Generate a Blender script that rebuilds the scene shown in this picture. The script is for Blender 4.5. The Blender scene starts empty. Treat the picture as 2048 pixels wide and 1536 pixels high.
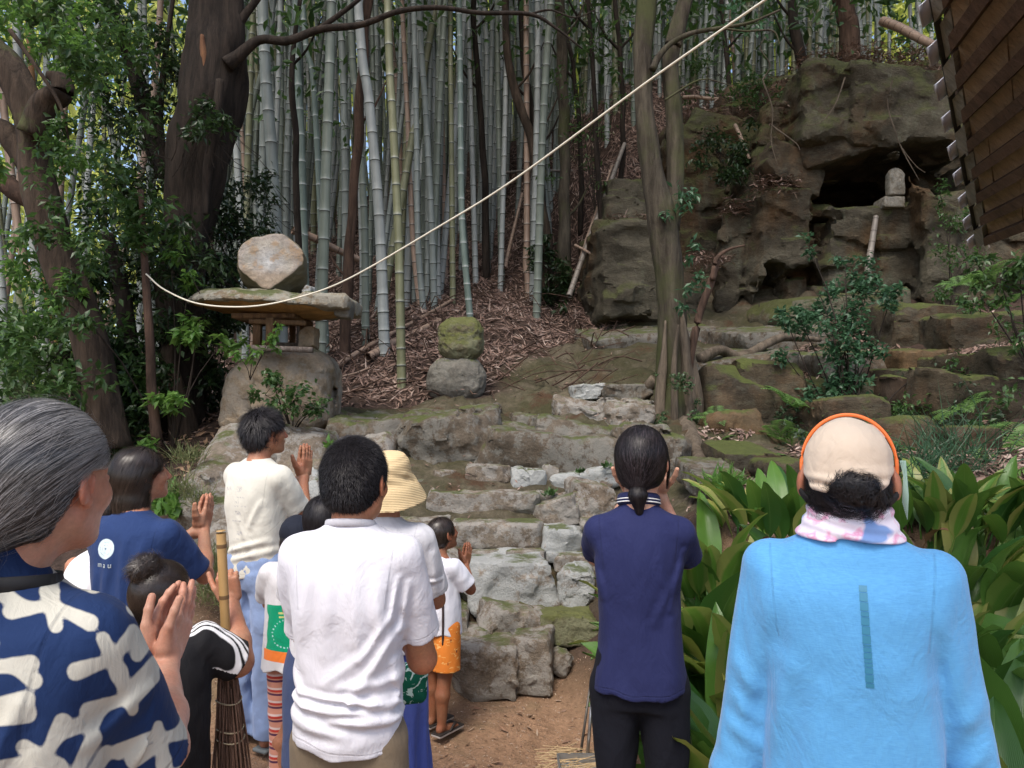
import bpy, math, random
import numpy as np, time
_t0 = time.time()
from mathutils import Vector, Matrix
random.seed(7)
rng = np.random.default_rng(11)
R = math.radians
scene = bpy.context.scene
col = scene.collection
# ------------------------------------------------------------ camera
CAMZ, FPX = 1.65, 1500.0
PITCH = math.atan(62/FPX)
cam_d = bpy.data.cameras.new('camera'); cam = bpy.data.objects.new('camera', cam_d); col.objects.link(cam)
cam.location = (0, 0, CAMZ); cam.rotation_euler = (math.pi/2+PITCH, 0, 0)
cam_d.sensor_width = 36; cam_d.lens = 36*FPX/2048; cam_d.clip_start = .05; cam_d.clip_end = 2000
scene.camera = cam
# ------------------------------------------------------------ daylight through broken cloud
w = bpy.data.worlds.new('World'); scene.world = w; w.use_nodes = True
nt = w.node_tree; bg = nt.nodes['Background']
sky = nt.nodes.new('ShaderNodeTexSky'); sky.sky_type = 'NISHITA'; sky.sun_disc = False
SUN_EL, SUN_ROT = 58, 200
sky.sun_elevation = R(SUN_EL); sky.sun_rotation = R(SUN_ROT); sky.dust_density = 3.0; sky.air_density = 1.0; sky.ozone_density = .4
nt.links.new(sky.outputs[0], bg.inputs[0]); bg.inputs[1].default_value = .15
sd = bpy.data.lights.new('sun', 'SUN'); sd.energy = 1.5; sd.angle = R(22); sd.color = (1, .95, .87)
sun = bpy.data.objects.new('sun', sd); col.objects.link(sun)
# sun stands behind and to the left of the photographer
_az = R(SUN_ROT); _d = Vector((math.sin(_az)*math.cos(R(SUN_EL)), math.cos(_az)*math.cos(R(SUN_EL)), math.sin(R(SUN_EL))))
sun.rotation_euler = _d.to_track_quat('Z', 'Y').to_euler()
scene.view_settings.view_transform = 'Standard'; scene.view_settings.look = 'None'
scene.view_settings.exposure = 0.88; scene.view_settings.gamma = 1
scene.view_settings.use_curve_mapping = False

def at(px, py, d):
    """photo pixel + distance ahead -> world point"""
    cx, cz = (px-1024)/FPX, (768-py)/FPX
    y = math.cos(PITCH)-cz*math.sin(PITCH); z = math.sin(PITCH)+cz*math.cos(PITCH)
    return np.array([cx/y*d, d, CAMZ+z/y*d])
# ------------------------------------------------------------ noise
_T = np.random.default_rng(3).random((64, 64, 64)).astype(np.float32)*2-1
def vnoise(P):
    P = np.asarray(P, np.float32); i = np.floor(P).astype(np.int64); f = P-i; f = f*f*(3-2*f); i &= 63; j = (i+1) & 63
    x0, y0, z0 = i.T; x1, y1, z1 = j.T; fx, fy, fz = f.T
    a = _T[x0, y0, z0]*(1-fx)+_T[x1, y0, z0]*fx; b = _T[x0, y1, z0]*(1-fx)+_T[x1, y1, z0]*fx
    c = _T[x0, y0, z1]*(1-fx)+_T[x1, y0, z1]*fx; d = _T[x0, y1, z1]*(1-fx)+_T[x1, y1, z1]*fx
    return (a*(1-fy)+b*fy)*(1-fz)+(c*(1-fy)+d*fy)*fz
def fbm(P, o=3):
    P = np.asarray(P, np.float32); s = 0; a = 1.0
    for k in range(o): s = s+a*vnoise(P*(2.03**k)+k*17.3); a *= .5
    return s
def facets(P, size, seed=0):
    """fractured-rock relief: every cell is a flat face with its own tilt"""
    Q = np.asarray(P, np.float32)/np.array(size, np.float32)+seed*7.3; b = np.floor(Q).astype(np.int64); best = np.full(len(Q), 9e9, np.float32); val = np.zeros(len(Q), np.float32)
    for dx in (-1, 0, 1):
        for dy in (-1, 0, 1):
            for dz in (-1, 0, 1):
                c = b+np.array([dx, dy, dz]); r = [_T[(c[:, 0]+k*13) & 63, (c[:, 1]+k*29) & 63, (c[:, 2]+k*41) & 63] for k in range(7)]
                L = Q-(c+.5+.42*np.stack(r[:3], 1)); d = (L*L).sum(1); m = d < best; best[m] = d[m]; val[m] = (.55*r[3]+1.3*(L[:, 0]*r[4]+L[:, 1]*r[5]+L[:, 2]*r[6]))[m]
    return val
# ------------------------------------------------------------ mesh making
def mesh(name, V, F, smooth=True, attrs=None, mats=None, midx=None, sharp=0):
    V = np.asarray(V, np.float32).reshape(-1, 3); me = bpy.data.meshes.new(name)
    me.vertices.add(len(V)); me.vertices.foreach_set('co', V.ravel())
    if isinstance(F, np.ndarray):
        n, k = F.shape
        me.loops.add(n*k); me.loops.foreach_set('vertex_index', F.astype(np.int32).ravel())
        me.polygons.add(n); me.polygons.foreach_set('loop_start', np.arange(n, dtype=np.int32)*k)
    else:
        ls = np.array([len(f) for f in F], np.int32)
        me.loops.add(int(ls.sum())); me.loops.foreach_set('vertex_index', np.array([i for f in F for i in f], np.int32))
        me.polygons.add(len(F)); me.polygons.foreach_set('loop_start', np.concatenate([[0], np.cumsum(ls)[:-1]]).astype(np.int32)); n = len(F)
    if midx is not None: me.polygons.foreach_set('material_index', np.asarray(midx, np.int32))
    me.polygons.foreach_set('use_smooth', np.full(n, smooth))
    me.update(calc_edges=True)
    if sharp: me.set_sharp_from_angle(angle=R(sharp))
    for k, v in (attrs or {}).items():
        v = np.asarray(v, np.float32)
        if v.ndim == 1: a = me.attributes.new(k, 'FLOAT', 'POINT'); a.data.foreach_set('value', v)
        else: a = me.attributes.new(k, 'FLOAT_VECTOR', 'POINT'); a.data.foreach_set('vector', v.ravel())
    for m in (mats if isinstance(mats, (list, tuple)) else [mats] if mats else []): me.materials.append(m)
    return me
def link(name, me, parent=None, loc=None, rot=None):
    o = bpy.data.objects.new(name, me); col.objects.link(o)
    if parent is not None: o.parent = parent
    if loc is not None: o.location = loc
    if rot is not None: o.rotation_euler = rot
    return o
def tag(o, label=None, cat=None, group=None, kind=None):
    if label: o['label'] = label
    if cat: o['category'] = cat
    if group: o['group'] = group
    if kind: o['kind'] = kind
    return o
def empty(name, loc, label, cat, group=None, rz=0):
    o = bpy.data.objects.new(name, None); col.objects.link(o); o.location = loc; o.rotation_euler.z = rz; o.empty_display_size = .1
    return tag(o, label, cat, group)
def frame(T, up=(0, 0, 1)):
    T = T/np.maximum(np.linalg.norm(T, axis=-1, keepdims=True), 1e-9)
    U = np.broadcast_to(np.array(up, float), T.shape).copy()
    bad = np.abs((T*U).sum(-1)) > .97; U[bad] = (1, 0.1, 0)
    A = np.cross(T, U); A /= np.maximum(np.linalg.norm(A, axis=-1, keepdims=True), 1e-9)
    return T, A, np.cross(A, T)
def tube(pts, rad, n=8, flat=1.0, up=(0, 0, 1), rough=0, cap=True):
    pts = np.asarray(pts, float); rad = np.broadcast_to(np.asarray(rad, float), (len(pts),))
    T = np.gradient(pts, axis=0); T, A, B = frame(T, up)
    th = np.arange(n)/n*2*math.pi
    rr = rad[:, None]*np.ones(n)
    if rough: rr = rr*(1+rough*fbm(np.stack([pts[:, None, 0]*3+np.cos(th)*1.3, pts[:, None, 1]*3+np.sin(th)*1.3, pts[:, None, 2]*1.5+0*th], -1).reshape(-1, 3), 3).reshape(len(pts), n))
    V = pts[:, None, :]+rr[..., None]*(np.cos(th)[None, :, None]*A[:, None, :]+flat*np.sin(th)[None, :, None]*B[:, None, :])
    m = len(pts); i = np.arange(m-1)[:, None]*n; j = np.arange(n)[None]; j2 = (j+1) % n
    F = np.stack([i+j, i+j2, i+n+j2, i+n+j], -1).reshape(-1, 4)
    V = V.reshape(-1, 3)
    if cap:
        V = np.vstack([V, pts[:1], pts[-1:]]); c0, c1 = m*n, m*n+1
        j = np.arange(n); j2 = (j+1) % n; b = (m-1)*n
        F = np.vstack([F, np.stack([np.full(n, c0), j2, j, j], -1)[:, [0, 1, 2, 2]], np.stack([np.full(n, c1), b+j, b+j2, b+j2], -1)])
        F = [tuple(f) if f[2] != f[3] else (f[0], f[1], f[2]) for f in F.tolist()]
    return V, (F if isinstance(F, list) else F.tolist())
class MB:
    def __init__(s): s.V = []; s.F = []; s.M = []; s.n = 0
    def add(s, V, F, m=0):
        V = np.asarray(V); s.V.append(V); s.F += [tuple(int(i)+s.n for i in f) for f in (F.tolist() if isinstance(F, np.ndarray) else F)]; s.M += [m]*len(F); s.n += len(V); return s
    def box(s, c, h, rz=0, M=None, m=0, bev=0):
        c = np.asarray(c, float); h = np.asarray(h, float)
        P = np.array([(x, y, z) for z in (-1, 1) for y in (-1, 1) for x in (-1, 1)], float)*h
        if M is None:
            a = math.cos(rz), math.sin(rz); M = np.array([[a[0], -a[1], 0], [a[1], a[0], 0], [0, 0, 1]])
        return s.add(P@np.asarray(M).T+c, [(0, 2, 3, 1), (4, 5, 7, 6), (0, 1, 5, 4), (2, 6, 7, 3), (0, 4, 6, 2), (1, 3, 7, 5)], m)
    def tube(s, *a, m=0, **k): V, F = tube(*a, **k); return s.add(V, F, m)
    def build(s, name, mats, parent=None, smooth=True, loc=None, attrs=None):
        V = np.vstack(s.V)
        if loc is not None: V = V-np.asarray(loc)
        return link(name, mesh(name, V, s.F, smooth, attrs, mats, s.M), parent, loc)
def spline(pts, n=24):
    """Catmull-Rom through pts"""
    P = np.asarray(pts, float); P = np.vstack([2*P[0]-P[1], P, 2*P[-1]-P[-2]]); k = len(P)-3
    t = np.linspace(0, k-1e-6, n); i = t.astype(int); f = (t-i)[:, None]
    a, b, c, d = P[i], P[i+1], P[i+2], P[i+3]
    return .5*(2*b+(c-a)*f+(2*a-5*b+4*c-d)*f**2+(3*b-a-3*c+d)*f**3)
# ------------------------------------------------------------ signed distance shapes
def smin(a, b, k):
    if k <= 0: return np.minimum(a, b)
    h = np.clip(.5+.5*(b-a)/k, 0, 1); return b*(1-h)+a*h-k*h*(1-h)
def s_cap(a, b, ra, rb, flat=None):
    a = np.array(a, float); b = np.array(b, float); ba = b-a; L = max(ba@ba, 1e-9)
    def f(P):
        h = np.clip((P-a)@ba/L, 0, 1); return np.linalg.norm(P-a-h[:, None]*ba, axis=1)-(ra+(rb-ra)*h)
    r = max(ra, rb); return f, np.minimum(a, b)-r, np.maximum(a, b)+r
def s_sleeve(a, b, ra, rb, q=1.0, ax=(0, 1, 0)):
    """cone with a flat open end at b; q squeezes along ax"""
    a = np.array(a, float); b = np.array(b, float); ba = b-a; L = np.linalg.norm(ba); u = ba/L; ax = np.array(ax, float)
    ax = ax-(ax@u)*u; ax /= np.linalg.norm(ax)
    def f(P):
        t = (P-a)@u; h = np.clip(t/L, 0, 1); D = P-a-(h*L)[:, None]*u
        D = D+(D@ax*(1/q-1))[:, None]*ax
        return np.maximum(np.linalg.norm(D, axis=1)-(ra+(rb-ra)*h), t-L)
    r = max(ra, rb)*1.1; return f, np.minimum(a, b)-r, np.maximum(a, b)+r
def s_ell(c, r, M=None):
    c = np.array(c, float); r = np.array(r, float)
    def f(P):
        Q = P-c
        if M is not None: Q = Q@M
        k0 = np.linalg.norm(Q/r, axis=1); k1 = np.linalg.norm(Q/(r*r), axis=1); return k0*(k0-1)/np.maximum(k1, 1e-6)
    e = r if M is None else np.full(3, r.max()); return f, c-e, c+e
def s_loft(prof, n=2.4):
    """prof rows: z, cx, cy, rx, ry"""
    A0 = np.array(sorted(prof), float)
    if len(A0) > 3:      # smooth the profile
        zz = np.linspace(A0[0, 0], A0[-1, 0], 90); sl = np.gradient(A0, A0[:, 0], axis=0); k = np.clip(np.searchsorted(A0[:, 0], zz)-1, 0, len(A0)-2)
        h = (A0[k+1, 0]-A0[k, 0])[:, None]; t = ((zz-A0[k, 0])/h[:, 0])[:, None]; A = (2*t**3-3*t**2+1)*A0[k]+(t**3-2*t**2+t)*h*sl[k]+(-2*t**3+3*t**2)*A0[k+1]+(t**3-t**2)*h*sl[k+1]; A[:, 0] = zz; A[:, 3:] = np.maximum(A[:, 3:], .01)
    else: A = A0
    def f(P):
        z = P[:, 2]; g = [np.interp(z, A[:, 0], A[:, i]) for i in range(1, 5)]
        x = np.abs((P[:, 0]-g[0])/g[2]); y = np.abs((P[:, 1]-g[1])/g[3])
        k = (x**n+y**n)**(1/n); rr = np.hypot(P[:, 0]-g[0], P[:, 1]-g[1])
        dl = np.where(k > 1e-4, rr*(1-1/np.maximum(k, 1e-4)), -np.minimum(g[2], g[3]))
        return np.maximum(dl, np.maximum(A[0, 0]-z, z-A[-1, 0]))
    mx = np.max(np.abs(A[:, 1])+A[:, 3]); my = np.max(np.abs(A[:, 2])+A[:, 4])
    return f, np.array([-mx, -my, A[0, 0]]), np.array([mx, my, A[-1, 0]])
def s_box(c, h, M=None, r=.01):
    c = np.array(c, float); h = np.array(h, float)
    def f(P):
        Q = P-c
        if M is not None: Q = Q@M
        q = np.abs(Q)-h+r; return np.linalg.norm(np.maximum(q, 0), axis=1)+np.minimum(q.max(1), 0)-r
    e = h if M is None else np.full(3, np.linalg.norm(h)); return f, c-e, c+e
def rotz(a): c, s = math.cos(a), math.sin(a); return np.array([[c, -s, 0], [s, c, 0], [0, 0, 1.]])
def rotx(a): c, s = math.cos(a), math.sin(a); return np.array([[1., 0, 0], [0, c, -s], [0, s, c]])
def roty(a): c, s = math.cos(a), math.sin(a); return np.array([[c, 0, s], [0, 1., 0], [-s, 0, c]])
class SDF:
    """a list of shapes; each is (f, lo, hi), blended by k; op u / s (cut away) / i (keep inside)"""
    def __init__(s): s.L = []; s.disp = None; s.dband = .03
    def add(s, shp, k=.02, op='u', X=None):
        f, lo, hi = shp
        if X is not None:                     # X = (M, t): local -> parent
            M, t = X; g = f; f = lambda P, g=g, M=M, t=t: g((P-t)@M)
            C = np.array([(a, b, c) for a in (lo[0], hi[0]) for b in (lo[1], hi[1]) for c in (lo[2], hi[2])])@M.T+t
            lo, hi = C.min(0), C.max(0)
        s.L.append((f, lo, hi, k, op)); return s
    def cut(s, f, k=.005): s.L.append((f, None, None, k, 's')); return s
    def ev(s, P):
        d = np.full(len(P), 9.0)
        for f, lo, hi, k, op in s.L:
            if op == 'u': d = smin(d, f(P), k)
            elif op == 's': d = -smin(-d, f(P), k)
            else: d = -smin(-d, -f(P), k)
        if s.disp is not None: d = d+s.disp(P)
        return d
    def grad(s, P, h=.003):
        g = np.stack([s.ev(P+np.eye(3)[i]*h)-s.ev(P-np.eye(3)[i]*h) for i in range(3)], 1)
        return g/np.maximum(np.linalg.norm(g, axis=1, keepdims=True), 1e-9)
    def bounds(s):
        L = [(lo, hi) for f, lo, hi, k, op in s.L if op == 'u']
        return np.min([a for a, b in L], 0), np.max([b for a, b in L], 0)
    def grid(s, lo, hi, res, holes=()):
        lo = np.asarray(lo, float); n = np.ceil((np.asarray(hi)-lo)/res).astype(int)+1
        ax = [lo[i]+np.arange(n[i])*res for i in range(3)]
        D = np.full(tuple(n), 1.0, np.float32)
        for f, a, b, k, op in s.L:
            if a is None: i0 = np.zeros(3, int); i1 = n
            else:
                pad = k+res*2.5
                i0 = np.clip(np.floor((a-pad-lo)/res).astype(int), 0, n); i1 = np.clip(np.ceil((b+pad-lo)/res).astype(int)+1, 0, n)
            if (i1 <= i0).any(): continue
            sl = tuple(slice(i0[i], i1[i]) for i in range(3)); sub = D[sl]
            m = slice(None) if op == 'u' else (sub < .06+k)
            G = np.stack(np.meshgrid(*[ax[i][i0[i]:i1[i]] for i in range(3)], indexing='ij'), -1)
            if op == 'u':
                D[sl] = smin(sub, f(G.reshape(-1, 3)).reshape(sub.shape), k)
            else:
                if not m.any(): continue
                v = f(G[m]); v = v if op == 's' else -v; sub[m] = -smin(-sub[m], v, k)
        if s.disp is not None:
            m = np.abs(D) < s.dband; idx = np.argwhere(m)
            if len(idx): D[m] += s.disp(lo+idx*res)
        return nets(D, lo, res, holes)
def nets(D, lo, res, holes=()):
    """naive surface nets"""
    S = D < 0; n = D.shape
    c = sum(S[i:n[0]-1+i, j:n[1]-1+j, k:n[2]-1+k].astype(np.int8) for i in (0, 1) for j in (0, 1) for k in (0, 1))
    act = (c > 0) & (c < 8); idx = np.argwhere(act)
    if len(idx) == 0: return np.zeros((0, 3)), np.zeros((0, 4), int)
    if holes:
        C = lo+(idx+.5)*res; keep = np.ones(len(idx), bool)
        for a, b in holes: keep &= ~((C > a).all(1) & (C < b).all(1))
        act2 = np.zeros_like(act); act2[tuple(idx[keep].T)] = True; act = act2; idx = np.argwhere(act)
    vid = np.full(act.shape, -1, np.int64); vid[tuple(idx.T)] = np.arange(len(idx))
    acc = np.zeros((len(idx), 3)); cnt = np.zeros(len(idx))
    for a in range(3):
        o = [(i, j) for i in (0, 1) for j in (0, 1)]
        for u, v in o:
            off0 = np.zeros(3, int); oth = [x for x in range(3) if x != a]; off0[oth[0]] = u; off0[oth[1]] = v; off1 = off0.copy(); off1[a] = 1
            d0 = D[tuple((idx+off0).T)]; d1 = D[tuple((idx+off1).T)]; m = (d0 < 0) != (d1 < 0)
            t = d0[m]/(d0[m]-d1[m]); q = np.tile(off0.astype(float), (m.sum(), 1)); q[:, a] = t; acc[m] += q; cnt[m] += 1
    V = lo+(idx+acc/np.maximum(cnt, 1)[:, None])*res
    Fs = []
    for a in range(3):
        b, c2 = [(1, 2), (2, 0), (0, 1)][a]
        s0 = [slice(1, n[i]-1) for i in range(3)]; s1 = list(s0); s0[a] = slice(0, n[a]-1); s1[a] = slice(1, n[a])
        X = S[tuple(s0)] != S[tuple(s1)]; e = np.argwhere(X)
        if len(e) == 0: continue
        e = e+np.array([1 if i != a else 0 for i in range(3)])
        eb = np.eye(3, dtype=int)[b]; ec = np.eye(3, dtype=int)[c2]
        q = np.stack([vid[tuple((e-eb-ec).T)], vid[tuple((e-ec).T)], vid[tuple(e.T)], vid[tuple((e-eb).T)]], 1)
        ok = (q >= 0).all(1); fl = ~S[tuple(e.T)]; q[fl] = q[fl][:, ::-1]; Fs.append(q[ok])
    return V, np.vstack(Fs)
def noisedisp(scale, amp, o=3, off=0):
    sc = np.array(scale if hasattr(scale, '__len__') else (scale,)*3, float)
    return lambda P: amp*fbm(P*sc+off, o)
# ------------------------------------------------------------ materials
class NB:
    """small node builder"""
    def __init__(s, name, disp=False):
        s.m = bpy.data.materials.new(name); s.m.use_nodes = True; s.t = s.m.node_tree; s.b = s.t.nodes['Principled BSDF']
    def n(s, typ, **k):
        x = s.t.nodes.new('ShaderNode'+typ)
        for a, v in k.items(): setattr(x, a, v)
        return x
    def L(s, a, b): s.t.links.new(a, b); return b
    def put(s, sock, v):
        if isinstance(v, bpy.types.NodeSocket): s.L(v, sock)
        elif hasattr(v, '__len__'): sock.default_value = tuple(v) if len(v) == len(sock.default_value) else tuple(v)+(1,)
        else: sock.default_value = v
    def attr(s, name, vec=False):
        x = s.n('Attribute', attribute_name=name); return x.outputs['Vector' if vec else 'Fac']
    def pos(s, scale=(1, 1, 1), obj=False):
        g = s.n('TexCoord').outputs['Object'] if obj else s.n('NewGeometry').outputs['Position']
        m = s.n('Mapping'); s.L(g, m.inputs[0]); m.inputs['Scale'].default_value = scale if hasattr(scale, '__len__') else (scale,)*3; return m.outputs[0]
    def noise(s, sc, det=4, rough=.55, vec=None, dist=0):
        x = s.n('TexNoise'); x.inputs['Scale'].default_value = sc; x.inputs['Detail'].default_value = det; x.inputs['Roughness'].default_value = rough; x.inputs['Distortion'].default_value = dist
        s.L(vec if vec is not None else s.pos(), x.inputs['Vector']); return x.outputs['Fac']
    def vor(s, sc, feat='F1', vec=None, out='Distance'):
        x = s.n('TexVoronoi', feature=feat); x.inputs['Scale'].default_value = sc; s.L(vec if vec is not None else s.pos(), x.inputs['Vector']); return x.outputs[out]
    def ramp(s, f, stops, interp='LINEAR'):
        x = s.n('ValToRGB'); x.color_ramp.interpolation = interp; e = x.color_ramp.elements
        while len(e) < len(stops): e.new(.5)
        for a, (p, c) in zip(e, stops): a.position = p; a.color = tuple(c)+(1,) if hasattr(c, '__len__') else (c, c, c, 1)
        s.L(f, x.inputs[0]); return x.outputs[0]
    def mix(s, f, a, b, mode='MIX'):
        x = s.n('Mix', data_type='RGBA', blend_type=mode); s.put(x.inputs[0], f); s.put(x.inputs[6], a); s.put(x.inputs[7], b); return x.outputs[2]
    def math(s, op, a, b=0.0, c=None):
        x = s.n('Math', operation=op); s.put(x.inputs[0], a); s.put(x.inputs[1], b)
        if c is not None: s.put(x.inputs[2], c)
        return x.outputs[0]
    def bump(s, h, st=.3, dist=.01, prev=None):
        x = s.n('Bump'); x.inputs['Strength'].default_value = st; x.inputs['Distance'].default_value = dist; s.L(h, x.inputs['Height'])
        if prev is not None: s.L(prev, x.inputs['Normal'])
        return x.outputs[0]
    def normz(s):
        x = s.n('SeparateXYZ'); s.L(s.n('NewGeometry').outputs['Normal'], x.inputs[0]); return x.outputs[2]
    def done(s, colr, rough=.8, nor=None, spec=.5, **k):
        s.put(s.b.inputs['Base Color'], colr); s.put(s.b.inputs['Roughness'], rough); s.b.inputs['Specular IOR Level'].default_value = spec
        if nor is not None: s.L(nor, s.b.inputs['Normal'])
        for a, v in k.items(): s.put(s.b.inputs[a.replace('_', ' ')], v)
        return s.m
def m_rock(name, a=(.20, .17, .13), b=(.09, .075, .055), lich=.5, moss=.5, lcol=(.45, .44, .40), mcol=(.045, .055, .014), sc=1.0, stain=(.105, .065, .036), rust=.3, cracks=True, strat=1.0):
    q = NB(name); P = q.pos((sc, sc, sc*strat))
    n1 = q.noise(2.2, 8, .65, P); n2 = q.noise(9, 8, .7, P); n3 = q.noise(38, 6, .7, P); n4 = q.noise(1.1, 3, .5, P)
    c = q.mix(q.ramp(n1, [(.35, 0), (.65, 1)]), a, b)
    c = q.mix(q.math('MULTIPLY', q.ramp(q.noise(1.7, 5, .6, q.pos((sc, sc, sc*.6))), [(.5, 0), (.68, 1)]), rust), c, stain)
    c = q.mix(.6, c, q.ramp(n2, [(.3, .28), (.7, .75)]), 'OVERLAY')
    c = q.mix(.5, c, q.ramp(n3, [(.3, .3), (.7, .72)]), 'OVERLAY')
    lf = q.math('MULTIPLY', q.ramp(q.math('ADD', q.noise(7, 9, .75, P), q.math('MULTIPLY', n4, .35)), [(.73-.22*lich, 0), (.80-.2*lich, 1)]), min(1, lich*1.3))
    c = q.mix(lf, c, q.mix(n3, lcol, tuple(x*.6 for x in lcol)))
    mf = q.math('ADD', q.math('MULTIPLY', q.normz(), .35), q.noise(2.6, 7, .7, P))
    mf = q.ramp(mf, [(.86-.36*moss, 0), (.98-.36*moss, 1)])
    c = q.mix(q.math('MULTIPLY', mf, .9), c, q.mix(q.noise(16, 4), mcol, tuple(x*2.1 for x in mcol)))
    h = q.math('ADD', q.math('MULTIPLY', n2, .6), q.math('MULTIPLY', n3, .35))
    nb = q.bump(h, .9, .035)
    nb = q.bump(q.noise(110, 4, .7, P), .5, .004, nb)
    if cracks:
        v = q.ramp(q.vor(1.6, 'DISTANCE_TO_EDGE', q.mix(.25, P, q.n('TexNoise').outputs[1])), [(0, 0), (.035, 1)])
        c = q.mix(q.math('MULTIPLY', q.math('SUBTRACT', 1.0, v), .55), c, (.02, .016, .012)); nb = q.bump(v, .6, .02, nb)
    return q.done(c, .9, nb, .25)
def m_leaf(name, c1, c2, trans=.35, rough=.42, bump=True, tip=None):
    q = NB(name); r = q.attr('rnd'); c = q.mix(r, c1, c2)
    if tip: c = q.mix(q.ramp(q.attr('rnd'), [(.9, 0), (.95, 1)]), c, tip)
    t = q.n('BsdfTranslucent'); q.put(t.inputs[0], q.mix(.5, c, tuple(min(1, x*2.0) for x in c2)))
    m = q.done(c, rough, None, .45); mx = q.n('MixShader'); mx.inputs[0].default_value = trans
    out = q.t.nodes['Material Output']; q.L(q.b.outputs[0], mx.inputs[1]); q.L(t.outputs[0], mx.inputs[2]); q.L(mx.outputs[0], out.inputs[0]); return m
def m_bark(name, a, b, moss=0, sc=1, mcol=(.06, .075, .025)):
    q = NB(name); P = q.pos((sc*14, sc*14, sc*2.2)); n = q.noise(1, 7, .7, P, .4); n2 = q.noise(3, 5, .6)
    c = q.mix(q.ramp(n, [(.38, 0), (.62, 1)]), b, a); c = q.mix(.5, c, q.ramp(n2, [(.3, .3), (.7, .7)]), 'OVERLAY')
    if moss:
        mf = q.ramp(q.noise(1.3, 6, .7), [(.62-.3*moss, 0), (.78-.3*moss, 1)]); c = q.mix(mf, c, q.mix(n, mcol, tuple(x*1.7 for x in mcol)))
    nb = q.bump(n, .9, .03); nb = q.bump(q.noise(60, 5, .7), .5, .006, nb); return q.done(c, .92, nb, .2)
def m_fabric(name, c, weave=900, rough=.85, pat=None, fuzz=.25, var=.06, melange=0, seam=False):
    """pat: list of (attribute, threshold, colour): where attribute < threshold the print shows"""
    q = NB(name); P = q.pos(1, True)
    n = q.noise(6, 4, .6, P); base = q.mix(q.math('MULTIPLY', n, var*2), c, tuple(x*.75 for x in c))
    for at_, th, pc in (pat or []):
        d = q.attr(at_); d = q.math('ADD', d, q.math('MULTIPLY', q.math('SUBTRACT', q.noise(60, 3, .6, P), .5), .0025))
        f = q.ramp(q.math('MULTIPLY_ADD', d, -160.0, .5+160*th), [(.25, 0), (.75, 1)]); base = q.mix(f, base, pc)
    if melange:
        base = q.mix(melange, base, q.ramp(q.noise(1, 3, .7, q.pos((60, 60, 700), True)), [(.3, .25), (.7, .8)]), 'SOFT_LIGHT')
    w = q.noise(weave, 2, .6, P); nb = q.bump(w, .3, .0006); nb = q.bump(q.noise(1, 4, .6, q.pos((34, 34, 16), True), .8), .38, .007, nb); nb = q.bump(q.noise(1, 3, .6, q.pos((11, 11, 6), True), 1.5), .32, .018, nb)
    if seam:
        sm = q.ramp(q.attr('seam'), [(.0, 1), (.0016, .8), (.0030, 0)]); base = q.mix(q.math('MULTIPLY', sm, .32), base, tuple(x*.35 for x in c)); nb = q.bump(q.ramp(q.attr('seam'), [(0, 0), (.003, 1), (.008, .8), (.02, .6)]), .5, .002, nb)
    return q.done(base, rough, nb, .2, Sheen_Weight=fuzz*min(1, max(c)*1.6), Sheen_Roughness=.5)
def m_skin(name, c, sss=.08):
    q = NB(name); P = q.pos(1, True)
    n = q.noise(14, 5, .6, P); c2 = (min(1, c[0]*1.04), c[1]*.80, c[2]*.74)
    b = q.mix(q.ramp(n, [(.35, 0), (.7, 1)]), c, c2); b = q.mix(.42, b, q.ramp(q.noise(120, 4, .7, P), [(.3, .35), (.7, .65)]), 'OVERLAY')
    if sss:
        r = q.attr('red'); b = q.mix(q.math('MULTIPLY', r, .5), b, (c[0]*1.05, c[1]*.55, c[2]*.5))
    nb = q.bump(q.noise(320, 3, .6, P), .18, .0009); nb = q.bump(q.noise(50, 3, .6, P), .12, .003, nb)
    return q.done(b, .5, nb, .4, Subsurface_Weight=sss, Subsurface_Radius=(.012, .004, .002), Subsurface_Scale=1.0)
def m_hair(name, c1, c2, rough=.33, spec=.6):
    q = NB(name); c = q.mix(q.attr('rnd'), c1, c2); return q.done(c, rough, None, spec, Anisotropic=.5)
def m_plain(name, c, rough=.5, metal=0, nscale=12, var=.3, bump=.1, spec=.5):
    q = NB(name); P = q.pos(1, True); n = q.noise(nscale, 5, .65, P)
    return q.done(q.mix(q.math('MULTIPLY', n, var), c, tuple(x*.5 for x in c)), q.math('MULTIPLY_ADD', n, .25, rough-.12), q.bump(n, bump, .005), spec, Metallic=metal)
def m_bamboo(name, c, c2, dark=(.04, .045, .035)):
    """node: distance along the culm to the nearest joint, in metres"""
    q = NB(name); P = q.pos((22, 22, 1.4)); n = q.noise(1, 5, .6, P); r = q.n('ObjectInfo').outputs['Random']
    b = q.mix(q.ramp(n, [(.3, 0), (.7, 1)]), c, c2); b = q.mix(q.math('MULTIPLY', q.ramp(q.noise(1.2, 4, .6), [(.45, 0), (.7, 1)]), .5), b, tuple(x*.6 for x in c2))
    d = q.attr('node')
    b = q.mix(q.ramp(d, [(.004, .5), (.02, .25), (.05, 0)]), b, (.34, .36, .35))
    b = q.mix(q.ramp(q.attr('ring'), [(.35, 0), (.6, 1)]), b, dark)
    return q.done(b, q.math('MULTIPLY_ADD', n, .3, .35), q.bump(n, .15, .004), .4)
def m_litter(name, cols, rough=.8):
    q = NB(name); st = [(i/(len(cols)-1), c) for i, c in enumerate(cols)]
    c = q.ramp(q.attr('rnd'), st); return q.done(c, rough, q.bump(q.noise(140, 3, .6), .3, .003), .3)
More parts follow.
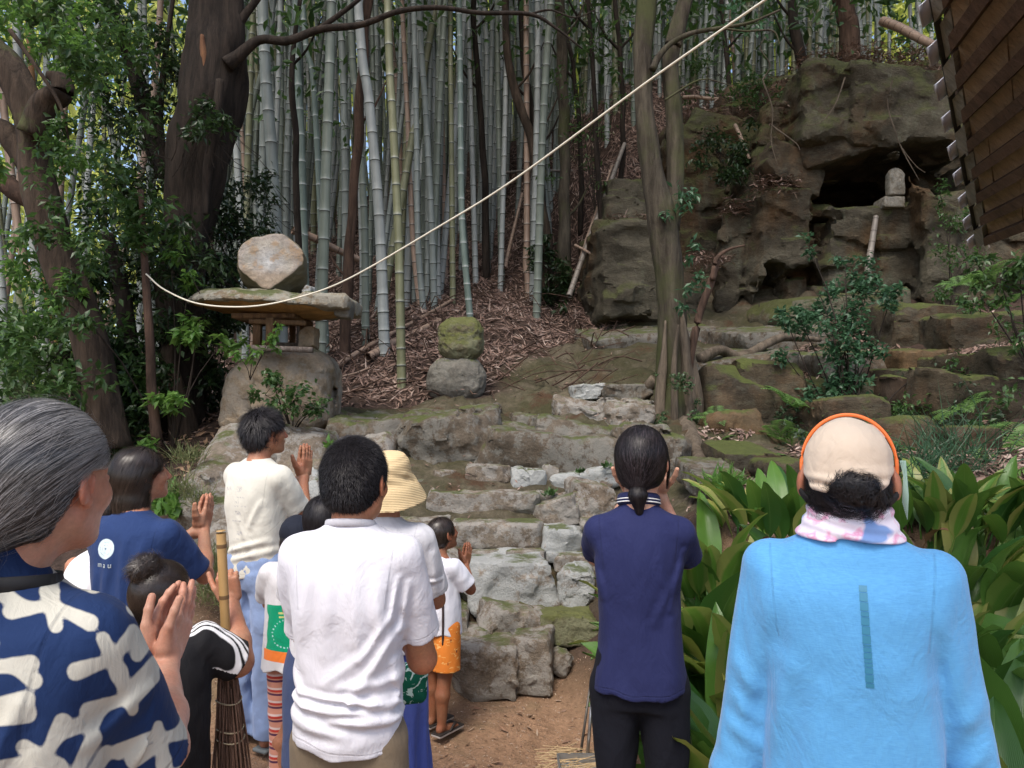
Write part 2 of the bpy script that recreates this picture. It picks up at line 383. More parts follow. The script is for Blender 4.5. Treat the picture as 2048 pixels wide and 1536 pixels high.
# ------------------------------------------------------------ leaf-like faces
_LV = np.array([(0, 0, 0), (-.5, .45, .06), (.5, .45, .06), (0, .5, -.03), (0, 1, -.08)], float)
_LF = np.array([(0, 3, 1, 1), (0, 2, 3, 3), (1, 3, 4, 4), (3, 2, 4, 4)])[:, :3]
def leaves(P, D, N, L, W, curl=0, rnd=None, template=None):
    """one folded leaf per point: P base, D direction, N up, L length, W width -> V,F,rnd"""
    P, D, N = (np.asarray(x, float) for x in (P, D, N)); n = len(P)
    D = D/np.maximum(np.linalg.norm(D, axis=1, keepdims=True), 1e-9); A = np.cross(D, N); A /= np.maximum(np.linalg.norm(A, axis=1, keepdims=True), 1e-9); U = np.cross(A, D)
    T, F0 = template if template is not None else (_LV, np.array([(0, 3, 1), (0, 2, 3), (1, 3, 4), (3, 2, 4)]))
    L = np.broadcast_to(L, (n,)); W = np.broadcast_to(W, (n,)); cz = np.broadcast_to(curl, (n,))
    z = T[None, :, 2]*W[:, None]*2-(cz[:, None]*L[:, None])*T[None, :, 1]**2
    V = P[:, None]+T[None, :, 0, None]*W[:, None, None]*A[:, None]+T[None, :, 1, None]*L[:, None, None]*D[:, None]+z[..., None]*U[:, None]
    F = (np.arange(n)[:, None, None]*len(T)+F0[None]).reshape(-1, 3)
    r = rng.random(n) if rnd is None else rnd
    return V.reshape(-1, 3), F, np.repeat(r, len(T))
def unit(n, zb=0): v = rng.normal(size=(n, 3)); v[:, 2] += zb; return v/np.linalg.norm(v, axis=1, keepdims=True)
# ------------------------------------------------------------ people: continuous bodies from blended shapes
V3 = lambda *a: np.array(a, float)
def nrm(v): v = np.asarray(v, float); return v/np.linalg.norm(v)
def add_head(S, c, M, hs=1.0, ears=True):
    X = (M*1.0, c); a = lambda sh, k, op='u': S.add(sh, k, op, X)
    e = lambda p, r, Mr=None: s_ell(V3(*p)*hs, V3(*r)*hs, Mr); cp = lambda p, q, r1, r2: s_cap(V3(*p)*hs, V3(*q)*hs, r1*hs, r2*hs)
    a(e((0, -.012, .022), (.075, .093, .086)), .02); a(e((0, .03, -.03), (.060, .064, .083)), .03)
    for s in (-1, 1):
        a(cp((s*.050, .0, -.055), (s*.016, .068, -.088), .020, .016), .03); a(e((s*.040, .062, -.022), (.022, .020, .020)), .025)
    a(e((0, .078, -.090), (.020, .016, .015)), .02)
    for s in (-1, 1): a(cp((s*.016, .084, .026), (s*.046, .066, .022), .009, .007), .012)
    for s in (-1, 1):
        a(e((s*.031, .100, .006), (.015, .013, .011)), .012, 's'); a(e((s*.031, .079, .006), (.015, .012, .009)), .004)
        a(cp((s*.018, .091, .003), (s*.043, .082, .003), .0022, .0022), .002)
    a(cp((0, .090, .012), (0, .113, -.026), .0075, .0105), .010)
    for s in (-1, 1): a(e((s*.011, .101, -.031), (.008, .010, .007)), .005)
    a(e((0, .091, -.053), (.023, .012, .0065)), .006); a(e((0, .089, -.066), (.019, .011, .0065)), .004)
    if ears:
        for s in (-1, 1):
            Mr = roty(-s*.12)@rotx(-.18)@rotz(s*.42)
            a(e((s*.080, -.010, -.002), (.0075, .021, .033), Mr), .007); a(e((s*.077, .001, -.027), (.007, .009, .013)), .006)
            a(e((s*.089, -.004, .004), (.007, .012, .020), Mr), .004, 's'); a(e((s*.084, .004, -.014), (.007, .006, .009)), .004, 's')
            a(cp((s*.0795, .010, .010), (s*.080, .008, -.012), .0035, .003), .003)
def add_hand(S, w, d, n, u, curl=(.1, .1, .1, .1), size=1.0, thumb=(.55, .75, .1), tb=.25, spread=.03):
    w = V3(*w); d = nrm(d); n = nrm(V3(*n)-(V3(*n)@d)*d); u0 = V3(*u); u = nrm(u0-(u0@d)*d-(u0@n)*n); z = size; M = np.stack([u, d, n], 1)
    S.add(s_cap(w-d*.02*z, w+d*.02*z, .023*z, .020*z), .02)
    S.add(s_box(w+d*.050*z, V3(.038, .042, .0125)*z, M, .012*z), .012)
    S.add(s_cap(w+d*.018*z+u*.022*z+n*.004*z, w+d*.052*z+u*.036*z+n*.006*z, .016*z, .012*z), .012)
    S.add(s_cap(w+d*.018*z-u*.024*z+n*.004*z, w+d*.06*z-u*.028*z+n*.003*z, .013*z, .010*z), .012)
    for i, (uo, ln, r) in enumerate([(.029, .068, .0090), (.0095, .077, .0093), (-.0095, .072, .0088), (-.027, .055, .0078)]):
        k = w+d*(.090-(.008 if i == 3 else .003*abs(i-1)))*z+u*uo*z
        S.add(s_cap(k-d*.045*z+n*.001*z, k, .0075*z, r*1.1*z), .006)
        a = 0; p = k
        for j, fr in enumerate((.46, .30, .24)):
            a += curl[i]*(1, 1.25, .8)[j]; sp = spread*(1.5-i)
            dr = nrm(math.cos(a)*(d+u*sp)+math.sin(a)*n); q = p+dr*ln*fr*z
            S.add(s_cap(p, q, r*(1, .93, .86)[j]*z, r*(.93, .86, .74)[j]*z), .0028 if j else .005)
            S.add(s_ell(p, V3(1, 1, 1)*r*(1.12, 1.04, .95)[j]*z), .003)
            p = q
    t = nrm(thumb[0]*d+thumb[1]*u+thumb[2]*n); p = w+d*.024*z+u*.030*z+n*.004*z
    for j, (ln, r) in enumerate([(.042, .0125), (.032, .0105), (.026, .0095)]):
        q = p+t*ln*z; S.add(s_cap(p, q, r*z, r*.88*z), .012 if j == 0 else .004); p = q; t = nrm(t+tb*d-tb*.4*u)
def foldfn(lst, noise=None, mask=None):
    """lst: (x0,z0,x1,z1,width,amp) seen from behind (or side='front'); positive amp is a ridge"""
    def f(P):
        d = np.zeros(len(P))
        for x0, z0, x1, z1, wd, am in lst:
            a = V3(x0, z0); b = V3(x1, z1)-a; L = max(b@b, 1e-9); Q = P[:, [0, 2]]-a; wob = .006*fbm(P*9, 2)
            h = np.clip(Q@b/L, 0, 1); r = np.linalg.norm(Q-h[:, None]*b, axis=1)+wob
            e = am*np.exp(-(r/wd)**2)*(.25+.75*np.sin(np.pi*np.clip(.1+.8*h, 0, 1))); e = e-.55*am*np.exp(-((r-1.6*wd)/wd)**2)*np.sin(np.pi*np.clip(.1+.8*h, 0, 1))
            d -= e*(P[:, 1] < .03)
        if noise is not None: d = d+noise(P)
        return d
    return f
def ribbons(Pts, Nrm, width, rnd, taper=True):
    """Pts (n,k,3) strands -> flat ribbons facing outward"""
    n, k, _ = Pts.shape; T = np.gradient(Pts, axis=1); A = np.cross(T, Nrm); A /= np.maximum(np.linalg.norm(A, axis=2, keepdims=True), 1e-9)
    wd = np.full(k, 1.0)
    if taper: wd = np.linspace(1, .15, k)**.7
    wv = (np.broadcast_to(width, (n,))[:, None]*wd[None])[..., None]*.5
    V = np.stack([Pts-A*wv, Pts+A*wv], 2).reshape(-1, 3)
    i = (np.arange(n)[:, None]*k+np.arange(k-1)[None]).reshape(-1)*2
    return V, np.stack([i, i+1, i+3, i+2], 1), np.repeat(rnd, 2*k)
def strands(S, seeds, dirf, seg, step, off, width, jit=.15, rnd=None, lift=None, wave=0):
    """hair that flows over the shape S: dirf(P) gives the combing direction"""
    dsp_ = S.disp; S.disp = None; n = len(seeds); P = seeds.copy(); out = [P.copy()]; N = S.grad(P); Ns = [N]
    j = rng.normal(size=(n, 3))*jit; offv = off*(.3+rng.random(n)); ph = rng.random(n)*6.28
    st = step*(.7+.6*rng.random(n))
    for i in range(seg):
        D = dirf(P)+j; D = D-(D*N).sum(1, keepdims=True)*N; D /= np.maximum(np.linalg.norm(D, axis=1, keepdims=True), 1e-9)
        if wave: D = D+np.cross(D, N)*(wave*np.sin(ph+i*1.1))[:, None]
        P = P+D*st[:, None]; d = S.ev(P); N = S.grad(P); o = offv*(1 if lift is None else 1+lift*(i+1)/seg)
        P = P-N*(np.clip(d-o, -.012, .012))[:, None]; out.append(P.copy()); Ns.append(N)
    S.disp = dsp_; r = rng.random(n) if rnd is None else rnd
    return ribbons(np.stack(out, 1), np.stack(Ns, 1), np.broadcast_to(width, (n,))*(.6+.8*rng.random(n)), r)
class Person:
    def __init__(s, label, pos, yaw, H, skin, hs=1.0, head=(0, 0, 0), hoff=(0, 0, 0), group=None):
        s.s = H/1.70; s.root = empty('person', pos, label, 'person', group, yaw+math.atan2(-pos[0], pos[1])); s.B = SDF(); s.hs = hs
        s.M = rotz(head[0])@rotx(head[1])@roty(head[2]); s.hc = V3(0, .012, 1.700-.108*hs)+V3(*hoff); s.skin = skin; s.det = []
        add_head(s.B, s.hc, s.M, hs)
        nb = s.hc+s.M@V3(0, -.022, -.055)*hs; s.neck = (V3(0, -.02, 1.38), nb)
        s.B.add(s_cap(V3(0, -.018, 1.38), nb, .062, .052*min(hs, 1.05)), .03)
        s.B.add(s_loft([(.84, 0, 0, .14, .09), (1.0, 0, 0, .125, .08), (1.2, 0, 0, .13, .08), (1.34, 0, -.005, .135, .08), (1.42, 0, -.012, .07, .05), (1.45, 0, -.015, .05, .05)]), .02)
        s.det.append((s.hc-.14*hs-V3(0, 0, .03), s.hc+.14*hs, .0045))
    def arm(s, sh, el, wr, r=(.050, .040, .036, .025), fat=1.0):
        s.B.add(s_cap(V3(*sh)*V3(.93, 1, 1)+V3(0, 0, -.02), el, r[0]*fat*.86, r[1]*fat), .03); s.B.add(s_cap(el, V3(*el)*.65+V3(*wr)*.35, r[1]*fat*.97, r[2]*1.12*fat), .02); s.B.add(s_cap(V3(*el)*.65+V3(*wr)*.35, wr, r[2]*1.12*fat, r[3]*fat), .02)
    def hand(s, w, d, n, u, det=True, **k):
        add_hand(s.B, w, d, n, u, **k); z = k.get('size', 1)
        if det:
            c = V3(*w)+nrm(d)*.085*z; s.det.append((c-.125*z, c+.125*z, .0032))
    def legs(s, hip=.085, rad=(.068, .050, .050, .034), foot=True, stance=0, kn=.47):
        for g in (-1, 1):
            y = stance*g
            s.B.add(s_cap((g*hip, 0, .86), (g*hip, y*.5+.01, kn), rad[0], rad[1]), .03); s.B.add(s_cap((g*hip, y*.5, kn), (g*hip, y-.01, .30), rad[1], rad[2]), .02)
            s.B.add(s_cap((g*hip, y-.01, .30), (g*hip, y-.02, .07), rad[2], rad[3]), .03)
            if foot:
                s.B.add(s_cap((g*hip, y-.045, .035), (g*(hip+.01), y+.09, .022), .030, .020), .03); s.B.add(s_cap((g*(hip+.005), y+.05, .024), (g*(hip+.012), y+.135, .016), .036, .026), .02)
                for t in range(5): s.B.add(s_cap((g*(hip+.035-.017*t), y+.13, .014), (g*(hip+.037-.0175*t), y+.165-.0*t+(.012*t if t < 4 else .045), .012), .0085+.003*(t == 4), .008+.003*(t == 4)), .003)
    def build(s, SDFobj, name, mat, res, holes=(), lo=None, hi=None, parent=None, extra=None, attrs=None, cut=None):
        b0, b1 = SDFobj.bounds(); lo = b0-.03 if lo is None else V3(*lo); hi = b1+.03 if hi is None else V3(*hi)
        V, F = SDFobj.grid(lo, hi, res, holes)
        if extra:
            for a, b, r in extra:
                v, f = SDFobj.grid(a, b, r); F = np.vstack([F, f+len(V)]); V = np.vstack([V, v])
        at_ = attrs(V) if attrs else None
        return link(name, mesh(name, V*s.s, F, True, at_, mat), parent or s.root)
    def body(s, res=.012, detail=True, red=True, lo=None, dres=None):
        D = [(a, b, dres or r) for a, b, r in s.det] if detail else []
        # merge overlapping detail boxes
        M = []
        for a, b, r in D:
            for i, (c, d, q) in enumerate(M):
                if (np.maximum(a, c) < np.minimum(b, d)).all(): M[i] = (np.minimum(a, c), np.maximum(b, d), min(r, q)); break
            else: M.append((a, b, r))
        ears = [s.hc+s.M@V3(g*.08, -.01, -.01)*s.hs for g in (-1, 1)]; nose = s.hc+s.M@V3(0, .11, -.03)*s.hs
        tips = []
        def at_(V):
            r = np.zeros(len(V))
            for p in ears+[nose]: r = np.maximum(r, np.exp(-(np.linalg.norm(V-p, axis=1)/.035)**2))
            return {'red': r}
        s.bo = s.build(s.B, 'body', s.skin, res, [(a, b) for a, b, r in M], lo=lo, extra=[(a-.012, b+.012, r) for a, b, r in M], attrs=at_); return s.bo
    def hl(s, x, y, z): return s.hc+s.M@(V3(x, y, z)*s.hs)
    def hairmesh(s, V, F, rnd, mat, name='hair', parent=None): return link(name, mesh(name, V*s.s, F, True, {'rnd': rnd}, mat), parent or s.root)
    def cap_shell(s, back=.012, top=.012, line=None, low=-.03, side=.006, face=.045):
        """hair volume over the skull, without the face"""
        S = SDF(); X = (s.M, s.hc); h = s.hs
        S.add(s_ell(V3(0, -.012-back*.4, .022)*h, V3(.075+side, .093+back, .086+top)*h), .01, 'u', X)
        S.add(s_ell(V3(0, -.045, -.035)*h, V3(.062+side*.5, .052+back*.5, .055)*h), .03, 'u', X)
        def cutf(P):
            Q = (P-s.hc)@s.M/h; x, y, z = Q.T
            return np.minimum(face+.25*z-y, z-low+.0*y)*h if line is None else line(x, y, z)*h
        S.cut(cutf, .006); return S
    def seeds(s, S, n, cond=None, res=.008):
        lo, hi = S.bounds(); V, F = S.grid(lo-.02, hi+.02, res)
        A = V[F]; a = np.linalg.norm(np.cross(A[:, 1]-A[:, 0], A[:, 2]-A[:, 0]), axis=1); i = rng.choice(len(F), n*2, p=a/a.sum())
        w = rng.dirichlet((1, 1, 1, 1), n*2); P = (A[i]*w[..., None]).sum(1)
        if cond is not None: P = P[cond((P-s.hc)@s.M/s.hs)]
        return P[:n]
    def trousers(s, mat, waist=1.0, hem=.06, hip=.088, r=(.105, .075, .068), pel=(.165, .115), name='trousers', res=.010, disp=None, attrs=None, stance=0, top=None):
        S = SDF()
        S.add(s_loft([(.80, 0, 0, pel[0]*.95, pel[1]*.9), (.88, 0, 0, pel[0], pel[1]), (.95, 0, 0, pel[0]*.97, pel[1]), (waist, 0, 0, pel[0]*.86, pel[1]*.86)], 2.5), .02)
        for g in (-1, 1):
            y = stance*g; k = V3(g*hip*1.0, y*.5+.005, .47); a = V3(g*hip, y-.01, hem)
            if hem < .40:
                S.add(s_cap((g*hip*.95, -.005, .84), k, r[0], r[1]), .03); S.add(s_sleeve(k, a, r[1]*1.0, r[2]), .03)
            else: S.add(s_sleeve((g*hip*.95, -.005, .84), (g*hip*1.05, y*.4, hem), r[0], r[1]), .03)
        S.disp = disp if disp is not None else noisedisp((9, 9, 5), .006, 3, s.s*31)
        return s.build(S, name, mat, res, attrs=attrs)
    def shoes(s, mat, sole, hip=.085, stance=0, l=.0):
        for g in (-1, 1):
            S = SDF(); y = stance*g
            S.add(s_cap((g*hip, y-.055, .055), (g*(hip+.012), y+.13, .035), .040, .034), .02); S.add(s_cap((g*hip, y-.03, .08), (g*hip, y-.01, .10), .042, .042), .02)
            S.cut(lambda P: P[:, 2]-.018); o = s.build(S, 'shoe', mat, .008)
            S2 = SDF(); S2.add(s_box((g*(hip+.006), y+.04, .010), (.046, .145, .012), rotz(-g*.05), .011), .01); s.build(S2, 'sole', sole, .006, parent=o)
    def ring(s, c, M, rx, ry, r, mat, name='collar', n=40, wav=0, flat=1.0, parent=None):
        th = np.linspace(0, 2*math.pi, n+1); P = np.stack([rx*np.cos(th), ry*np.sin(th), wav*np.sin(th)], 1)@np.asarray(M).T+V3(*c)
        V, F = tube(P, r, 8, flat); return link(name, mesh(name, V*s.s, F, True, None, mat), parent or s.root)

# ------------------------------------------------------------ terrain
_C = [(-3, -1.5, 0), (0, -1.5, 0), (3, -1.5, 0), (-3, 1, 0), (0, 1, 0), (3, 1, .02), (-2.4, 2.6, 0), (0, 2.6, 0), (1.0, 2.6, .0), (2.2, 2.6, .12), (3.6, 2.4, .3), (-2.3, 3.8, .02), (-1.2, 3.9, 0), (0, 4.1, 0), (.6, 4.1, 0), (-6, 0, .1), (6, 0, .2), (6, 3, .7), (-6, 4, .5)]
def _c(*L):
    for px, py, d in L: p = at(px, py, d); _C.append(tuple(p))
_c((1050, 1390, 4.45), (900, 1400, 4.4), (500, 1250, 4.7), (420, 1230, 4.5), (1180, 1300, 4.6), (1200, 1130, 5.3), (900, 1100, 5.4), (560, 1050, 5.4), (420, 1000, 5.6), (1250, 980, 5.85), (950, 980, 5.9), (600, 900, 6.3), (400, 880, 6.5), (700, 850, 6.8), (950, 825, 7.1), (1150, 800, 7.2), (1100, 840, 6.8))
_c((1050, 760, 8.4), (1250, 700, 9.4), (1180, 672, 10.4), (1450, 680, 9.5), (1300, 770, 7.6), (900, 805, 7.7), (760, 800, 7.8), (805, 778, 8.0), (770, 672, 9.2), (733, 690, 9.4), (868, 600, 11), (940, 637, 10.2), (1003, 556, 12), (840, 612, 11), (1090, 600, 11.5), (1060, 440, 14.5), (950, 470, 14.5), (700, 560, 13), (520, 600, 13), (650, 440, 18), (1180, 400, 14), (1130, 500, 12.5), (900, 350, 20))
_c((300, 850, 7.4), (120, 840, 8), (-150, 860, 8), (100, 790, 11), (350, 760, 10), (-100, 790, 15), (300, 700, 16), (-300, 760, 22))
_c((1420, 1040, 4.4), (1430, 980, 5.0), (1430, 870, 6.3), (1600, 960, 5.2), (1800, 930, 5.2), (2000, 920, 5.0), (1560, 900, 6.2), (1700, 850, 6.6), (1900, 830, 6.4), (2050, 800, 6.2), (1450, 740, 7.9), (1620, 740, 7.9), (1750, 720, 8.0), (1900, 690, 8.2), (2100, 660, 8.0), (1600, 650, 9.4), (1750, 610, 9.8), (1500, 650, 10.0), (1700, 560, 10.8), (1850, 560, 10.8), (2200, 700, 6.5), (2300, 560, 9))
for x in (2, 4, 6, 8): _C.append((x, 14.6, 7.6)); _C.append((x, 12.0, 4.6+.0*x))
_C += [(1.2, 13.2, 6.2), (2.5, 18, 9.0), (6, 20, 9.5), (0, 22, 7.0), (-5, 22, 4.5), (-10, 20, 2.5), (10, 12, 7.5), (10, 6, 4), (10, 20, 9.5), (-10, 8, .9), (-10, 3, .6), (-10, 14, 1.6), (10, 0, .8), (2.2, 3.6, .45), (3.0, 3.6, .7), (1.6, 3.6, .18)]
_P = np.array(_C, float)
def _phi(r2): return r2*np.log(np.maximum(r2, 1e-9))*.5
_K = _phi(((_P[:, None, :2]-_P[None, :, :2])**2).sum(-1))+np.eye(len(_P))*.05; _A = np.block([[_K, np.ones((len(_P), 1)), _P[:, :2]], [np.ones((1, len(_P))), np.zeros((1, 3))], [_P[:, :2].T, np.zeros((2, 3))]])
_W = np.linalg.solve(_A, np.concatenate([_P[:, 2], np.zeros(3)]))
def Gs(x, y):
    x = np.atleast_1d(np.asarray(x, float)).ravel(); y = np.atleast_1d(np.asarray(y, float)).ravel(); xc = np.clip(x, -11, 11); yc = np.clip(y, -2, 23); z = np.zeros(len(x))
    for i in range(0, len(x), 20000):
        s = slice(i, i+20000); r2 = (xc[s, None]-_P[None, :, 0])**2+(yc[s, None]-_P[None, :, 1])**2
        z[s] = _phi(r2)@_W[:len(_P)]+_W[-3]+_W[-2]*xc[s]+_W[-1]*yc[s]
    return z
def G(x, y):
    x = np.atleast_1d(np.asarray(x, float)).ravel(); y = np.atleast_1d(np.asarray(y, float)).ravel(); z = Gs(x, y)
    k = np.clip((y-4.0)/1.2, 0, 1)*np.clip(1-(y-30)/10, 0, 1); Q = np.stack([x, y, 0*x], 1)
    ms = np.clip((1024+x/np.maximum(y, .5)*FPX-700)/200, 0, 1)*np.clip((y-5.5), 0, 1)*np.clip((11.5-y), 0, 1); tr = (y*1.1+x*.55+.35*fbm(Q*.8, 2)); tr = tr*1.3; tr = (tr-np.floor(tr)); z = z+ms*.11*(np.where(tr < .8, tr/.8, (1-tr)/.2)-.5)+ms*.055*facets(np.stack([x, y, 0*x], 1), (.7, .45, 9), 3)
    z = z+k*(.09*fbm(Q*1.4, 4)+.03*fbm(Q*7, 3))+(1-k)*(.012*fbm(Q*2.5, 4))
    return z
def Gp(px, d): x = at(px, 800, d)[0]; return np.array([x, d, G(x, d)[0]])
xs = np.concatenate([-11-np.geomspace(.3, 600, 22)[::-1], np.arange(-11, 11.01, .09), 11+np.geomspace(.3, 600, 22)])
ys = np.concatenate([-2-np.geomspace(.3, 300, 18)[::-1], np.arange(-2, 23, .085), 23+np.geomspace(.3, 900, 24)])
GX, GY = np.meshgrid(xs, ys, indexing='xy'); gx, gy = GX.ravel(), GY.ravel(); gz = G(gx, gy); nx = len(xs)
i = (np.arange(len(ys)-1)[:, None]*nx+np.arange(nx-1)[None]).ravel(); TF = np.stack([i, i+1, i+1+nx, i+nx], 1)
def sstep(a, b, x): t = np.clip((x-a)/(b-a), 0, 1); return t*t*(3-2*t)
Q_ = np.stack([gx, gy, 0*gx], 1); nz_ = fbm(Q_*1.1, 4)*.5
yard = 1-sstep(3.9, 4.7, gy+nz_*.5)
_pxs = 1024+gx/np.maximum(gy, .5)*FPX
mosszone = sstep(0, 80, _pxs+nz_*90-np.where(gy < 7.15, 600, 600+360*sstep(7.15, 7.6, gy)))*(1-sstep(1560, 1760, _pxs+nz_*90))*sstep(4.6, 5.2, gy)*(1-sstep(0, 1, (gy-(7.9+np.clip((_pxs-960)/380, 0, 1)*2.9))+nz_*1.2))
litter = np.clip((1-yard)*(1-mosszone), 0, 1)
q = NB('forest_floor'); P = q.pos()
n1 = q.noise(1.6, 7, .65); n2 = q.noise(14, 6, .7); n3 = q.noise(70, 5, .7)
dirt = q.mix(q.ramp(n1, [(.35, 0), (.65, 1)]), (.30, .185, .115), (.215, .13, .08)); dirt = q.mix(.55, dirt, q.ramp(n2, [(.3, .3), (.7, .72)]), 'OVERLAY'); dirt = q.mix(q.ramp(q.noise(.9, 5, .6), [(.56, 0), (.72, 1)]), dirt, (.12, .10, .055))
lit = q.mix(q.ramp(n2, [(.35, 0), (.65, 1)]), (.070, .046, .036), (.030, .021, .017))
rockc = q.mix(q.ramp(n1, [(.35, 0), (.6, 1)]), (.12, .10, .072), (.062, .053, .034)); rockc = q.mix(.75, rockc, q.ramp(n2, [(.3, .2), (.7, .8)]), 'OVERLAY'); rockc = q.mix(q.ramp(q.noise(5, 9, .78), [(.58, 0), (.66, .55)]), rockc, (.22, .20, .16))
rockc = q.mix(q.math('MULTIPLY', q.ramp(q.noise(1.3, 7, .72), [(.42, 0), (.6, 1)]), .8), rockc, (.042, .041, .018)); rockc = q.mix(q.ramp(q.noise(3.1, 5, .6), [(.56, 0), (.66, .9)]), rockc, (.060, .034, .02))
c = q.mix(q.attr('litter'), rockc, lit); c = q.mix(q.attr('yard'), c, dirt); c = q.mix(.35, c, q.ramp(n3, [(.3, .3), (.7, .7)]), 'OVERLAY')
nb = q.bump(q.noise(5, 6, .7), .8, .06); nb = q.bump(n2, .7, .02, nb); nb = q.bump(n3, .6, .006, nb)
m_floor = q.done(c, .95, nb, .15)
tag(link('ground', mesh('ground', np.stack([gx, gy, gz], 1), TF, True, {'yard': yard, 'litter': litter, 'moss': mosszone}, m_floor)), kind='structure')
# ------------------------------------------------------------ stones
mr_step = m_rock('weathered_step_stone', (.205, .170, .132), (.105, .083, .062), .42, .16, (.42, .41, .38), sc=1.6, rust=.35, cracks=False)
mr_white = m_rock('pale_lichened_stone', (.245, .21, .17), (.13, .105, .083), .80, .15, (.40, .41, .395), sc=1.5, rust=.5, cracks=False)
mr_dark = m_rock('dark_cliff_stone', (.072, .056, .035), (.028, .022, .015), .20, .55, (.14, .14, .105), sc=1.3, rust=.8, cracks=False, strat=1.8)
mr_brown = m_rock('brown_cliff_stone', (.066, .044, .028), (.027, .018, .012), .05, .35, (.10, .08, .05), sc=1.2, rust=1.0, strat=.35, cracks=False)
mr_moss = m_rock('mossy_cliff_stone', (.105, .092, .060), (.042, .036, .023), .40, .80, (.20, .20, .14), sc=1.5, rust=.7, mcol=(.040, .045, .013), cracks=False, strat=1.6)
mr_ledge = m_rock('mossy_ledge_stone', (.125, .100, .074), (.060, .048, .035), .40, .22, (.26, .26, .235), sc=1.3, rust=.35, cracks=False)
mr_base = m_rock('pale_boulder_stone', (.30, .24, .17), (.19, .15, .105), .35, .10, (.36, .34, .30), sc=1.2, rust=.35, cracks=False)
mr_grey = m_rock('grey_boulder_stone', (.165, .155, .135), (.10, .094, .078), .22, .18, (.24, .24, .21), sc=1.2, rust=.2, cracks=False)
mr_green = m_rock('moss_covered_stone', (.17, .16, .10), (.10, .09, .05), .55, .95, (.24, .25, .15), sc=1.4, rust=.2, cracks=False, mcol=(.065, .07, .022))
mr_ochre = m_rock('ochre_stone', (.13, .08, .04), (.075, .05, .028), .15, .3, (.16, .14, .09), sc=1.2, rust=.6, cracks=False)
_rs = [0]
def stone(name, parent, c, h, mat, M=None, r=.14, amp=.06, nres=28, cuts=7, seed=None, freq=1.9, edge=.34, extra=None, fac=.07, fsz=1.0):
    """a block or boulder: rounded box with knocked-off corners and rough faces"""
    _rs[0] += 1; g = np.random.default_rng(_rs[0]*7+1 if seed is None else seed); h = np.array(h, float); c = np.array(c, float); mn = h.min()
    S = SDF(); S.add(s_box((0, 0, 0), h, None, mn*r), .01)
    for _ in range(cuts):
        n = g.normal(size=3); n /= np.linalg.norm(n); o = (np.abs(n)*h).sum()*(1-edge*g.uniform(.35, 1)); S.cut(lambda P, n=n, o=o: o-P@n, mn*.02)
    if extra: extra(S)
    f = freq/h.mean(); sd = g.uniform(0, 50); fz = mn*np.array([1.3, 1.3, .8])*fsz; S.disp = lambda P: amp*mn*(.9*fbm(P*f+sd, 5)+.8*np.abs(fbm(P*f*2.4+sd, 3))-.3)+fac*mn*facets(P, fz, sd); S.dband = mn*.5
    res = 2*h.max()/nres; V, F = S.grid(-h-amp*mn*3-res*2, h+amp*mn*3+res*2, res)
    if M is not None: V = V@np.asarray(M).T
    return link(name, mesh(name, V, F, True, None, mat, sharp=26), parent, tuple(c))
def blk(name, parent, px0, py0, px1, py1, d, th, mat, rz=0, rx=0, ry=0, hz=1.0, **k):
    """stone whose front fills this part of the photo at distance d"""
    p = at((px0+px1)/2, (py0+py1)/2, d); hx = (px1-px0)/2*d/FPX; hh = (py1-py0)/2*d/FPX*hz
    M = rotz(R(rz))@roty(R(ry))@rotx(R(rx)); return stone(name, parent, p+np.array([0, th/2, 0]), (hx, th/2, hh), mat, M, **k)
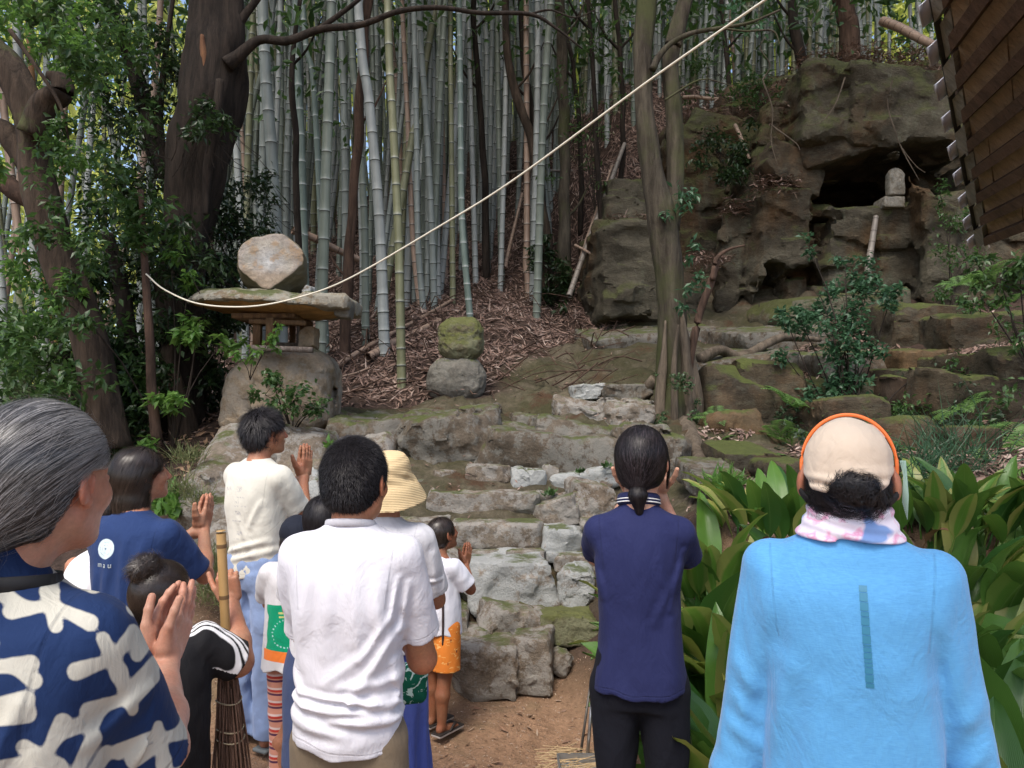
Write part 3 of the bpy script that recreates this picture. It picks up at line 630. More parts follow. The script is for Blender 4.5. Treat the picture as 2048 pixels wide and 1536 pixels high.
# stone steps: every stone a part
steps = empty('stone_steps', tuple(Gp(1050, 4.6)), 'worn stone steps of lichen-spotted blocks climbing between the praying people', 'steps')
bpy.context.view_layer.update()
def child(o, par): o.parent = par; o.matrix_parent_inverse = par.matrix_world.inverted(); return o
def sd_(y): return 4.512/(.658+(y-830)/1500)
for (x0, y0, x1, y1, th, mt, rz, ry, kw) in [
    (896, 1296, 1030, 1405, .50, mr_step, 2, 0, {}), (1032, 1282, 1110, 1392, .42, mr_step, -8, -4, dict(cuts=4)), (1103, 1308, 1140, 1358, .16, mr_step, 10, 25, dict(r=.6)),
    (955, 1222, 1088, 1302, .40, mr_step, 4, 9, dict(cuts=5)), (915, 1128, 1118, 1228, .55, mr_white, 1, -2, {}), (1122, 1142, 1192, 1228, .40, mr_white, -4, 0, dict(r=.5)),
    (1030, 1216, 1075, 1252, .2, mr_ochre, 12, 20, {}), (1080, 1225, 1200, 1300, .4, mr_green, 0, 0, dict(hz=.8)), (840, 1235, 930, 1300, .5, mr_step, 5, 0, {}), (780, 1120, 912, 1225, .5, mr_step, 0, 0, {}),
    (895, 1046, 1088, 1104, .60, mr_step, 2, 1, dict(r=.45, edge=.2)), (1086, 1058, 1172, 1112, .45, mr_white, -4, 3, {}), (1092, 1108, 1175, 1132, .4, mr_white, 0, 2, {}), (930, 1104, 1010, 1130, .4, mr_step, 0, 0, {}), (1010, 1102, 1088, 1130, .4, mr_step, 3, 0, {}), (1110, 1112, 1200, 1145, .35, mr_step, 0, 3, {}),
    (830, 985, 1080, 1046, .75, mr_step, 2, 1, dict(edge=.22)), (1072, 1002, 1166, 1062, .4, mr_step, -10, -18, dict(cuts=5)), (1140, 970, 1230, 1060, .5, mr_step, 8, 12, dict(cuts=4)), (1165, 1045, 1240, 1110, .4, mr_step, 0, 0, {}), (780, 1040, 900, 1110, .5, mr_step, 0, 0, {}),
    (856, 941, 930, 972, .35, mr_step, 3, -1, {}), (924, 932, 1024, 984, .40, mr_step, 2, 0, {}), (1020, 936, 1056, 992, .35, mr_white, 5, 0, {}), (1048, 940, 1094, 988, .35, mr_white, -2, 4, {}), (1104, 938, 1262, 986, .38, mr_white, -6, -10, dict(r=.5, edge=.25)),
    (978, 908, 1098, 950, .38, mr_white, 0, 0, dict(edge=.2)), (1085, 930, 1120, 975, .4, mr_step, 0, 0, {}), (1070, 985, 1120, 1010, .3, mr_step, 0, 10, {})]:
    child(blk('stone', None, x0, y0, x1, y1, sd_(y1)+.02, th, mt, rz, 0, ry, amp=.07, fac=.10, **kw), steps)
# bedrock ledges and the boulders round the steps
led = empty('rock_ledge', tuple(Gp(900, 6.6)), 'broad mossy bedrock ledge with rough front above the stone steps', 'rock')
bpy.context.view_layer.update()
for (x0, y0, x1, y1, d, th, mt, rz, rx, ry, kw) in [
    (640, 838, 820, 950, 6.25, 1.2, mr_ledge, 3, 6, 0, {}), (790, 830, 985, 960, 6.2, 1.2, mr_ledge, -2, 6, -3, {}), (955, 862, 1250, 945, 6.05, 1.1, mr_ledge, -6, 5, 5, {}), (1030, 832, 1130, 872, 6.6, .6, mr_ledge, 4, 4, 4, {}), (1090, 848, 1290, 905, 6.3, .8, mr_ledge, -4, 3, 8, {}),
    (1116, 803, 1218, 860, 6.7, .5, mr_step, -3, 0, 8, dict(cuts=5)), (1205, 800, 1300, 862, 6.6, .6, mr_step, 3, 0, 2, {}), (1148, 770, 1212, 797, 7.0, .4, mr_white, 0, 0, -4, {}), (1210, 770, 1300, 805, 7.0, .5, mr_ledge, 0, 0, 0, {}), (1240, 860, 1330, 1000, 6.0, .6, mr_ledge, 0, 0, 0, {}),
    (700, 950, 860, 1000, 5.9, .7, mr_ledge, 0, 8, 0, {}), (640, 990, 720, 1080, 5.5, .7, mr_step, 0, 5, 0, {})]:
    wx, wy = (x1-x0)*.07, (y1-y0)*.06; child(blk('ledge_block', None, x0-wx, y0-wy, x1+wx, y1+wy, d, th, mt, rz, rx, ry, amp=.10, nres=44, fac=.11, **kw), led)
for (nm, lab, a) in [
    ('boulder', 'broad sloping bedrock of pale brown stone left of the steps', (330, 890, 720, 1260, 4.75, 2.0, mr_step, 6, 32, 4, dict(r=.4, nres=60, hz=.5, cuts=5, fac=.10))),
    ('boulder', 'long weathered grey rock sloping down beside the man in cream T-shirt', (300, 880, 480, 1130, 5.0, 1.5, mr_step, 14, 28, 16, dict(r=.5, nres=44, hz=.8, fac=.10))),
    ('boulder', 'lichen-spotted rock with clumps of grass, below the long grey rock', (385, 1090, 500, 1260, 4.75, 1.0, mr_step, 0, -20, 0, dict(r=.7, nres=30))),
    ('boulder', 'low flat pale rock at the foot of the bank behind the bamboo broom', (380, 1330, 475, 1470, 4.2, .6, mr_step, 0, -5, 0, dict(r=.6))),
    ('boulder', 'broad rough rock behind the praying man with cream shirt', (450, 890, 660, 1010, 5.8, 1.2, mr_step, -5, -22, 2, dict(r=.6, nres=34))),
    ('boulder', 'small lichen-covered stone between the man in cream and the boy', (585, 960, 665, 1060, 5.3, .8, mr_white, 0, -15, 0, dict(r=.6))),
    ('boulder', 'greenish pale stone wedged under the left corner of the lantern boulder', (440, 868, 492, 908, 6.2, .35, mr_white, 0, 0, 0, dict(r=.6))),
    ('boulder', 'flat stone chip lying in front of the lantern boulder', (575, 872, 625, 890, 6.25, .3, mr_step, 10, 0, 3, {})),
    ('boulder', 'low rock beside the lowest step, behind the small child', (700, 1230, 850, 1400, 4.5, .9, mr_step, 0, -8, 0, dict(r=.5))),
    ('boulder', 'rounded rock hugging the tree roots behind the young woman', (1290, 870, 1400, 1010, 5.9, .7, mr_ledge, 0, 0, 0, dict(r=.8, nres=32)))]:
    x0, y0, x1, y1, d, th, mt, rz, rx, ry, kw = a; tag(blk(nm, None, x0, y0, x1, y1, d, th, mt, rz, rx, ry, amp=.10, **kw), lab, 'rock')
# ------------------------------------------------------------ the cliff with its cave
cliff = empty('cliff', tuple(Gp(1650, 10.2)), None, None); cliff['kind'] = 'structure'
bpy.context.view_layer.update()
def wb(x0, y0, x1, y1, d0, d1, rz=0, ry=0, r=.06, dr=None):
    a, b_ = at(x0, y0, dr or d0), at(x1, y1, dr or d0); return s_box(((a[0]+b_[0])/2, (d0+d1)/2, (a[2]+b_[2])/2), ((b_[0]-a[0])/2, (d1-d0)/2, (a[2]-b_[2])/2), rotz(R(rz))@roty(R(ry)), r)
S = SDF()
for a in [(1340, 240, 2100, 650, 11.2, 14), (1188, 440, 1340, 640, 10.2, 13, 4), (1215, 350, 1345, 470, 10.9, 13, 0, 5), (1300, 560, 1420, 650, 10.5, 12), (1590, 128, 1745, 285, 9.95, 13, 5, 3), (1725, 120, 1945, 300, 9.75, 13, -3, -2), (1490, 225, 1620, 350, 10.5, 12.5, 10, 24), (1560, 280, 1690, 345, 10.35, 12.5, 8, 30),
          (1640, 414, 1780, 575, 10.05, 13, 3), (1765, 408, 1900, 580, 9.95, 13, -3, -3), (1480, 335, 1640, 420, 10.45, 12.5, 6, 6), (1498, 385, 1572, 645, 10.15, 12, 8, 4), (1556, 368, 1642, 540, 10.1, 12, -5), (1560, 545, 1650, 640, 10.3, 12, 4), (1455, 400, 1510, 645, 10.5, 12, -10, 8), (1885, 300, 2120, 660, 9.4, 13, -6), (1380, 225, 1520, 330, 11.2, 13, 0, 8), (1740, 285, 1920, 312, 10.3, 12.5, 0, -4)]: S.add(wb(*a), .06)
for a in [(1640, 308, 1925, 402, 8, 12.8, 0, 0, .15), (1690, 292, 1880, 330, 8, 12.4, 0, 0, .15), (1640, 400, 1652, 566, 9, 11.6), (1536, 525, 1574, 612, 9, 11.6, 0, 6), (1384, 345, 1452, 560, 9, 11.25, 12), (1345, 420, 1356, 640, 9, 11.2)]:
    f_, lo_, hi_ = wb(*a, dr=10.1); S.L.append((f_, lo_-.1, hi_+.1, .05, 's'))
S.dband = .4
S.disp = lambda P: .05*fbm(P*.9, 3)+.085*facets(P+.10*np.stack([vnoise(P*2), vnoise(P*2+7), vnoise(P*2+3)], 1), (1.15, 1.0, .75), 1)+.045*facets(P, (.42, .42, .22), 2)+.022*fbm(P*5, 4)+.018*np.abs(fbm(P*13, 2))
V, F = S.grid(at(1180, 660, 9.3)-V3(0, 0, .4), V3(8.6, 13.6, 6.95), .048)
q = NB('cliff_stone'); P = q.pos((1, 1, 1.5)); n1 = q.noise(.9, 7, .65, P); n2 = q.noise(7, 8, .72, P); n3 = q.noise(34, 6, .72, P)
c = q.mix(q.ramp(n1, [(.38, 0), (.6, 1)]), (.095, .084, .060), (.042, .035, .025)); c = q.mix(q.ramp(q.noise(1.3, 5, .6, q.pos((1, 1, .5))), [(.50, 0), (.66, .85)]), c, (.085, .048, .022)); c = q.mix(q.ramp(q.noise(2.2, 8, .75, q.pos((1.5, 1.5, .6))), [(.55, 0), (.70, .7)]), c, (.13, .135, .095))
xyz = q.n('SeparateXYZ'); q.L(q.pos(), xyz.inputs[0]); up = q.ramp(xyz.outputs[2], [(0, 0), (1, 1)]); mz = q.math('ADD', q.math('MULTIPLY', q.normz(), .25), q.noise(1.8, 8, .72, P)); mz = q.math('ADD', mz, q.math('MULTIPLY', q.math('SUBTRACT', xyz.outputs[2], 4.6), .055)); c = q.mix(q.ramp(mz, [(.54, 0), (.68, .9)]), c, q.mix(q.noise(24, 5, .7), (.036, .042, .014), (.105, .11, .045)))
c = q.mix(.6, c, q.ramp(n2, [(.3, .25), (.7, .78)]), 'OVERLAY'); c = q.mix(.5, c, q.ramp(n3, [(.3, .28), (.7, .74)]), 'OVERLAY')
nb = q.bump(n2, 1, .06); nb = q.bump(n3, .9, .015, nb); nb = q.bump(q.noise(140, 4, .7), .5, .004, nb); m_cliff = q.done(c, .92, nb, .2)
o_ = at(1650, 640, 10.2); child(link('cliff_face', mesh('cliff_face', V-o_, F, True, None, m_cliff, sharp=24), None, tuple(o_)), cliff)
for (x0, y0, x1, y1, d, th, mt, rz, rx, ry, kw) in [
    (1540, 62, 1950, 190, 11.2, 3.0, mr_brown, 2, 22, -8, dict(r=.9, cuts=1, fac=.02)), (1380, 160, 1600, 300, 11.6, 2.4, mr_brown, 2, 16, -16, dict(r=.9, cuts=1, fac=.02)),
    (1630, 268, 1760, 312, 9.95, 1.4, mr_dark, -6, 0, -14, {}), (1520, 300, 1640, 366, 10.15, 1.2, mr_dark, 10, 0, 24, {}),
    (1555, 580, 1810, 640, 9.4, 1.3, mr_moss, 5, 4, -6, dict(edge=.25)), (1820, 600, 1960, 705, 8.0, 1.6, mr_dark, -6, 4, 5, {}), (1930, 610, 2140, 710, 7.3, 1.8, mr_dark, -4, 6, -2, {}), (1640, 560, 1760, 610, 10.1, 1.0, mr_dark, 0, 8, -4, {}), (1800, 690, 1910, 750, 7.3, 1.4, mr_ochre, 4, 5, -3, {}),
    (1400, 745, 1520, 875, 6.75, 2.0, mr_dark, 8, -4, 0, {}), (1505, 738, 1630, 885, 6.8, 2.0, mr_dark, -6, -6, 2, {}), (1420, 835, 1530, 915, 6.4, 1.0, mr_ochre, 5, -8, -4, dict(r=.6)), (1390, 690, 1600, 750, 7.5, 2.0, mr_ledge, -4, 8, -6, {}), (1630, 690, 1800, 745, 7.5, 1.8, mr_ledge, 2, 6, -2, {}),
    (1480, 640, 1680, 695, 8.5, 1.8, mr_ledge, 3, 8, -4, {}), (1180, 645, 1420, 700, 9.5, 1.6, mr_ledge, 5, 12, -5, {}), (1660, 800, 1780, 905, 6.1, 1.2, mr_dark, 0, 0, 0, {}), (1550, 925, 1640, 965, 4.95, .7, mr_dark, 0, 0, 0, dict(r=.7)), (1790, 850, 1900, 940, 5.5, 1.2, mr_dark, 0, -6, 0, dict(r=.6)), (2020, 700, 2160, 900, 6.0, 1.6, mr_dark, 0, 0, 0, {}), (1640, 755, 1770, 830, 6.7, 1.4, mr_moss, 4, 4, -5, {}), (1880, 740, 2030, 850, 6.1, 1.5, mr_dark, -6, 4, 4, {}), (1900, 860, 1990, 930, 5.3, .9, mr_brown, 6, 0, 0, {}), (1780, 760, 1880, 850, 6.5, 1.2, mr_brown, 0, 0, 6, {}), (1460, 900, 1560, 945, 5.4, .8, mr_dark, 0, 6, 0, {}), (1400, 940, 1500, 985, 4.95, .7, mr_ledge, 0, 8, 0, {})]:
    kk = dict(amp=.10, nres=38, edge=.22, freq=1.5); kk.update(kw); wx, wy = (x1-x0)*.06, (y1-y0)*.05; child(blk('rock', None, x0-wx, y0-wy, x1+wx, y1+wy, d, th, mt, rz, rx, ry, **kk), cliff)
# ------------------------------------------------------------ stone lantern, stacked rocks, little statue
lan = empty('stone_lantern', tuple(at(555, 868, 6.6)), 'tall rough stone lantern of piled natural rocks with a wide slab roof', 'lantern')
bpy.context.view_layer.update()
def lch(o): return child(o, lan)
lch(blk('base_boulder', None, 476, 692, 648, 880, 6.3, .80, mr_base, 4, 3, 0, r=.62, amp=.05, nres=44, cuts=2, edge=.2)); lch(blk('side_slab', None, 443, 718, 520, 872, 6.32, .6, mr_base, -10, 0, 10, r=.7, amp=.05, nres=34, cuts=1))
def slab(name, cx, cy, w_, h_, d, dep, mat, ry=0, ex=None, nres=60, amp=.12):
    p = at(cx, cy, d); return stone(name, None, p, (w_/2*d/FPX, dep/2, h_/2*d/FPX), mat, roty(R(ry)), r=.8, amp=amp, nres=nres, cuts=0, extra=ex)
rf = lch(slab('roof_slab', 556, 612, 330, 44, 6.5, 1.15, m_rock('roof_slab_stone', (.24, .195, .13), (.12, .095, .065), .60, .32, (.34, .33, .28), sc=1.5, rust=.45, cracks=False), 3.5, lambda S: (S.L.clear(), S.add(s_ell((-.05, 0, -.04), (.70, .58, .155)), .01), S.add(s_ell((-.38, 0, .0), (.30, .4, .085)), .05), S.add(s_box((.50, -.12, .0), (.20, .34, .085), None, .05), .04), S.cut(lambda P: P[:, 2]+.04, .01)), 64, .14))
wood = m_bark('weathered_timber', (.20, .125, .065), (.10, .06, .035), 0, 2.0); wood2 = m_bark('grey_timber', (.26, .22, .19), (.15, .12, .10), 0, 2.0)
p = at(548, 622, 6.5); lch(stone('underside', None, p, (.66, .52, .06), m_bark('ochre_underside', (.36, .21, .08), (.22, .13, .055), 0, .5), roty(R(3.5)), nres=40, cuts=0, amp=.2, extra=lambda S: (S.L.clear(), S.add(s_ell((-.03, -.02, .03), (.65, .53, .085)), .01)))); b = MB(); p = at(548, 640, 6.5); b.box(p, (.26, .30, .02)); lch(b.build('roof_board', wood, loc=tuple(p)))
for (x, y0, y1, wd, dd) in [(515, 632, 690, .030, 6.25), (541, 636, 694, .030, 6.2), (585, 636, 692, .022, 6.75), (608, 640, 694, .03, 6.7)]:
    a = at(x, y0, dd); c_ = at(x, y1, dd); b = MB(); m_ = (a+c_)/2; b.box(m_, (wd, wd, abs(a[2]-c_[2])/2)); lch(b.build('post', wood, loc=tuple(m_)))
for (x0, x1, y, dd, hz_) in [(500, 612, 645, 6.22, .018), (505, 625, 698, 6.2, .022), (520, 630, 690, 6.7, .02)]:
    m_ = at((x0+x1)/2, y, dd); b = MB(); b.box(m_, ((x1-x0)/2*dd/FPX, .035, hz_), M=roty(R(2))); lch(b.build('beam', wood2 if y > 680 else wood, loc=tuple(m_)))
lch(blk('fire_box', None, 596, 652, 628, 700, 6.45, .2, mr_base, 0, 0, 0, r=.15, amp=.03, nres=14)); lch(blk('cap_block', None, 668, 596, 700, 634, 6.15, .22, mr_grey, 0, 0, 6, r=.25, amp=.06, nres=18)); lch(blk('cap_stone', None, 603, 570, 625, 590, 6.2, .12, mr_white, 0, 0, 12, r=.3, nres=12))
# the sawn disc on top: flat pale face, rough rind
q = NB('disc_stone'); P = q.pos(1, True); ny = q.n('SeparateXYZ'); q.L(q.n('TexCoord').outputs['Normal'], ny.inputs[0]); face = q.ramp(q.math('MULTIPLY', ny.outputs[1], -1.0), [(.80, 0), (.92, 1)])
rind = q.mix(q.noise(7, 8, .7, P), (.07, .06, .04), (.20, .18, .12)); rd = q.n('VectorMath', operation='LENGTH'); mp = q.n('Mapping'); q.L(P, mp.inputs[0]); mp.inputs['Location'].default_value = (.02, 0, 0); mp.inputs['Scale'].default_value = (1, 0, 1); q.L(mp.outputs[0], rd.inputs[0])
rdv = q.math('ADD', rd.outputs['Value'], q.math('MULTIPLY', q.noise(9, 6, .7, P), .10)); fc = q.ramp(rdv, [(.06, (.46, .46, .45)), (.15, (.38, .36, .33)), (.22, (.36, .33, .28)), (.27, (.34, .30, .26))]); fc = q.mix(q.ramp(q.noise(5, 6, .7, P), [(.52, 0), (.60, .7)]), fc, (.30, .20, .11))
zz = q.n('SeparateXYZ'); q.L(P, zz.inputs[0]); fc = q.mix(q.math('MULTIPLY', q.ramp(q.math('ADD', q.math('MULTIPLY', zz.outputs[2], -2.5), q.math('MULTIPLY', q.noise(6, 5, .7, P), .6)), [(.35, 0), (.55, 1)]), .45), fc, (.30, .19, .10)); fc = q.mix(.5, fc, q.ramp(q.noise(40, 6, .75, P), [(.3, .28), (.7, .75)]), 'OVERLAY')
m_disc = q.done(q.mix(face, rind, fc), .9, q.bump(q.noise(26, 7, .75, P), .8, .02), .2)
S = SDF(); S.add(s_box((0, 0, 0), (.29, .17, .25), None, .02), .01)
def dsc(P):
    r = np.hypot(P[:, 0]*.98, P[:, 2]*1.10)+.010*fbm(P*6, 3); return np.maximum(r-.272-.05*np.clip((P[:, 1]+.17)/.34, 0, 1)*(.3), np.abs(P[:, 1])-.17)
S.L = []; S.add((dsc, V3(-.34, -.18, -.32), V3(.34, .18, .32)), .01)
for n_, o_ in [((.60, -.42, -.68), .232), ((-.62, -.30, -.72), .262), ((-.2, -.1, .97), .25), ((0, 0, -1), .235)]: nn = nrm(n_); S.cut(lambda P, nn=nn, o_=o_: o_-P@nn, .008)
S.disp = noisedisp(9, .010, 4); V, F = S.grid((-.36, -.22, -.34), (.36, .22, .34), .011); lch(link('disc_stone', mesh('disc_stone', V, F, True, None, m_disc), None, tuple(at(546, 532, 6.45)), (0, 0, R(12))))
tag(blk('boulder', None, 850, 714, 968, 804, 7.55, .50, mr_grey, 3, 0, 2, r=.80, amp=.07, nres=44, cuts=5, edge=.25, fac=.03), 'big grey egg-shaped boulder, the lower of the two stacked rocks', 'rock')
tag(blk('boulder', None, 873, 631, 965, 718, 7.6, .42, mr_green, -3, 0, -2, r=.72, amp=.08, nres=40, cuts=5, edge=.22, fac=.05), 'moss-covered rounded rock balanced on top of the grey boulder', 'rock')
st = empty('stone_statue', tuple(at(1789, 412, 10.3)), 'small pale stone figure with rounded top on a square block in the cave mouth', 'statue'); bpy.context.view_layer.update()
mst = m_rock('statue_stone', (.23, .20, .155), (.14, .125, .095), .3, .05, sc=3, rust=.1, cracks=False)
child(blk('plinth', None, 1768, 392, 1811, 414, 9.85, .30, mst, 3, 0, 0, r=.1, amp=.02, nres=20, cuts=1), st)
pp = at(1790, 366, 10.0); S = SDF(); S.add(s_box((0, 0, -.03), (.105, .07, .15), None, .02), .01); S.add(s_cap((0, -.0, .10), (0, .0, .10), .103, .102), .02); S.cut(lambda P: .075-np.abs(P[:, 1]), .01)
S.add(s_ell((0, -.068, .085), (.045, .018, .05)), .01); S.add(s_ell((0, -.068, -.03), (.06, .016, .08)), .02); S.disp = noisedisp(14, .006, 3); V, F = S.grid((-.16, -.14, -.2), (.16, .1, .26), .012); child(link('carved_slab', mesh('carved_slab', V, F, True, None, mst), None, tuple(pp)), st)

# ------------------------------------------------------------ bamboo grove
bm_mats = dict(blue=m_bamboo('bamboo_blue_green', (.245, .272, .255), (.155, .18, .165)), green=m_bamboo('bamboo_green', (.185, .21, .175), (.115, .14, .11)), olive=m_bamboo('bamboo_olive', (.20, .205, .12), (.13, .135, .07)),
               tan=m_bamboo('bamboo_tan', (.34, .24, .18), (.24, .17, .125), (.07, .04, .025)), pale=m_bamboo('bamboo_pale', (.335, .358, .345), (.245, .265, .252)), orange=m_bamboo('bamboo_orange', (.36, .18, .07), (.26, .13, .05), (.07, .04, .025)))
# one material where the joints carry a white ring instead of a dark one
bm_mats['ringed'] = m_bamboo('bamboo_white_ringed', (.17, .215, .19), (.11, .15, .125), (.38, .42, .40))
def culm_geo(pts, r0, r1, nodes_gap, n=10, seed=0):
    g = np.random.default_rng(seed); P = spline(pts, 60); L = np.concatenate([[0], np.cumsum(np.linalg.norm(np.diff(P, axis=0), axis=1))]); T = L[-1]
    nd = []; s = .1; k = 0
    while s < T: nd.append(s); s += nodes_gap*min(1, .35+.12*k)*g.uniform(.9, 1.1); k += 1
    ss = [0.]; node = [.2]; ring = [0.]; bul = [1.]
    for a, b_ in zip(nd, nd[1:]+[T]):
        for o, nn_, rg, bu in [(-.010, .3, 0, 1.), (-.004, .0, 1, 1.045), (.003, 0., 1, 1.05), (.008, .004, 0, 1.01), ((b_-a)*.30, .15, 0, .985), ((b_-a)*.85, .3, 0, .99)]:
            ss.append(a+o); node.append(nn_); ring.append(rg); bul.append(bu)
    ss = np.array(ss); o = np.argsort(ss); ss = ss[o]; node = np.array(node)[o]; ring = np.array(ring)[o]; bul = np.array(bul)[o]
    Q = np.stack([np.interp(ss, L, P[:, i]) for i in range(3)], 1); rad = (r0+(r1-r0)*ss/T)*bul; Tn = P[-1]-P[0]; _, A, B = frame(np.tile(Tn, (len(Q), 1)), (0, 1, .01))
    th = np.arange(n)/n*2*math.pi; V = Q[:, None]+rad[:, None, None]*(np.cos(th)[None, :, None]*A[:, None]+np.sin(th)[None, :, None]*B[:, None])
    m = len(Q); i = np.arange(m-1)[:, None]*n; j = np.arange(n)[None]; F = np.stack([i+j, i+(j+1) % n, i+n+(j+1) % n, i+n+j], -1).reshape(-1, 4)
    return V.reshape(-1, 3), F, np.repeat(node, n), np.repeat(ring, n)
def culm(pix, w_, d, kind, label, ztop=13.5, gap=None, group=None, seed=0, root=True):
    """pix: image points from the base upwards; w_: width in photo pixels"""
    P = [at(x, y, d) for x, y in pix]
    if root: base = P[0].copy(); base[2] = min(base[2], G(base[0], base[1])[0])-.12; P = [base]+[p for p in P if p[2] > base[2]+.2]
    dr = (P[-1]-P[0]); dr = dr/dr[2]; top = P[-1]+dr*(ztop-P[-1][2])*np.array([.7, .7, 1]); P.append(top); r = w_*d/FPX/2
    V, F, nd, rg = culm_geo(P, r, r*.55, gap or (.27+.9*r), 10 if w_ > 11 else 7, seed); c = P[0]
    o = link('bamboo', mesh('bamboo', V-c, F, True, {'node': nd, 'ring': rg}, bm_mats[kind]), None, tuple(c)); return tag(o, label, 'bamboo', group)
MAIN = [([(562, 640), (543, 300), (525, 0)], 27, 8.2, 'blue', 'thick blue-green bamboo rising behind the left edge of the lantern disc'),
 ([(612, 660), (603, 300), (592, 0)], 18, 9.2, 'ringed', 'dark green bamboo with white rings, second to the right of the lantern disc'), ([(652, 690), (628, 180), (605, 0)], 14, 9.6, 'ringed', 'slimmer bamboo with white rings leaning left, crossing behind the branch'),
 ([(640, 730), (650, 400), (663, 0)], 24, 8.0, 'green', 'very thick grey-green bamboo just right of the lantern disc'), ([(768, 672), (758, 430), (738, 200), (716, 0)], 23, 8.8, 'pale', 'thick pale blue bamboo leaning left, its foot right of the lantern roof'),
 ([(732, 692), (728, 420), (713, 200), (700, 0)], 16, 9.4, 'green', 'green bamboo between the pale leaning one and the lantern roof tip'), ([(804, 776), (797, 480), (785, 230), (775, 0)], 19, 8.0, 'olive', 'green bamboo whose foot stands lowest in the reddish leaf litter'),
 ([(842, 612), (826, 480), (815, 230), (804, 0)], 12, 11, 'tan', 'dead reddish-tan bamboo left of the mossy stacked rocks'), ([(850, 640), (836, 480), (833, 250), (827, 0)], 13, 10.5, 'blue', 'blue-grey bamboo directly right of the reddish-tan one'),
 ([(868, 602), (862, 420), (850, 200), (838, 0)], 14, 10.8, 'blue', 'straight blue bamboo ending left above the mossy rock'), ([(872, 590), (867, 300), (868, 0)], 11, 11.6, 'green', 'thin green bamboo behind the mossy rock'), ([(892, 585), (886, 300), (877, 0)], 11, 12, 'tan', 'tan dry bamboo above the mossy rock'),
 ([(906, 600), (903, 300), (900, 0)], 12, 11, 'olive', 'olive bamboo rising over the right shoulder of the mossy rock'), ([(940, 636), (924, 440), (921, 220), (918, 0)], 14, 10, 'ringed', 'white-ringed bamboo with its foot touching the mossy rock'), ([(952, 560), (944, 300), (936, 0)], 12, 11.8, 'pale', 'pale slim bamboo right of the white-ringed one at the mossy rock'),
 ([(975, 545), (980, 300), (985, 0)], 12, 12.2, 'blue', 'blue bamboo left of the tall isolated green culm in the litter slope'), ([(1004, 556), (998, 280), (994, 0)], 13, 11.9, 'green', 'isolated green bamboo standing alone on the litter slope'), ([(1096, 440), (1072, 250), (1063, 0)], 14, 12.4, 'blue', 'blue-grey bamboo crossed by the rope at mid height'),
 ([(1104, 430), (1090, 250), (1080, 0)], 10, 13, 'blue', 'slim bamboo just right of the one crossed by the rope'), ([(1118, 380), (1116, 200), (1113, 0)], 12, 13.4, 'green', 'grey-green bamboo left of the mossy trunk in the middle distance'), ([(1056, 560), (1052, 520), (1054, 350)], 14, 11.6, 'tan', 'dry tan bamboo stump leaning under the rope'),
 ([(10, 690), (0, 520), (-20, 200)], 16, 7.8, 'pale', 'pale green bamboo at the left border of the picture'), ([(50, 680), (28, 540), (-10, 340)], 14, 8.4, 'olive', 'green leaning bamboo seen through the left shrub'), ([(108, 740), (70, 560), (20, 330)], 17, 7.9, 'tan', 'tan leaning bamboo seen through the left shrub'),
 ([(98, 800), (84, 640), (60, 430), (40, 200)], 18, 7.6, 'pale', 'whitish bamboo leaning left behind the forked tree'), ([(125, 790), (104, 640), (84, 460)], 14, 8.3, 'orange', 'orange-brown bamboo behind the forked tree'), ([(122, 700), (112, 560), (100, 380)], 12, 9, 'blue', 'slim blue bamboo right of the orange-brown one behind the forked tree'),
 ([(490, 640), (470, 250), (452, 0)], 15, 9.5, 'pale', 'pale bamboo touching the right edge of the big dark trunk'), ([(520, 560), (500, 280), (480, 0)], 12, 10.2, 'blue', 'slim blue bamboo between the dark trunk and the thick blue one'), ([(505, 620), (487, 320), (470, 20)], 10, 11, 'tan', 'thin tan bamboo just right of the dark trunk')]
for k, (pix, w_, d, kd, lab) in enumerate(MAIN): culm(pix, w_, d, kd, lab, seed=k, ztop=rng.uniform(12, 14.5))
bm_mats['greyed'] = m_bamboo('bamboo_greyed', (.24, .21, .18), (.15, .13, .11), (.06, .05, .04))
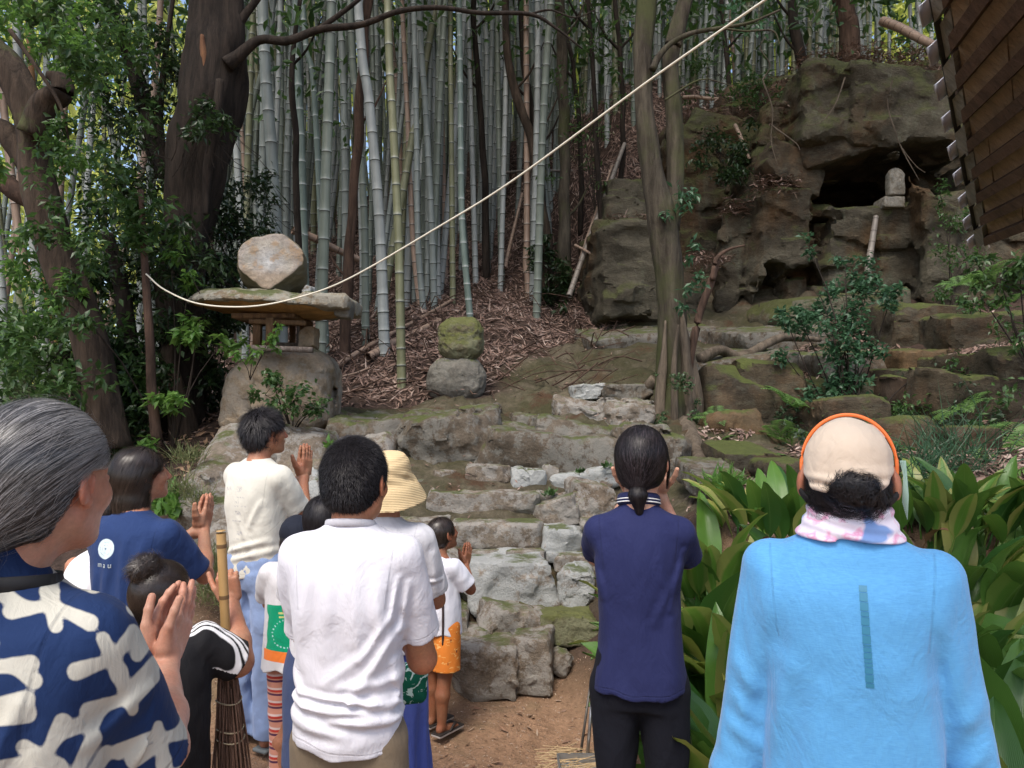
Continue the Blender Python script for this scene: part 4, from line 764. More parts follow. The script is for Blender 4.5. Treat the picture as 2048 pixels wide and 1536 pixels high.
# the grove behind: many slimmer culms, alike at this distance
protos = {}
for kd in ('blue', 'green', 'olive', 'tan', 'pale', 'ringed'):
    for v in range(2):
        V, F, nd, rg = culm_geo([(0, 0, 0), (rng.uniform(-.15, .15), .0, 4), (rng.uniform(-.5, .5), 0, 9), (rng.uniform(-1.1, 1.1), 0, 14)], .052, .030, .30, 7, 50+v); protos[kd, v] = mesh('bamboo_far', V, F, True, {'node': nd, 'ring': rg}, bm_mats[kd])
kinds = ['blue']*6+['green']*4+['pale']*6+['olive']*2+['tan']*1+['ringed']
cnt = 0
for i in range(1500):
    d = 10.0+14*rng.random()**1.5; px = rng.uniform(430, 1880); 
    if px > 1250: d = rng.uniform(14.5, 23)
    if px > 1560 and rng.random() < .75: continue
    if 1100 < px < 1260 and d < 14: continue
    if 600 < px < 1100 and d < 10.6: continue
    x = (px-1024)/FPX*d
    if d < 14 and abs(px-950) < 60 and rng.random() < .7: continue
    z = G(x, d)[0]; kd = kinds[rng.integers(len(kinds))]; s = rng.uniform(.75, 1.25)
    o = link('bamboo', protos[kd, int(rng.integers(2))], None, (x, d, z-.15), (R(rng.normal(0, 2.5)), R(rng.normal(-1.5, 3.0)), rng.uniform(0, 6.28)))
    o.scale = (s, s, 1+rng.uniform(-.1, .1)); zone = ['behind the lantern disc', 'between the lantern and the peeling trunk', 'behind the thick leaning pair', 'behind the mossy stacked rocks', 'behind the isolated green culm', 'behind the crooked brown trunk', 'left of the double tree', 'behind the double tree', 'above the litter bank', 'on the cliff top'][int(np.searchsorted([560, 690, 790, 930, 1010, 1100, 1260, 1380, 1560], px))]
    lean = o.rotation_euler.y; tn = {'blue': 'blue-grey', 'green': 'green', 'pale': 'pale', 'olive': 'olive', 'tan': 'dry tan', 'ringed': 'white-ringed'}[kd]
    lab = f"{'thin' if s < .93 else 'slim' if s < 1.1 else 'stout'} {tn} bamboo, {'upright' if abs(lean) < .03 else 'leaning'}, {'near' if d < 14 else 'midway' if d < 18 else 'far'} in the grove {zone}"; tag(o, lab, 'bamboo', lab); cnt += 1
    if cnt >= 232: break
for i in range(34):   # bamboo beyond the left shrubs
    d = rng.uniform(10, 20); px = rng.uniform(-60, 420); x = (px-1024)/FPX*d; z = G(x, d)[0]; kd = ['pale', 'blue', 'tan', 'green'][rng.integers(4)]
    o = link('bamboo', protos[kd, int(rng.integers(2))], None, (x, d, z-.15), (R(rng.normal(0, 2)), R(rng.normal(-5, 3.0)), rng.uniform(0, 6.28))); tag(o, {'blue': 'blue-grey', 'green': 'green', 'pale': 'pale', 'tan': 'tan'}[kd]+' bamboo far behind the left shrubs', 'bamboo', kd+' bamboo behind the left shrubs')
VV = []; FF = []; ND = []; RG = []; MI = []; o_ = 0      # past the countable ones the grove reads as one mass of stems
sc_ = culm_geo([(0, 0, 0), (.1, 0, 4), (-.2, 0, 9), (.3, 0, 14)], .052, .030, .32, 5, 99)
for i in range(460):
    d = rng.uniform(14, 25); px = rng.uniform(420, 1750); x = (px-1024)/FPX*d; z = G(x, d)[0]-.2; a = rng.normal(0, .04); V = sc_[0]*np.array([1, 1, rng.uniform(.9, 1.15)]); V[:, 0] += V[:, 2]*a; V = V*np.array([1, 1, 1])+np.array([x, d, z])
    VV.append(V); FF.append(sc_[1]+o_); ND.append(sc_[2]); RG.append(sc_[3]); MI += [int(rng.integers(4))]*len(sc_[1]); o_ += len(V)
tag(link('bamboo_thicket', mesh('bamboo_thicket', np.vstack(VV), np.vstack(FF), True, {'node': np.concatenate(ND), 'ring': np.concatenate(RG)}, [bm_mats[k] for k in ('blue', 'pale', 'green', 'olive')], MI)), 'dense mass of far bamboo stems filling the back of the grove', 'bamboo', kind='stuff')
# ------------------------------------------------------------ leaves
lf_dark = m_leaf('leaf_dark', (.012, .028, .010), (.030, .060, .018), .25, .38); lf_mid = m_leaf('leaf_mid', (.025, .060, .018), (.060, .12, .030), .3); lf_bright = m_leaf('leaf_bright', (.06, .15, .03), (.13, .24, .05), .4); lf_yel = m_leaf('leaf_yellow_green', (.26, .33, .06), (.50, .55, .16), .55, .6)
lf_teal = m_leaf('leaf_blue_green', (.025, .070, .032), (.06, .135, .065), .28, .45)
def cluster(px, py, rpx, d, n, depth=None, flat=1.0):
    """leaf base points in a lumpy ball"""
    c = at(px, py, d); r = rpx*d/FPX; k = max(3, n//40); cen = rng.normal(size=(k, 3))*.55*r; cen[:, 2] *= flat; i = rng.integers(0, k, n); P = c+cen[i]+rng.normal(size=(n, 3))*r*.22
    if depth: P[:, 1] = c[1]+(P[:, 1]-c[1])*depth
    return P
def leafobj(name, P, L, W, mat, parent=None, loc=None, droop=-.3, curl=.12, Lv=.35, **k):
    n = len(P); D = unit(n, droop*2); D[:, 2] *= .6; N = unit(n, 2.2); V, F, r = leaves(P, D, N, L*(1-Lv/2+Lv*rng.random(n)), W*(1-Lv/2+Lv*rng.random(n)), curl)
    loc = P.mean(0) if loc is None else loc
    return link(name, mesh(name, V-loc, F, False, {'rnd': r}, mat), parent, tuple(loc))
def branch_to(b, a, P, r=.004, sag=.1):
    a = np.asarray(a, float); P = np.asarray(P, float); m = (a+P)/2+np.array([0, 0, -sag*np.linalg.norm(P-a)])+rng.normal(size=3)*.05*np.linalg.norm(P-a); b.tube(spline([a, m, P], 7), np.linspace(r, r*.35, 7), 5, cap=False)
bark_dark = m_bark('bark_dark', (.036, .027, .021), (.013, .010, .008)); bark_mid = m_bark('bark_brown', (.070, .050, .036), (.026, .019, .014), .15); bark_moss = m_bark('bark_mossy', (.080, .068, .050), (.032, .026, .019), .55, 1, (.040, .044, .018)); bark_red = m_bark('bark_reddish', (.10, .062, .045), (.042, .027, .02)); bark_pale = m_bark('bark_pale', (.15, .12, .09), (.07, .055, .04))
def limb(pix, wpx, d, mat, name, parent, n=40, sides=14, rough=.10, ds=None, wob=.0):
    P = [at(x, y, d if ds is None else ds[i]) for i, (x, y) in enumerate(pix)]; k = len(P); S_ = spline(P, n); t = np.linspace(0, k-1, n); dd = np.interp(t, range(k), [p[1] for p in P]); r = np.interp(t, range(k), wpx)*dd/FPX/2
    S_ = S_+wob*np.stack([vnoise(S_*2.2), vnoise(S_*2.2+9), vnoise(S_*2.2+5)], 1); V, F = tube(S_, r, sides, rough=rough); return child(link(name, mesh(name, V-S_[0], F, True, None, mat), None, tuple(S_[0])), parent)
def tree(px, py, d, label, cat='tree', name='tree', group=None): o = empty(name, tuple(at(px, py, d)), label, cat, group); bpy.context.view_layer.update(); return o
# big dark trunk left of the lantern
t = tree(365, 865, 6.9, 'huge dark twisted trunk left of the stone lantern, throwing long branches right')
limb([(352, 900), (368, 800), (368, 690), (362, 560), (380, 430), (402, 300), (416, 200), (430, 100), (436, 0), (440, -260), (430, -700)], [120, 90, 82, 88, 104, 122, 132, 128, 112, 90, 60], 6.9, bark_dark, 'trunk', t, 90, 28, .20)
limb([(372, 900), (362, 820), (340, 740), (345, 660)], [60, 50, 40, 30], 6.6, bark_mid, 'root_flare', t, 30, 14, .15)
for pix, wd, dd in [([(455, 130), (478, 112), (520, 80), (575, 82), (640, 58), (720, 50), (800, 22), (880, 15), (960, 26), (1060, 28), (1112, 56), (1165, 98)], [34, 26, 19, 17, 15, 13, 12, 11, 9, 8, 6, 3], 6.7), ([(640, 56), (680, 28), (722, -5), (800, -80)], [11, 10, 8, 5], 6.7), ([(462, 70), (490, 30), (520, -10), (560, -80)], [26, 18, 14, 10], 6.8),
                   ([(375, 440), (330, 340), (300, 250), (262, 130), (215, 0), (180, -120)], [50, 36, 30, 26, 22, 18], 7.2), ([(330, 350), (318, 240), (330, 120), (350, -30)], [22, 16, 12, 8], 7.2), ([(370, 420), (300, 300), (290, 180), (240, 60), (230, -50)], [26, 20, 16, 13, 10], 7.4), ([(1060, 28), (1100, 20), (1150, 35), (1190, 20)], [5, 4, 3, 2], 6.7), ([(440, 160), (430, 260), (415, 340), (412, 430)], [16, 22, 18, 10], 6.55)]: limb(pix, wd, dd, bark_dark, 'branch', t, 46, 10, .12)
limb([(404, 70), (407, 110), (410, 160)], [8, 16, 8], 6.62, m_bark('torn_wood', (.22, .11, .055), (.09, .045, .028)), 'torn_bark', t, 16, 10, .2)
P = np.vstack([cluster(*a) for a in [(330, 120, 70, 7.1, 420), (290, 330, 80, 7.0, 700), (300, 480, 90, 6.8, 900), (370, 520, 70, 6.4, 500), (420, 230, 45, 6.3, 260), (440, 420, 70, 7.4, 600), (460, 520, 60, 7.4, 420), (230, 60, 70, 7, 420), (250, 220, 60, 7.2, 400), (480, 470, 60, 7.8, 420), (200, 420, 70, 7.2, 420), (520, 395, 50, 7.7, 300), (395, 620, 60, 7.0, 350)]])
b = MB(); base = at(380, 430, 7.0)
for q_ in P[::14]: branch_to(b, q_+np.array([rng.normal()*.2, .1, -.3]), q_, .004)
child(b.build('twigs', bark_dark, smooth=True, loc=tuple(base)), t); child(leafobj('foliage', P, .085, .034, lf_dark), t)
# forked tree at the left border
t = tree(190, 860, 5.9, 'forked brown tree at the left border with a gnarled burl')
limb([(215, 900), (200, 800), (182, 690), (150, 600), (118, 520), (92, 420), (72, 340), (66, 270), (50, 200), (10, 130), (-50, 60), (-120, -60)], [84, 72, 66, 64, 66, 70, 64, 62, 68, 58, 48, 40], 5.9, bark_mid, 'trunk', t, 80, 22, .16)
limb([(62, 270), (90, 210), (122, 188), (118, 160), (96, 150)], [60, 56, 50, 40, 18], 5.75, bark_mid, 'burl', t, 30, 16, .22); limb([(60, 330), (15, 270), (-20, 250), (-80, 230)], [50, 46, 42, 40], 6, bark_mid, 'branch', t, 24, 14, .12); limb([(80, 400), (30, 380), (-30, 330)], [50, 40, 36], 6.1, bark_red, 'branch', t, 24, 14, .12)
limb([(20, 60), (70, 130), (120, 210), (140, 290)], [10, 9, 8, 3], 5.6, bark_mid, 'branch', t, 24, 8, .1)
P = np.vstack([cluster(*a) for a in [(60, 50, 70, 6.6, 400), (150, 110, 70, 6.6, 420), (10, 330, 40, 4.6, 90), (120, 330, 60, 6.8, 300), (190, 30, 70, 6.8, 350), (90, 250, 40, 6.4, 160), (30, 560, 60, 6.8, 260), (100, 640, 70, 6.6, 380)]]); child(leafobj('foliage', P, .085, .042, lf_bright), t)
P = np.vstack([cluster(*a) for a in [(110, 40, 60, 5.3, 260), (190, 140, 60, 5.4, 260), (150, 260, 60, 5.6, 260), (200, 330, 70, 5.6, 320), (180, 480, 60, 5.5, 300), (240, 60, 60, 5.8, 240), (140, 640, 50, 5.4, 200)]]); child(leafobj('outer_foliage', P, .075, .036, lf_mid), t)
# slender red-brown trunk and the leaning stem beside it
t = tree(312, 872, 6.0, 'slender reddish-brown trunk standing in the left shrubs'); limb([(313, 880), (303, 780), (300, 690), (294, 600), (288, 500), (282, 380)], [22, 19, 18, 16, 14, 10], 6.0, bark_red, 'trunk', t, 36, 10, .08)
P = np.vstack([cluster(*a) for a in [(300, 470, 60, 6.0, 200), (280, 400, 50, 6.0, 140)]]); child(leafobj('foliage', P, .09, .045, lf_mid), t)
t = tree(190, 880, 6.5, 'dark leaning stem behind the slender reddish trunk'); limb([(262, 860), (258, 760), (252, 640), (240, 560), (215, 470)], [60, 46, 36, 30, 24], 6.6, bark_dark, 'trunk', t, 36, 12, .15)
P = cluster(225, 560, 70, 6.7, 350); child(leafobj('foliage', P, .085, .04, lf_dark), t)
# right double trunk
t = tree(1350, 870, 6.9, 'tall mossy double-stemmed tree right of the steps, its base split and hollow')
limb([(1352, 930), (1348, 860), (1344, 760), (1344, 660), (1340, 560), (1326, 440), (1302, 320), (1287, 200), (1285, 100), (1294, 0), (1310, -200), (1330, -600)], [102, 82, 60, 56, 56, 62, 46, 40, 38, 40, 36, 30], 6.9, bark_moss, 'trunk', t, 100, 24, .17)
limb([(1342, 460), (1352, 350), (1348, 230), (1340, 130), (1354, 60), (1378, -20), (1420, -160)], [36, 36, 36, 34, 32, 28, 24], 6.95, bark_moss, 'stem', t, 50, 18, .10)
for pix, wd, dd in [([(1376, 900), (1376, 820), (1372, 740), (1366, 680), (1360, 620)], [34, 30, 26, 22, 6], 6.80), ([(1320, 900), (1325, 820), (1328, 740), (1330, 640)], [30, 22, 18, 4], 6.80), ([(1355, 880), (1352, 800), (1350, 720), (1356, 650)], [18, 15, 12, 4], 6.72), ([(1392, 880), (1388, 800), (1380, 720), (1384, 660)], [28, 24, 18, 5], 6.84)]: limb(pix, wd, dd, bark_pale, 'split_wood', t, 40, 12, .45, wob=.05)
limb([(1372, 800), (1384, 700), (1402, 620), (1422, 565), (1436, 520)], [16, 15, 14, 14, 8], 6.80, bark_red, 'dead_stem', t, 30, 12, .2); limb([(1425, 560), (1432, 520), (1455, 500), (1490, 490)], [12, 9, 6, 3], 6.75, bark_red, 'branch', t, 20, 8, .1)
for pix, wd, dd in [([(1305, 140), (1320, 110), (1345, 85), (1385, 66), (1440, 56), (1500, 45), (1560, 20)], [16, 13, 11, 10, 8, 6, 4], 6.8), ([(1440, 56), (1490, 62), (1545, 62), (1560, 90)], [5, 4, 4, 2], 6.8), ([(1330, 200), (1400, 160), (1460, 170)], [5, 4, 2], 6.8)]: limb(pix, wd, dd, bark_moss, 'branch', t, 36, 8, .1)
for pix, wd, ds in [([(1372, 850), (1392, 900), (1402, 940), (1396, 985), (1370, 1010)], [40, 30, 26, 26, 20], [6.7, 6.2, 5.8, 5.5, 5.4]), ([(1310, 760), (1275, 790), (1240, 800), (1200, 800)], [26, 18, 14, 8], [7.0, 7.1, 7.1, 7.1]), ([(1400, 870), (1440, 900), (1500, 905), (1545, 915)], [26, 18, 16, 8], [6.6, 6.2, 6.1, 6.0]), ([(1385, 1000), (1380, 1030), (1395, 1060)], [14, 12, 8], [5.4, 5.1, 4.9]), ([(1400, 720), (1440, 700), (1480, 715), (1530, 690), (1570, 675), (1640, 680)], [24, 20, 24, 18, 16, 10], [7.6, 7.7, 7.8, 8.0, 8.2, 8.4])]: limb(pix, wd, 0, bark_pale, 'root', t, 30, 10, .18, ds=ds)
P = np.vstack([cluster(*a) for a in [(1358, 410, 36, 6.7, 60), (1380, 395, 22, 6.8, 30), (1375, 575, 32, 6.5, 70), (1400, 490, 26, 6.5, 30), (1500, 30, 50, 6.9, 70)]]); child(leafobj('foliage', P, .075, .035, lf_teal), t)

ivy = []   # small creeping leaves over the mossy base
for _ in range(1500):
    y = rng.uniform(745, 905); x = rng.uniform(1296, 1398); 
    if fbm(np.array([[x/40, y/40, 0.]]), 2)[0] > -.05: ivy.append(at(x, y, 6.9-.30*math.sqrt(max(0, 1-((x-1348)/58)**2))-.03))
child(leafobj('creeper', np.array(ivy), .034, .026, m_leaf('leaf_creeper', (.03, .065, .025), (.085, .14, .06), .2)), t)
# dark trunks among the bamboo
for pix, wd, d, mt, lab in [([(688, 700), (698, 560), (706, 400), (718, 250), (728, 100), (738, -60)], [22, 22, 18, 20, 20, 18], 9.0, bark_red, 'brown peeling trunk among the bamboo, right of the lantern roof'), ([(1092, 490), (1078, 400), (1062, 280), (1030, 180), (1012, 80), (1010, -60)], [26, 24, 20, 18, 16, 14], 11.5, bark_mid, 'crooked brown trunk bending left behind the rope'),
    ([(1085, 420), (1072, 300), (1058, 200), (1046, 90), (1040, -60)], [16, 15, 14, 13, 12], 11.8, bark_dark, 'dark straight stem growing beside the crooked brown trunk'), ([(972, 430), (968, 330), (958, 180), (950, 60), (948, -60)], [14, 13, 12, 11, 10], 12, bark_dark, 'thin dark stem between two blue bamboos'),
    ([(1132, 590), (1130, 440), (1128, 250), (1122, 80), (1118, -80)], [30, 22, 22, 22, 20], 11.4, bark_moss, 'straight mossy trunk in the middle distance left of the double tree'), ([(1206, 470), (1196, 340), (1188, 180), (1180, 60), (1170, -60)], [14, 12, 10, 9, 8], 11.2, bark_dark, 'thin black stem between the mossy trunk and the double tree'),
    ([(1612, 160), (1600, 110), (1588, 40), (1582, -80)], [24, 22, 20, 18], 13.2, bark_dark, 'dark trunk on top of the cliff, left one'), ([(1700, 75), (1692, 30), (1684, -80)], [40, 38, 34], 13.5, bark_red, 'broad reddish trunk on top of the cliff'), ([(598, 560), (592, 300), (586, 130), (600, 0)], [14, 12, 11, 9], 8.8, bark_dark, 'thin dark twisted stem right of the lantern disc'),
    ([(1240, 420), (1246, 250), (1238, 100), (1225, -40)], [12, 11, 10, 9], 12, bark_dark, 'thin dark stem just left of the double tree'), ([(1162, 300), (1150, 160), (1130, 60), (1120, -40)], [10, 9, 8, 7], 12.5, bark_dark, 'slim dark sapling high in the middle of the grove'), ([(1460, 190), (1452, 100), (1440, -40)], [10, 9, 8], 13.5, bark_dark, 'slim dark stem above the litter bank right of the double tree')]:
    t = tree(pix[0][0], pix[0][1], d, lab); q_ = at(*pix[0], d); g_ = G(q_[0], q_[1])[0]; limb([(pix[0][0], pix[0][1]+max(8, (q_[2]-g_)*FPX/d+10))]+pix, [wd[0]*1.15]+wd, d, mt, 'trunk', t, 50, 12, .14, wob=.025)
    for _ in range(2):
        k = rng.integers(1, len(pix)-1) if len(pix) > 2 else 0; sx = rng.choice([-1, 1]); limb([pix[k], (pix[k][0]+sx*30, pix[k][1]-35), (pix[k][0]+sx*60, pix[k][1]-100)], [6, 5, 2], d, mt, 'branch', t, 14, 6, .1)
# ------------------------------------------------------------ shrubs
def shrub(label, cat, blobs, L, W, mat, root, group=None, twig=12, name='shrub', droop=-.3, n_st=0, stw=.008):
    t = empty(name, tuple(root), label, cat, group); bpy.context.view_layer.update(); P = np.vstack([cluster(*a) for a in blobs]); b = MB()
    for a in blobs:
        c = at(a[0], a[1], a[3]); branch_to(b, root, c, stw, -.08)
        for q_ in P[rng.integers(0, len(P), max(3, a[4]//twig))]:
            if np.linalg.norm(q_-c) < a[2]*a[3]/FPX*2: branch_to(b, c, q_, stw*.4)
    child(b.build('stems', bark_dark, loc=tuple(root)), t); child(leafobj('foliage', P, L, W, mat, droop=droop), t); return t
shrub('dense dark bush under the forked tree on the left', 'bush', [(180, 560, 90, 6.9, 700), (120, 700, 90, 6.2, 700), (220, 700, 90, 6.3, 700), (60, 640, 80, 6.6, 500), (250, 790, 70, 6.3, 500), (160, 800, 80, 5.9, 500)], .09, .042, lf_mid, Gp(190, 6.3))
shrub('dark evergreen bush against the left side of the lantern', 'bush', [(430, 560, 60, 7.3, 420), (440, 650, 60, 7.3, 420), (410, 740, 50, 7.0, 320), (480, 600, 50, 7.6, 320), (340, 640, 60, 6.6, 420), (300, 740, 60, 6.4, 420), (430, 800, 40, 7.1, 220), (280, 850, 55, 6.2, 320), (350, 790, 45, 6.7, 220)], .085, .04, lf_dark, Gp(420, 7.2))
shrub('bright green sprays of a low shrub at the foot of the big trunk', 'bush', [(390, 680, 30, 6.1, 110), (400, 640, 22, 6.2, 70), (330, 810, 26, 5.9, 60), (350, 800, 20, 5.9, 40), (440, 690, 26, 6.2, 60), (300, 885, 24, 5.9, 70), (340, 500, 30, 6.2, 90), (380, 560, 26, 6.2, 70), (120, 590, 40, 5.7, 120)], .085, .042, lf_bright, Gp(345, 6.1))
shrub('light green undergrowth in the lower left behind the grey-haired man', 'bush', [(40, 700, 70, 8, 600), (120, 760, 70, 8, 600), (30, 790, 60, 7, 500), (200, 770, 50, 8.3, 380), (-30, 730, 60, 8, 300), (60, 820, 50, 7, 300), (240, 840, 50, 7.2, 260), (0, 640, 60, 8.5, 380)], .10, .03, m_leaf('leaf_pale', (.06, .11, .04), (.17, .25, .11), .45), Gp(90, 7.8))
shrub('green bush at the far left border, partly outside the picture', 'bush', [(-120, 760, 80, 7.2, 420), (-240, 740, 90, 7.4, 420), (-380, 760, 90, 7.2, 380), (-120, 640, 70, 7.8, 300), (-300, 640, 90, 8, 360), (-60, 840, 60, 6.4, 260), (-200, 860, 60, 6.4, 260)], .10, .045, lf_mid, Gp(-180, 7.0))
shrub('small glossy shrub growing in front of the lantern boulder', 'shrub', [(560, 770, 30, 5.95, 120), (590, 800, 38, 5.9, 170), (530, 790, 26, 5.95, 90), (610, 830, 26, 5.9, 80), (630, 812, 22, 5.9, 40), (540, 745, 14, 6.0, 24), (650, 812, 12, 5.9, 16)], .050, .032, lf_mid, at(585, 870, 6.05), stw=.006)
shrub('sprig of bright leaves beside the wooden ledge of the lantern', 'shrub', [(548, 668, 18, 5.95, 40), (538, 690, 16, 5.95, 30), (505, 700, 22, 6.0, 36), (480, 715, 18, 6.0, 24)], .055, .034, lf_bright, at(500, 760, 6.1), stw=.004)
shrub('layered blue-green sapling in front of the cliff', 'shrub', [(1725, 585, 42, 6.9, 300), (1640, 590, 34, 6.9, 220), (1780, 600, 30, 6.9, 160), (1690, 640, 46, 6.8, 380), (1600, 640, 34, 6.8, 220), (1570, 635, 24, 6.8, 120), (1690, 700, 50, 6.7, 420), (1750, 690, 34, 6.7, 200), (1680, 770, 46, 6.6, 380), (1720, 760, 40, 6.6, 220), (1660, 830, 40, 6.5, 280), (1620, 500, 26, 7.0, 60), (1690, 530, 30, 7.0, 110), (1740, 545, 26, 7, 100), (1560, 700, 30, 6.8, 60)], .062, .034, lf_teal, at(1700, 900, 6.5), stw=.010, droop=0)
shrub('dark bush at the foot of the litter slope in the middle', 'bush', [(1100, 540, 32, 11.3, 300), (1105, 590, 30, 11.2, 260), (1085, 500, 24, 11.4, 140), (1125, 560, 26, 11.2, 180)], .10, .04, lf_dark, at(1105, 620, 11.2))
shrub('dark ivy-like bush hanging left of the cave', 'bush', [(1430, 300, 40, 10.6, 300), (1470, 330, 44, 10.4, 340), (1500, 300, 30, 10.5, 160), (1440, 340, 30, 10.5, 140)], .075, .04, lf_dark, at(1450, 280, 10.9))
shrub('thin leafy bush along the top of the cliff', 'bush', [(1440, 150, 50, 12, 260), (1520, 170, 50, 11.8, 260), (1590, 200, 40, 10.8, 160), (1480, 210, 50, 11.6, 220), (1380, 170, 40, 12.2, 160), (1560, 240, 30, 10.6, 90)], .085, .035, lf_mid, at(1500, 220, 11.9))
shrub('sparse leafy twigs in the grove above the rope', 'bush', [(1160, 170, 60, 11, 130), (1200, 260, 60, 11, 160), (1150, 320, 50, 11, 110), (1220, 120, 50, 11, 100), (1200, 40, 60, 11, 120)], .085, .03, lf_mid, at(1190, 420, 11.2))
shrub('leafy undergrowth at the right edge below the roof', 'bush', [(2000, 560, 40, 5.9, 130), (2040, 520, 40, 5.8, 130), (2020, 620, 40, 5.8, 80), (1960, 590, 30, 6.3, 60), (1950, 520, 24, 6.4, 50), (2040, 680, 34, 5.7, 60)], .070, .034, lf_mid, at(2060, 740, 5.9))
shrub('tangled low creeper on the bank right of the sapling', 'bush', [(1600, 850, 40, 6.5, 160), (1570, 900, 34, 6.1, 130), (1640, 900, 44, 6.1, 170), (1790, 790, 50, 6.8, 160), (1860, 760, 50, 7, 130), (1700, 880, 40, 6.2, 120), (1580, 960, 30, 5.4, 80), (1900, 900, 50, 5.7, 150), (1960, 820, 50, 6.2, 140), (1990, 740, 40, 6.6, 90)], .042, .026, m_leaf('leaf_creeper_dark', (.015, .03, .014), (.05, .085, .04), .2), Gp(1700, 6.3))
shrub('leafy growth trailing down the right side of the cliff', 'bush', [(1900, 440, 40, 8.9, 160), (1930, 520, 50, 8.6, 200), (1900, 600, 40, 8.6, 140), (1960, 640, 40, 7.8, 140), (1880, 380, 26, 9.2, 80)], .06, .03, lf_mid, at(1910, 660, 8.7))
shrub('low leafy growth over the bank at the right', 'bush', [(1850, 830, 60, 6.2, 260), (1930, 760, 60, 6.6, 260), (2010, 840, 60, 5.7, 260), (1780, 860, 50, 6.0, 220), (2000, 700, 50, 6.6, 200), (1480, 930, 30, 5.7, 90), (1740, 930, 50, 5.3, 200)], .055, .03, lf_mid, Gp(1880, 6.2))
# ferns, bright rosette plant, grass tufts
lf_fern = m_leaf('fern_green', (.06, .13, .03), (.13, .24, .06), .4, .55)
def fern_mesh(n=6, L=.32, seed=0):
    g = np.random.default_rng(seed); VV = []; FF = []; RR = []; o = 0
    for i in range(n):
        a = i/n*6.28+g.uniform(-.3, .3); ln = L*g.uniform(.7, 1.1); t = np.linspace(.08, 1, 15); sp = np.stack([np.cos(a)*t*ln*.8, np.sin(a)*t*ln*.8, ln*(.75*t-.62*t*t)], 1); D = np.gradient(sp, axis=0); D /= np.linalg.norm(D, axis=1, keepdims=True); S_ = np.cross(D, ZA)
        S_ /= np.linalg.norm(S_, axis=1, keepdims=True)
        for sg in (-1, 1):
            pl = ln*.30*np.sin(np.pi*(t**.7)*.94+.1); v, f, r = leaves(sp, S_*sg+D*.35, np.cross(S_, D), pl, .018, .1); VV.append(v); FF.append(f+o); RR.append(r); o += len(v)
        v, f = tube(sp, .002, 4, cap=False); VV.append(v); f = np.array([[q[0], q[1], q[2]] for q in f]+[[q[0], q[2], q[3]] for q in f]); FF.append(f+o); RR.append(np.zeros(len(v))); o += len(v)
    return mesh('fern', np.vstack(VV), np.vstack(FF), False, {'rnd': np.concatenate(RR)}, lf_fern)
ZA = np.array([0., 0, 1]); fm = [fern_mesh(6, .36, 1), fern_mesh(7, .42, 2), fern_mesh(5, .3, 3)]
for k, (px, py, d, s, lab) in enumerate([(1578, 800, 6.6, 1.2, 'fern on the dark rock left of the sapling'), (1432, 826, 6.6, .7, 'small fern right beside the mossy tree base'), (1434, 880, 6.3, .8, 'fern low on the rock right of the tree roots'), (1555, 925, 5.8, 1.0, 'bright fern above the plants, below the brown rock'), (1560, 865, 6.3, .9, 'fern half hidden left of the beige cap'),
                                     (1935, 880, 5.6, 1.4, 'large fern on the bank right of the beige cap'), (1990, 880, 5.5, 1.2, 'fern near the right edge on the bank'), (1925, 815, 6.0, 1.0, 'fern higher on the right bank'), (1905, 780, 6.4, .8, 'small fern under the right rocks'), (1990, 970, 4.9, 1.3, 'drooping fern just above the big leaves at the right'), (1880, 965, 5.1, 1.1, 'fern between the cap and the right edge'),
                                     (1800, 910, 5.6, .9, 'small fern touching the cap on its right'), (1920, 560, 7.4, .9, 'fern growing beside the lower end of the roof'), (1975, 545, 7.0, .8, 'fern under the roof corner'), (2030, 590, 6.2, 1.0, 'fern at the far right below the roof'), (1530, 810, 7.0, .6, 'tiny fern on the split rock'), (1940, 930, 5.2, 1.0, 'fern in front of the large bank fern')]):
    p = at(px, py, d); o = link('fern', fm[k % 3], None, tuple(p-np.array([0, 0, .06])), (R(25), 0, rng.uniform(0, 6))); o.scale = (s,)*3; tag(o, lab, 'fern', 'ferns on the right bank')
def rosette(px, py, d, L, W, n, mat, label, nm='plant', up=1.2, cat='plant'):
    p = at(px, py, d); P = np.tile(p, (n, 1))+rng.normal(size=(n, 3))*np.array([.10, .10, .04])*L*3; D = unit(n, up); D[:, 2] = np.abs(D[:, 2])+.2; V, F, r = leaves(P, D, unit(n, 1), L*(.6+.6*rng.random(n)), W, .5); return tag(link(nm, mesh(nm, V-p, F, False, {'rnd': r}, mat), None, tuple(p)), label, cat)
rosette(1446, 985, 4.9, .16, .030, 150, lf_bright, 'bright green low bushy plant between the tree root and the big leaves')
rosette(345, 1030, 5.0, .14, .06, 70, lf_bright, 'bright leafy weed on the rocks beside the praying girl'); rosette(330, 1010, 5.1, .16, .06, 50, lf_bright, 'light green weed left of the praying hands'); rosette(660, 895, 5.9, .08, .035, 26, lf_bright, 'little bright plant on the ledge behind the boy')
rosette(1100, 990, 5.75, .06, .03, 26, lf_mid, 'small weed growing in a joint of the steps'); rosette(1160, 945, 5.9, .05, .03, 16, lf_mid, 'tiny weed at the left end of the slanting white stone'); rosette(1215, 935, 5.9, .05, .03, 14, lf_mid, 'tiny weed above the slanting white stone')
gr_m = m_leaf('grass_blade', (.07, .10, .03), (.19, .20, .09), .35, .6)
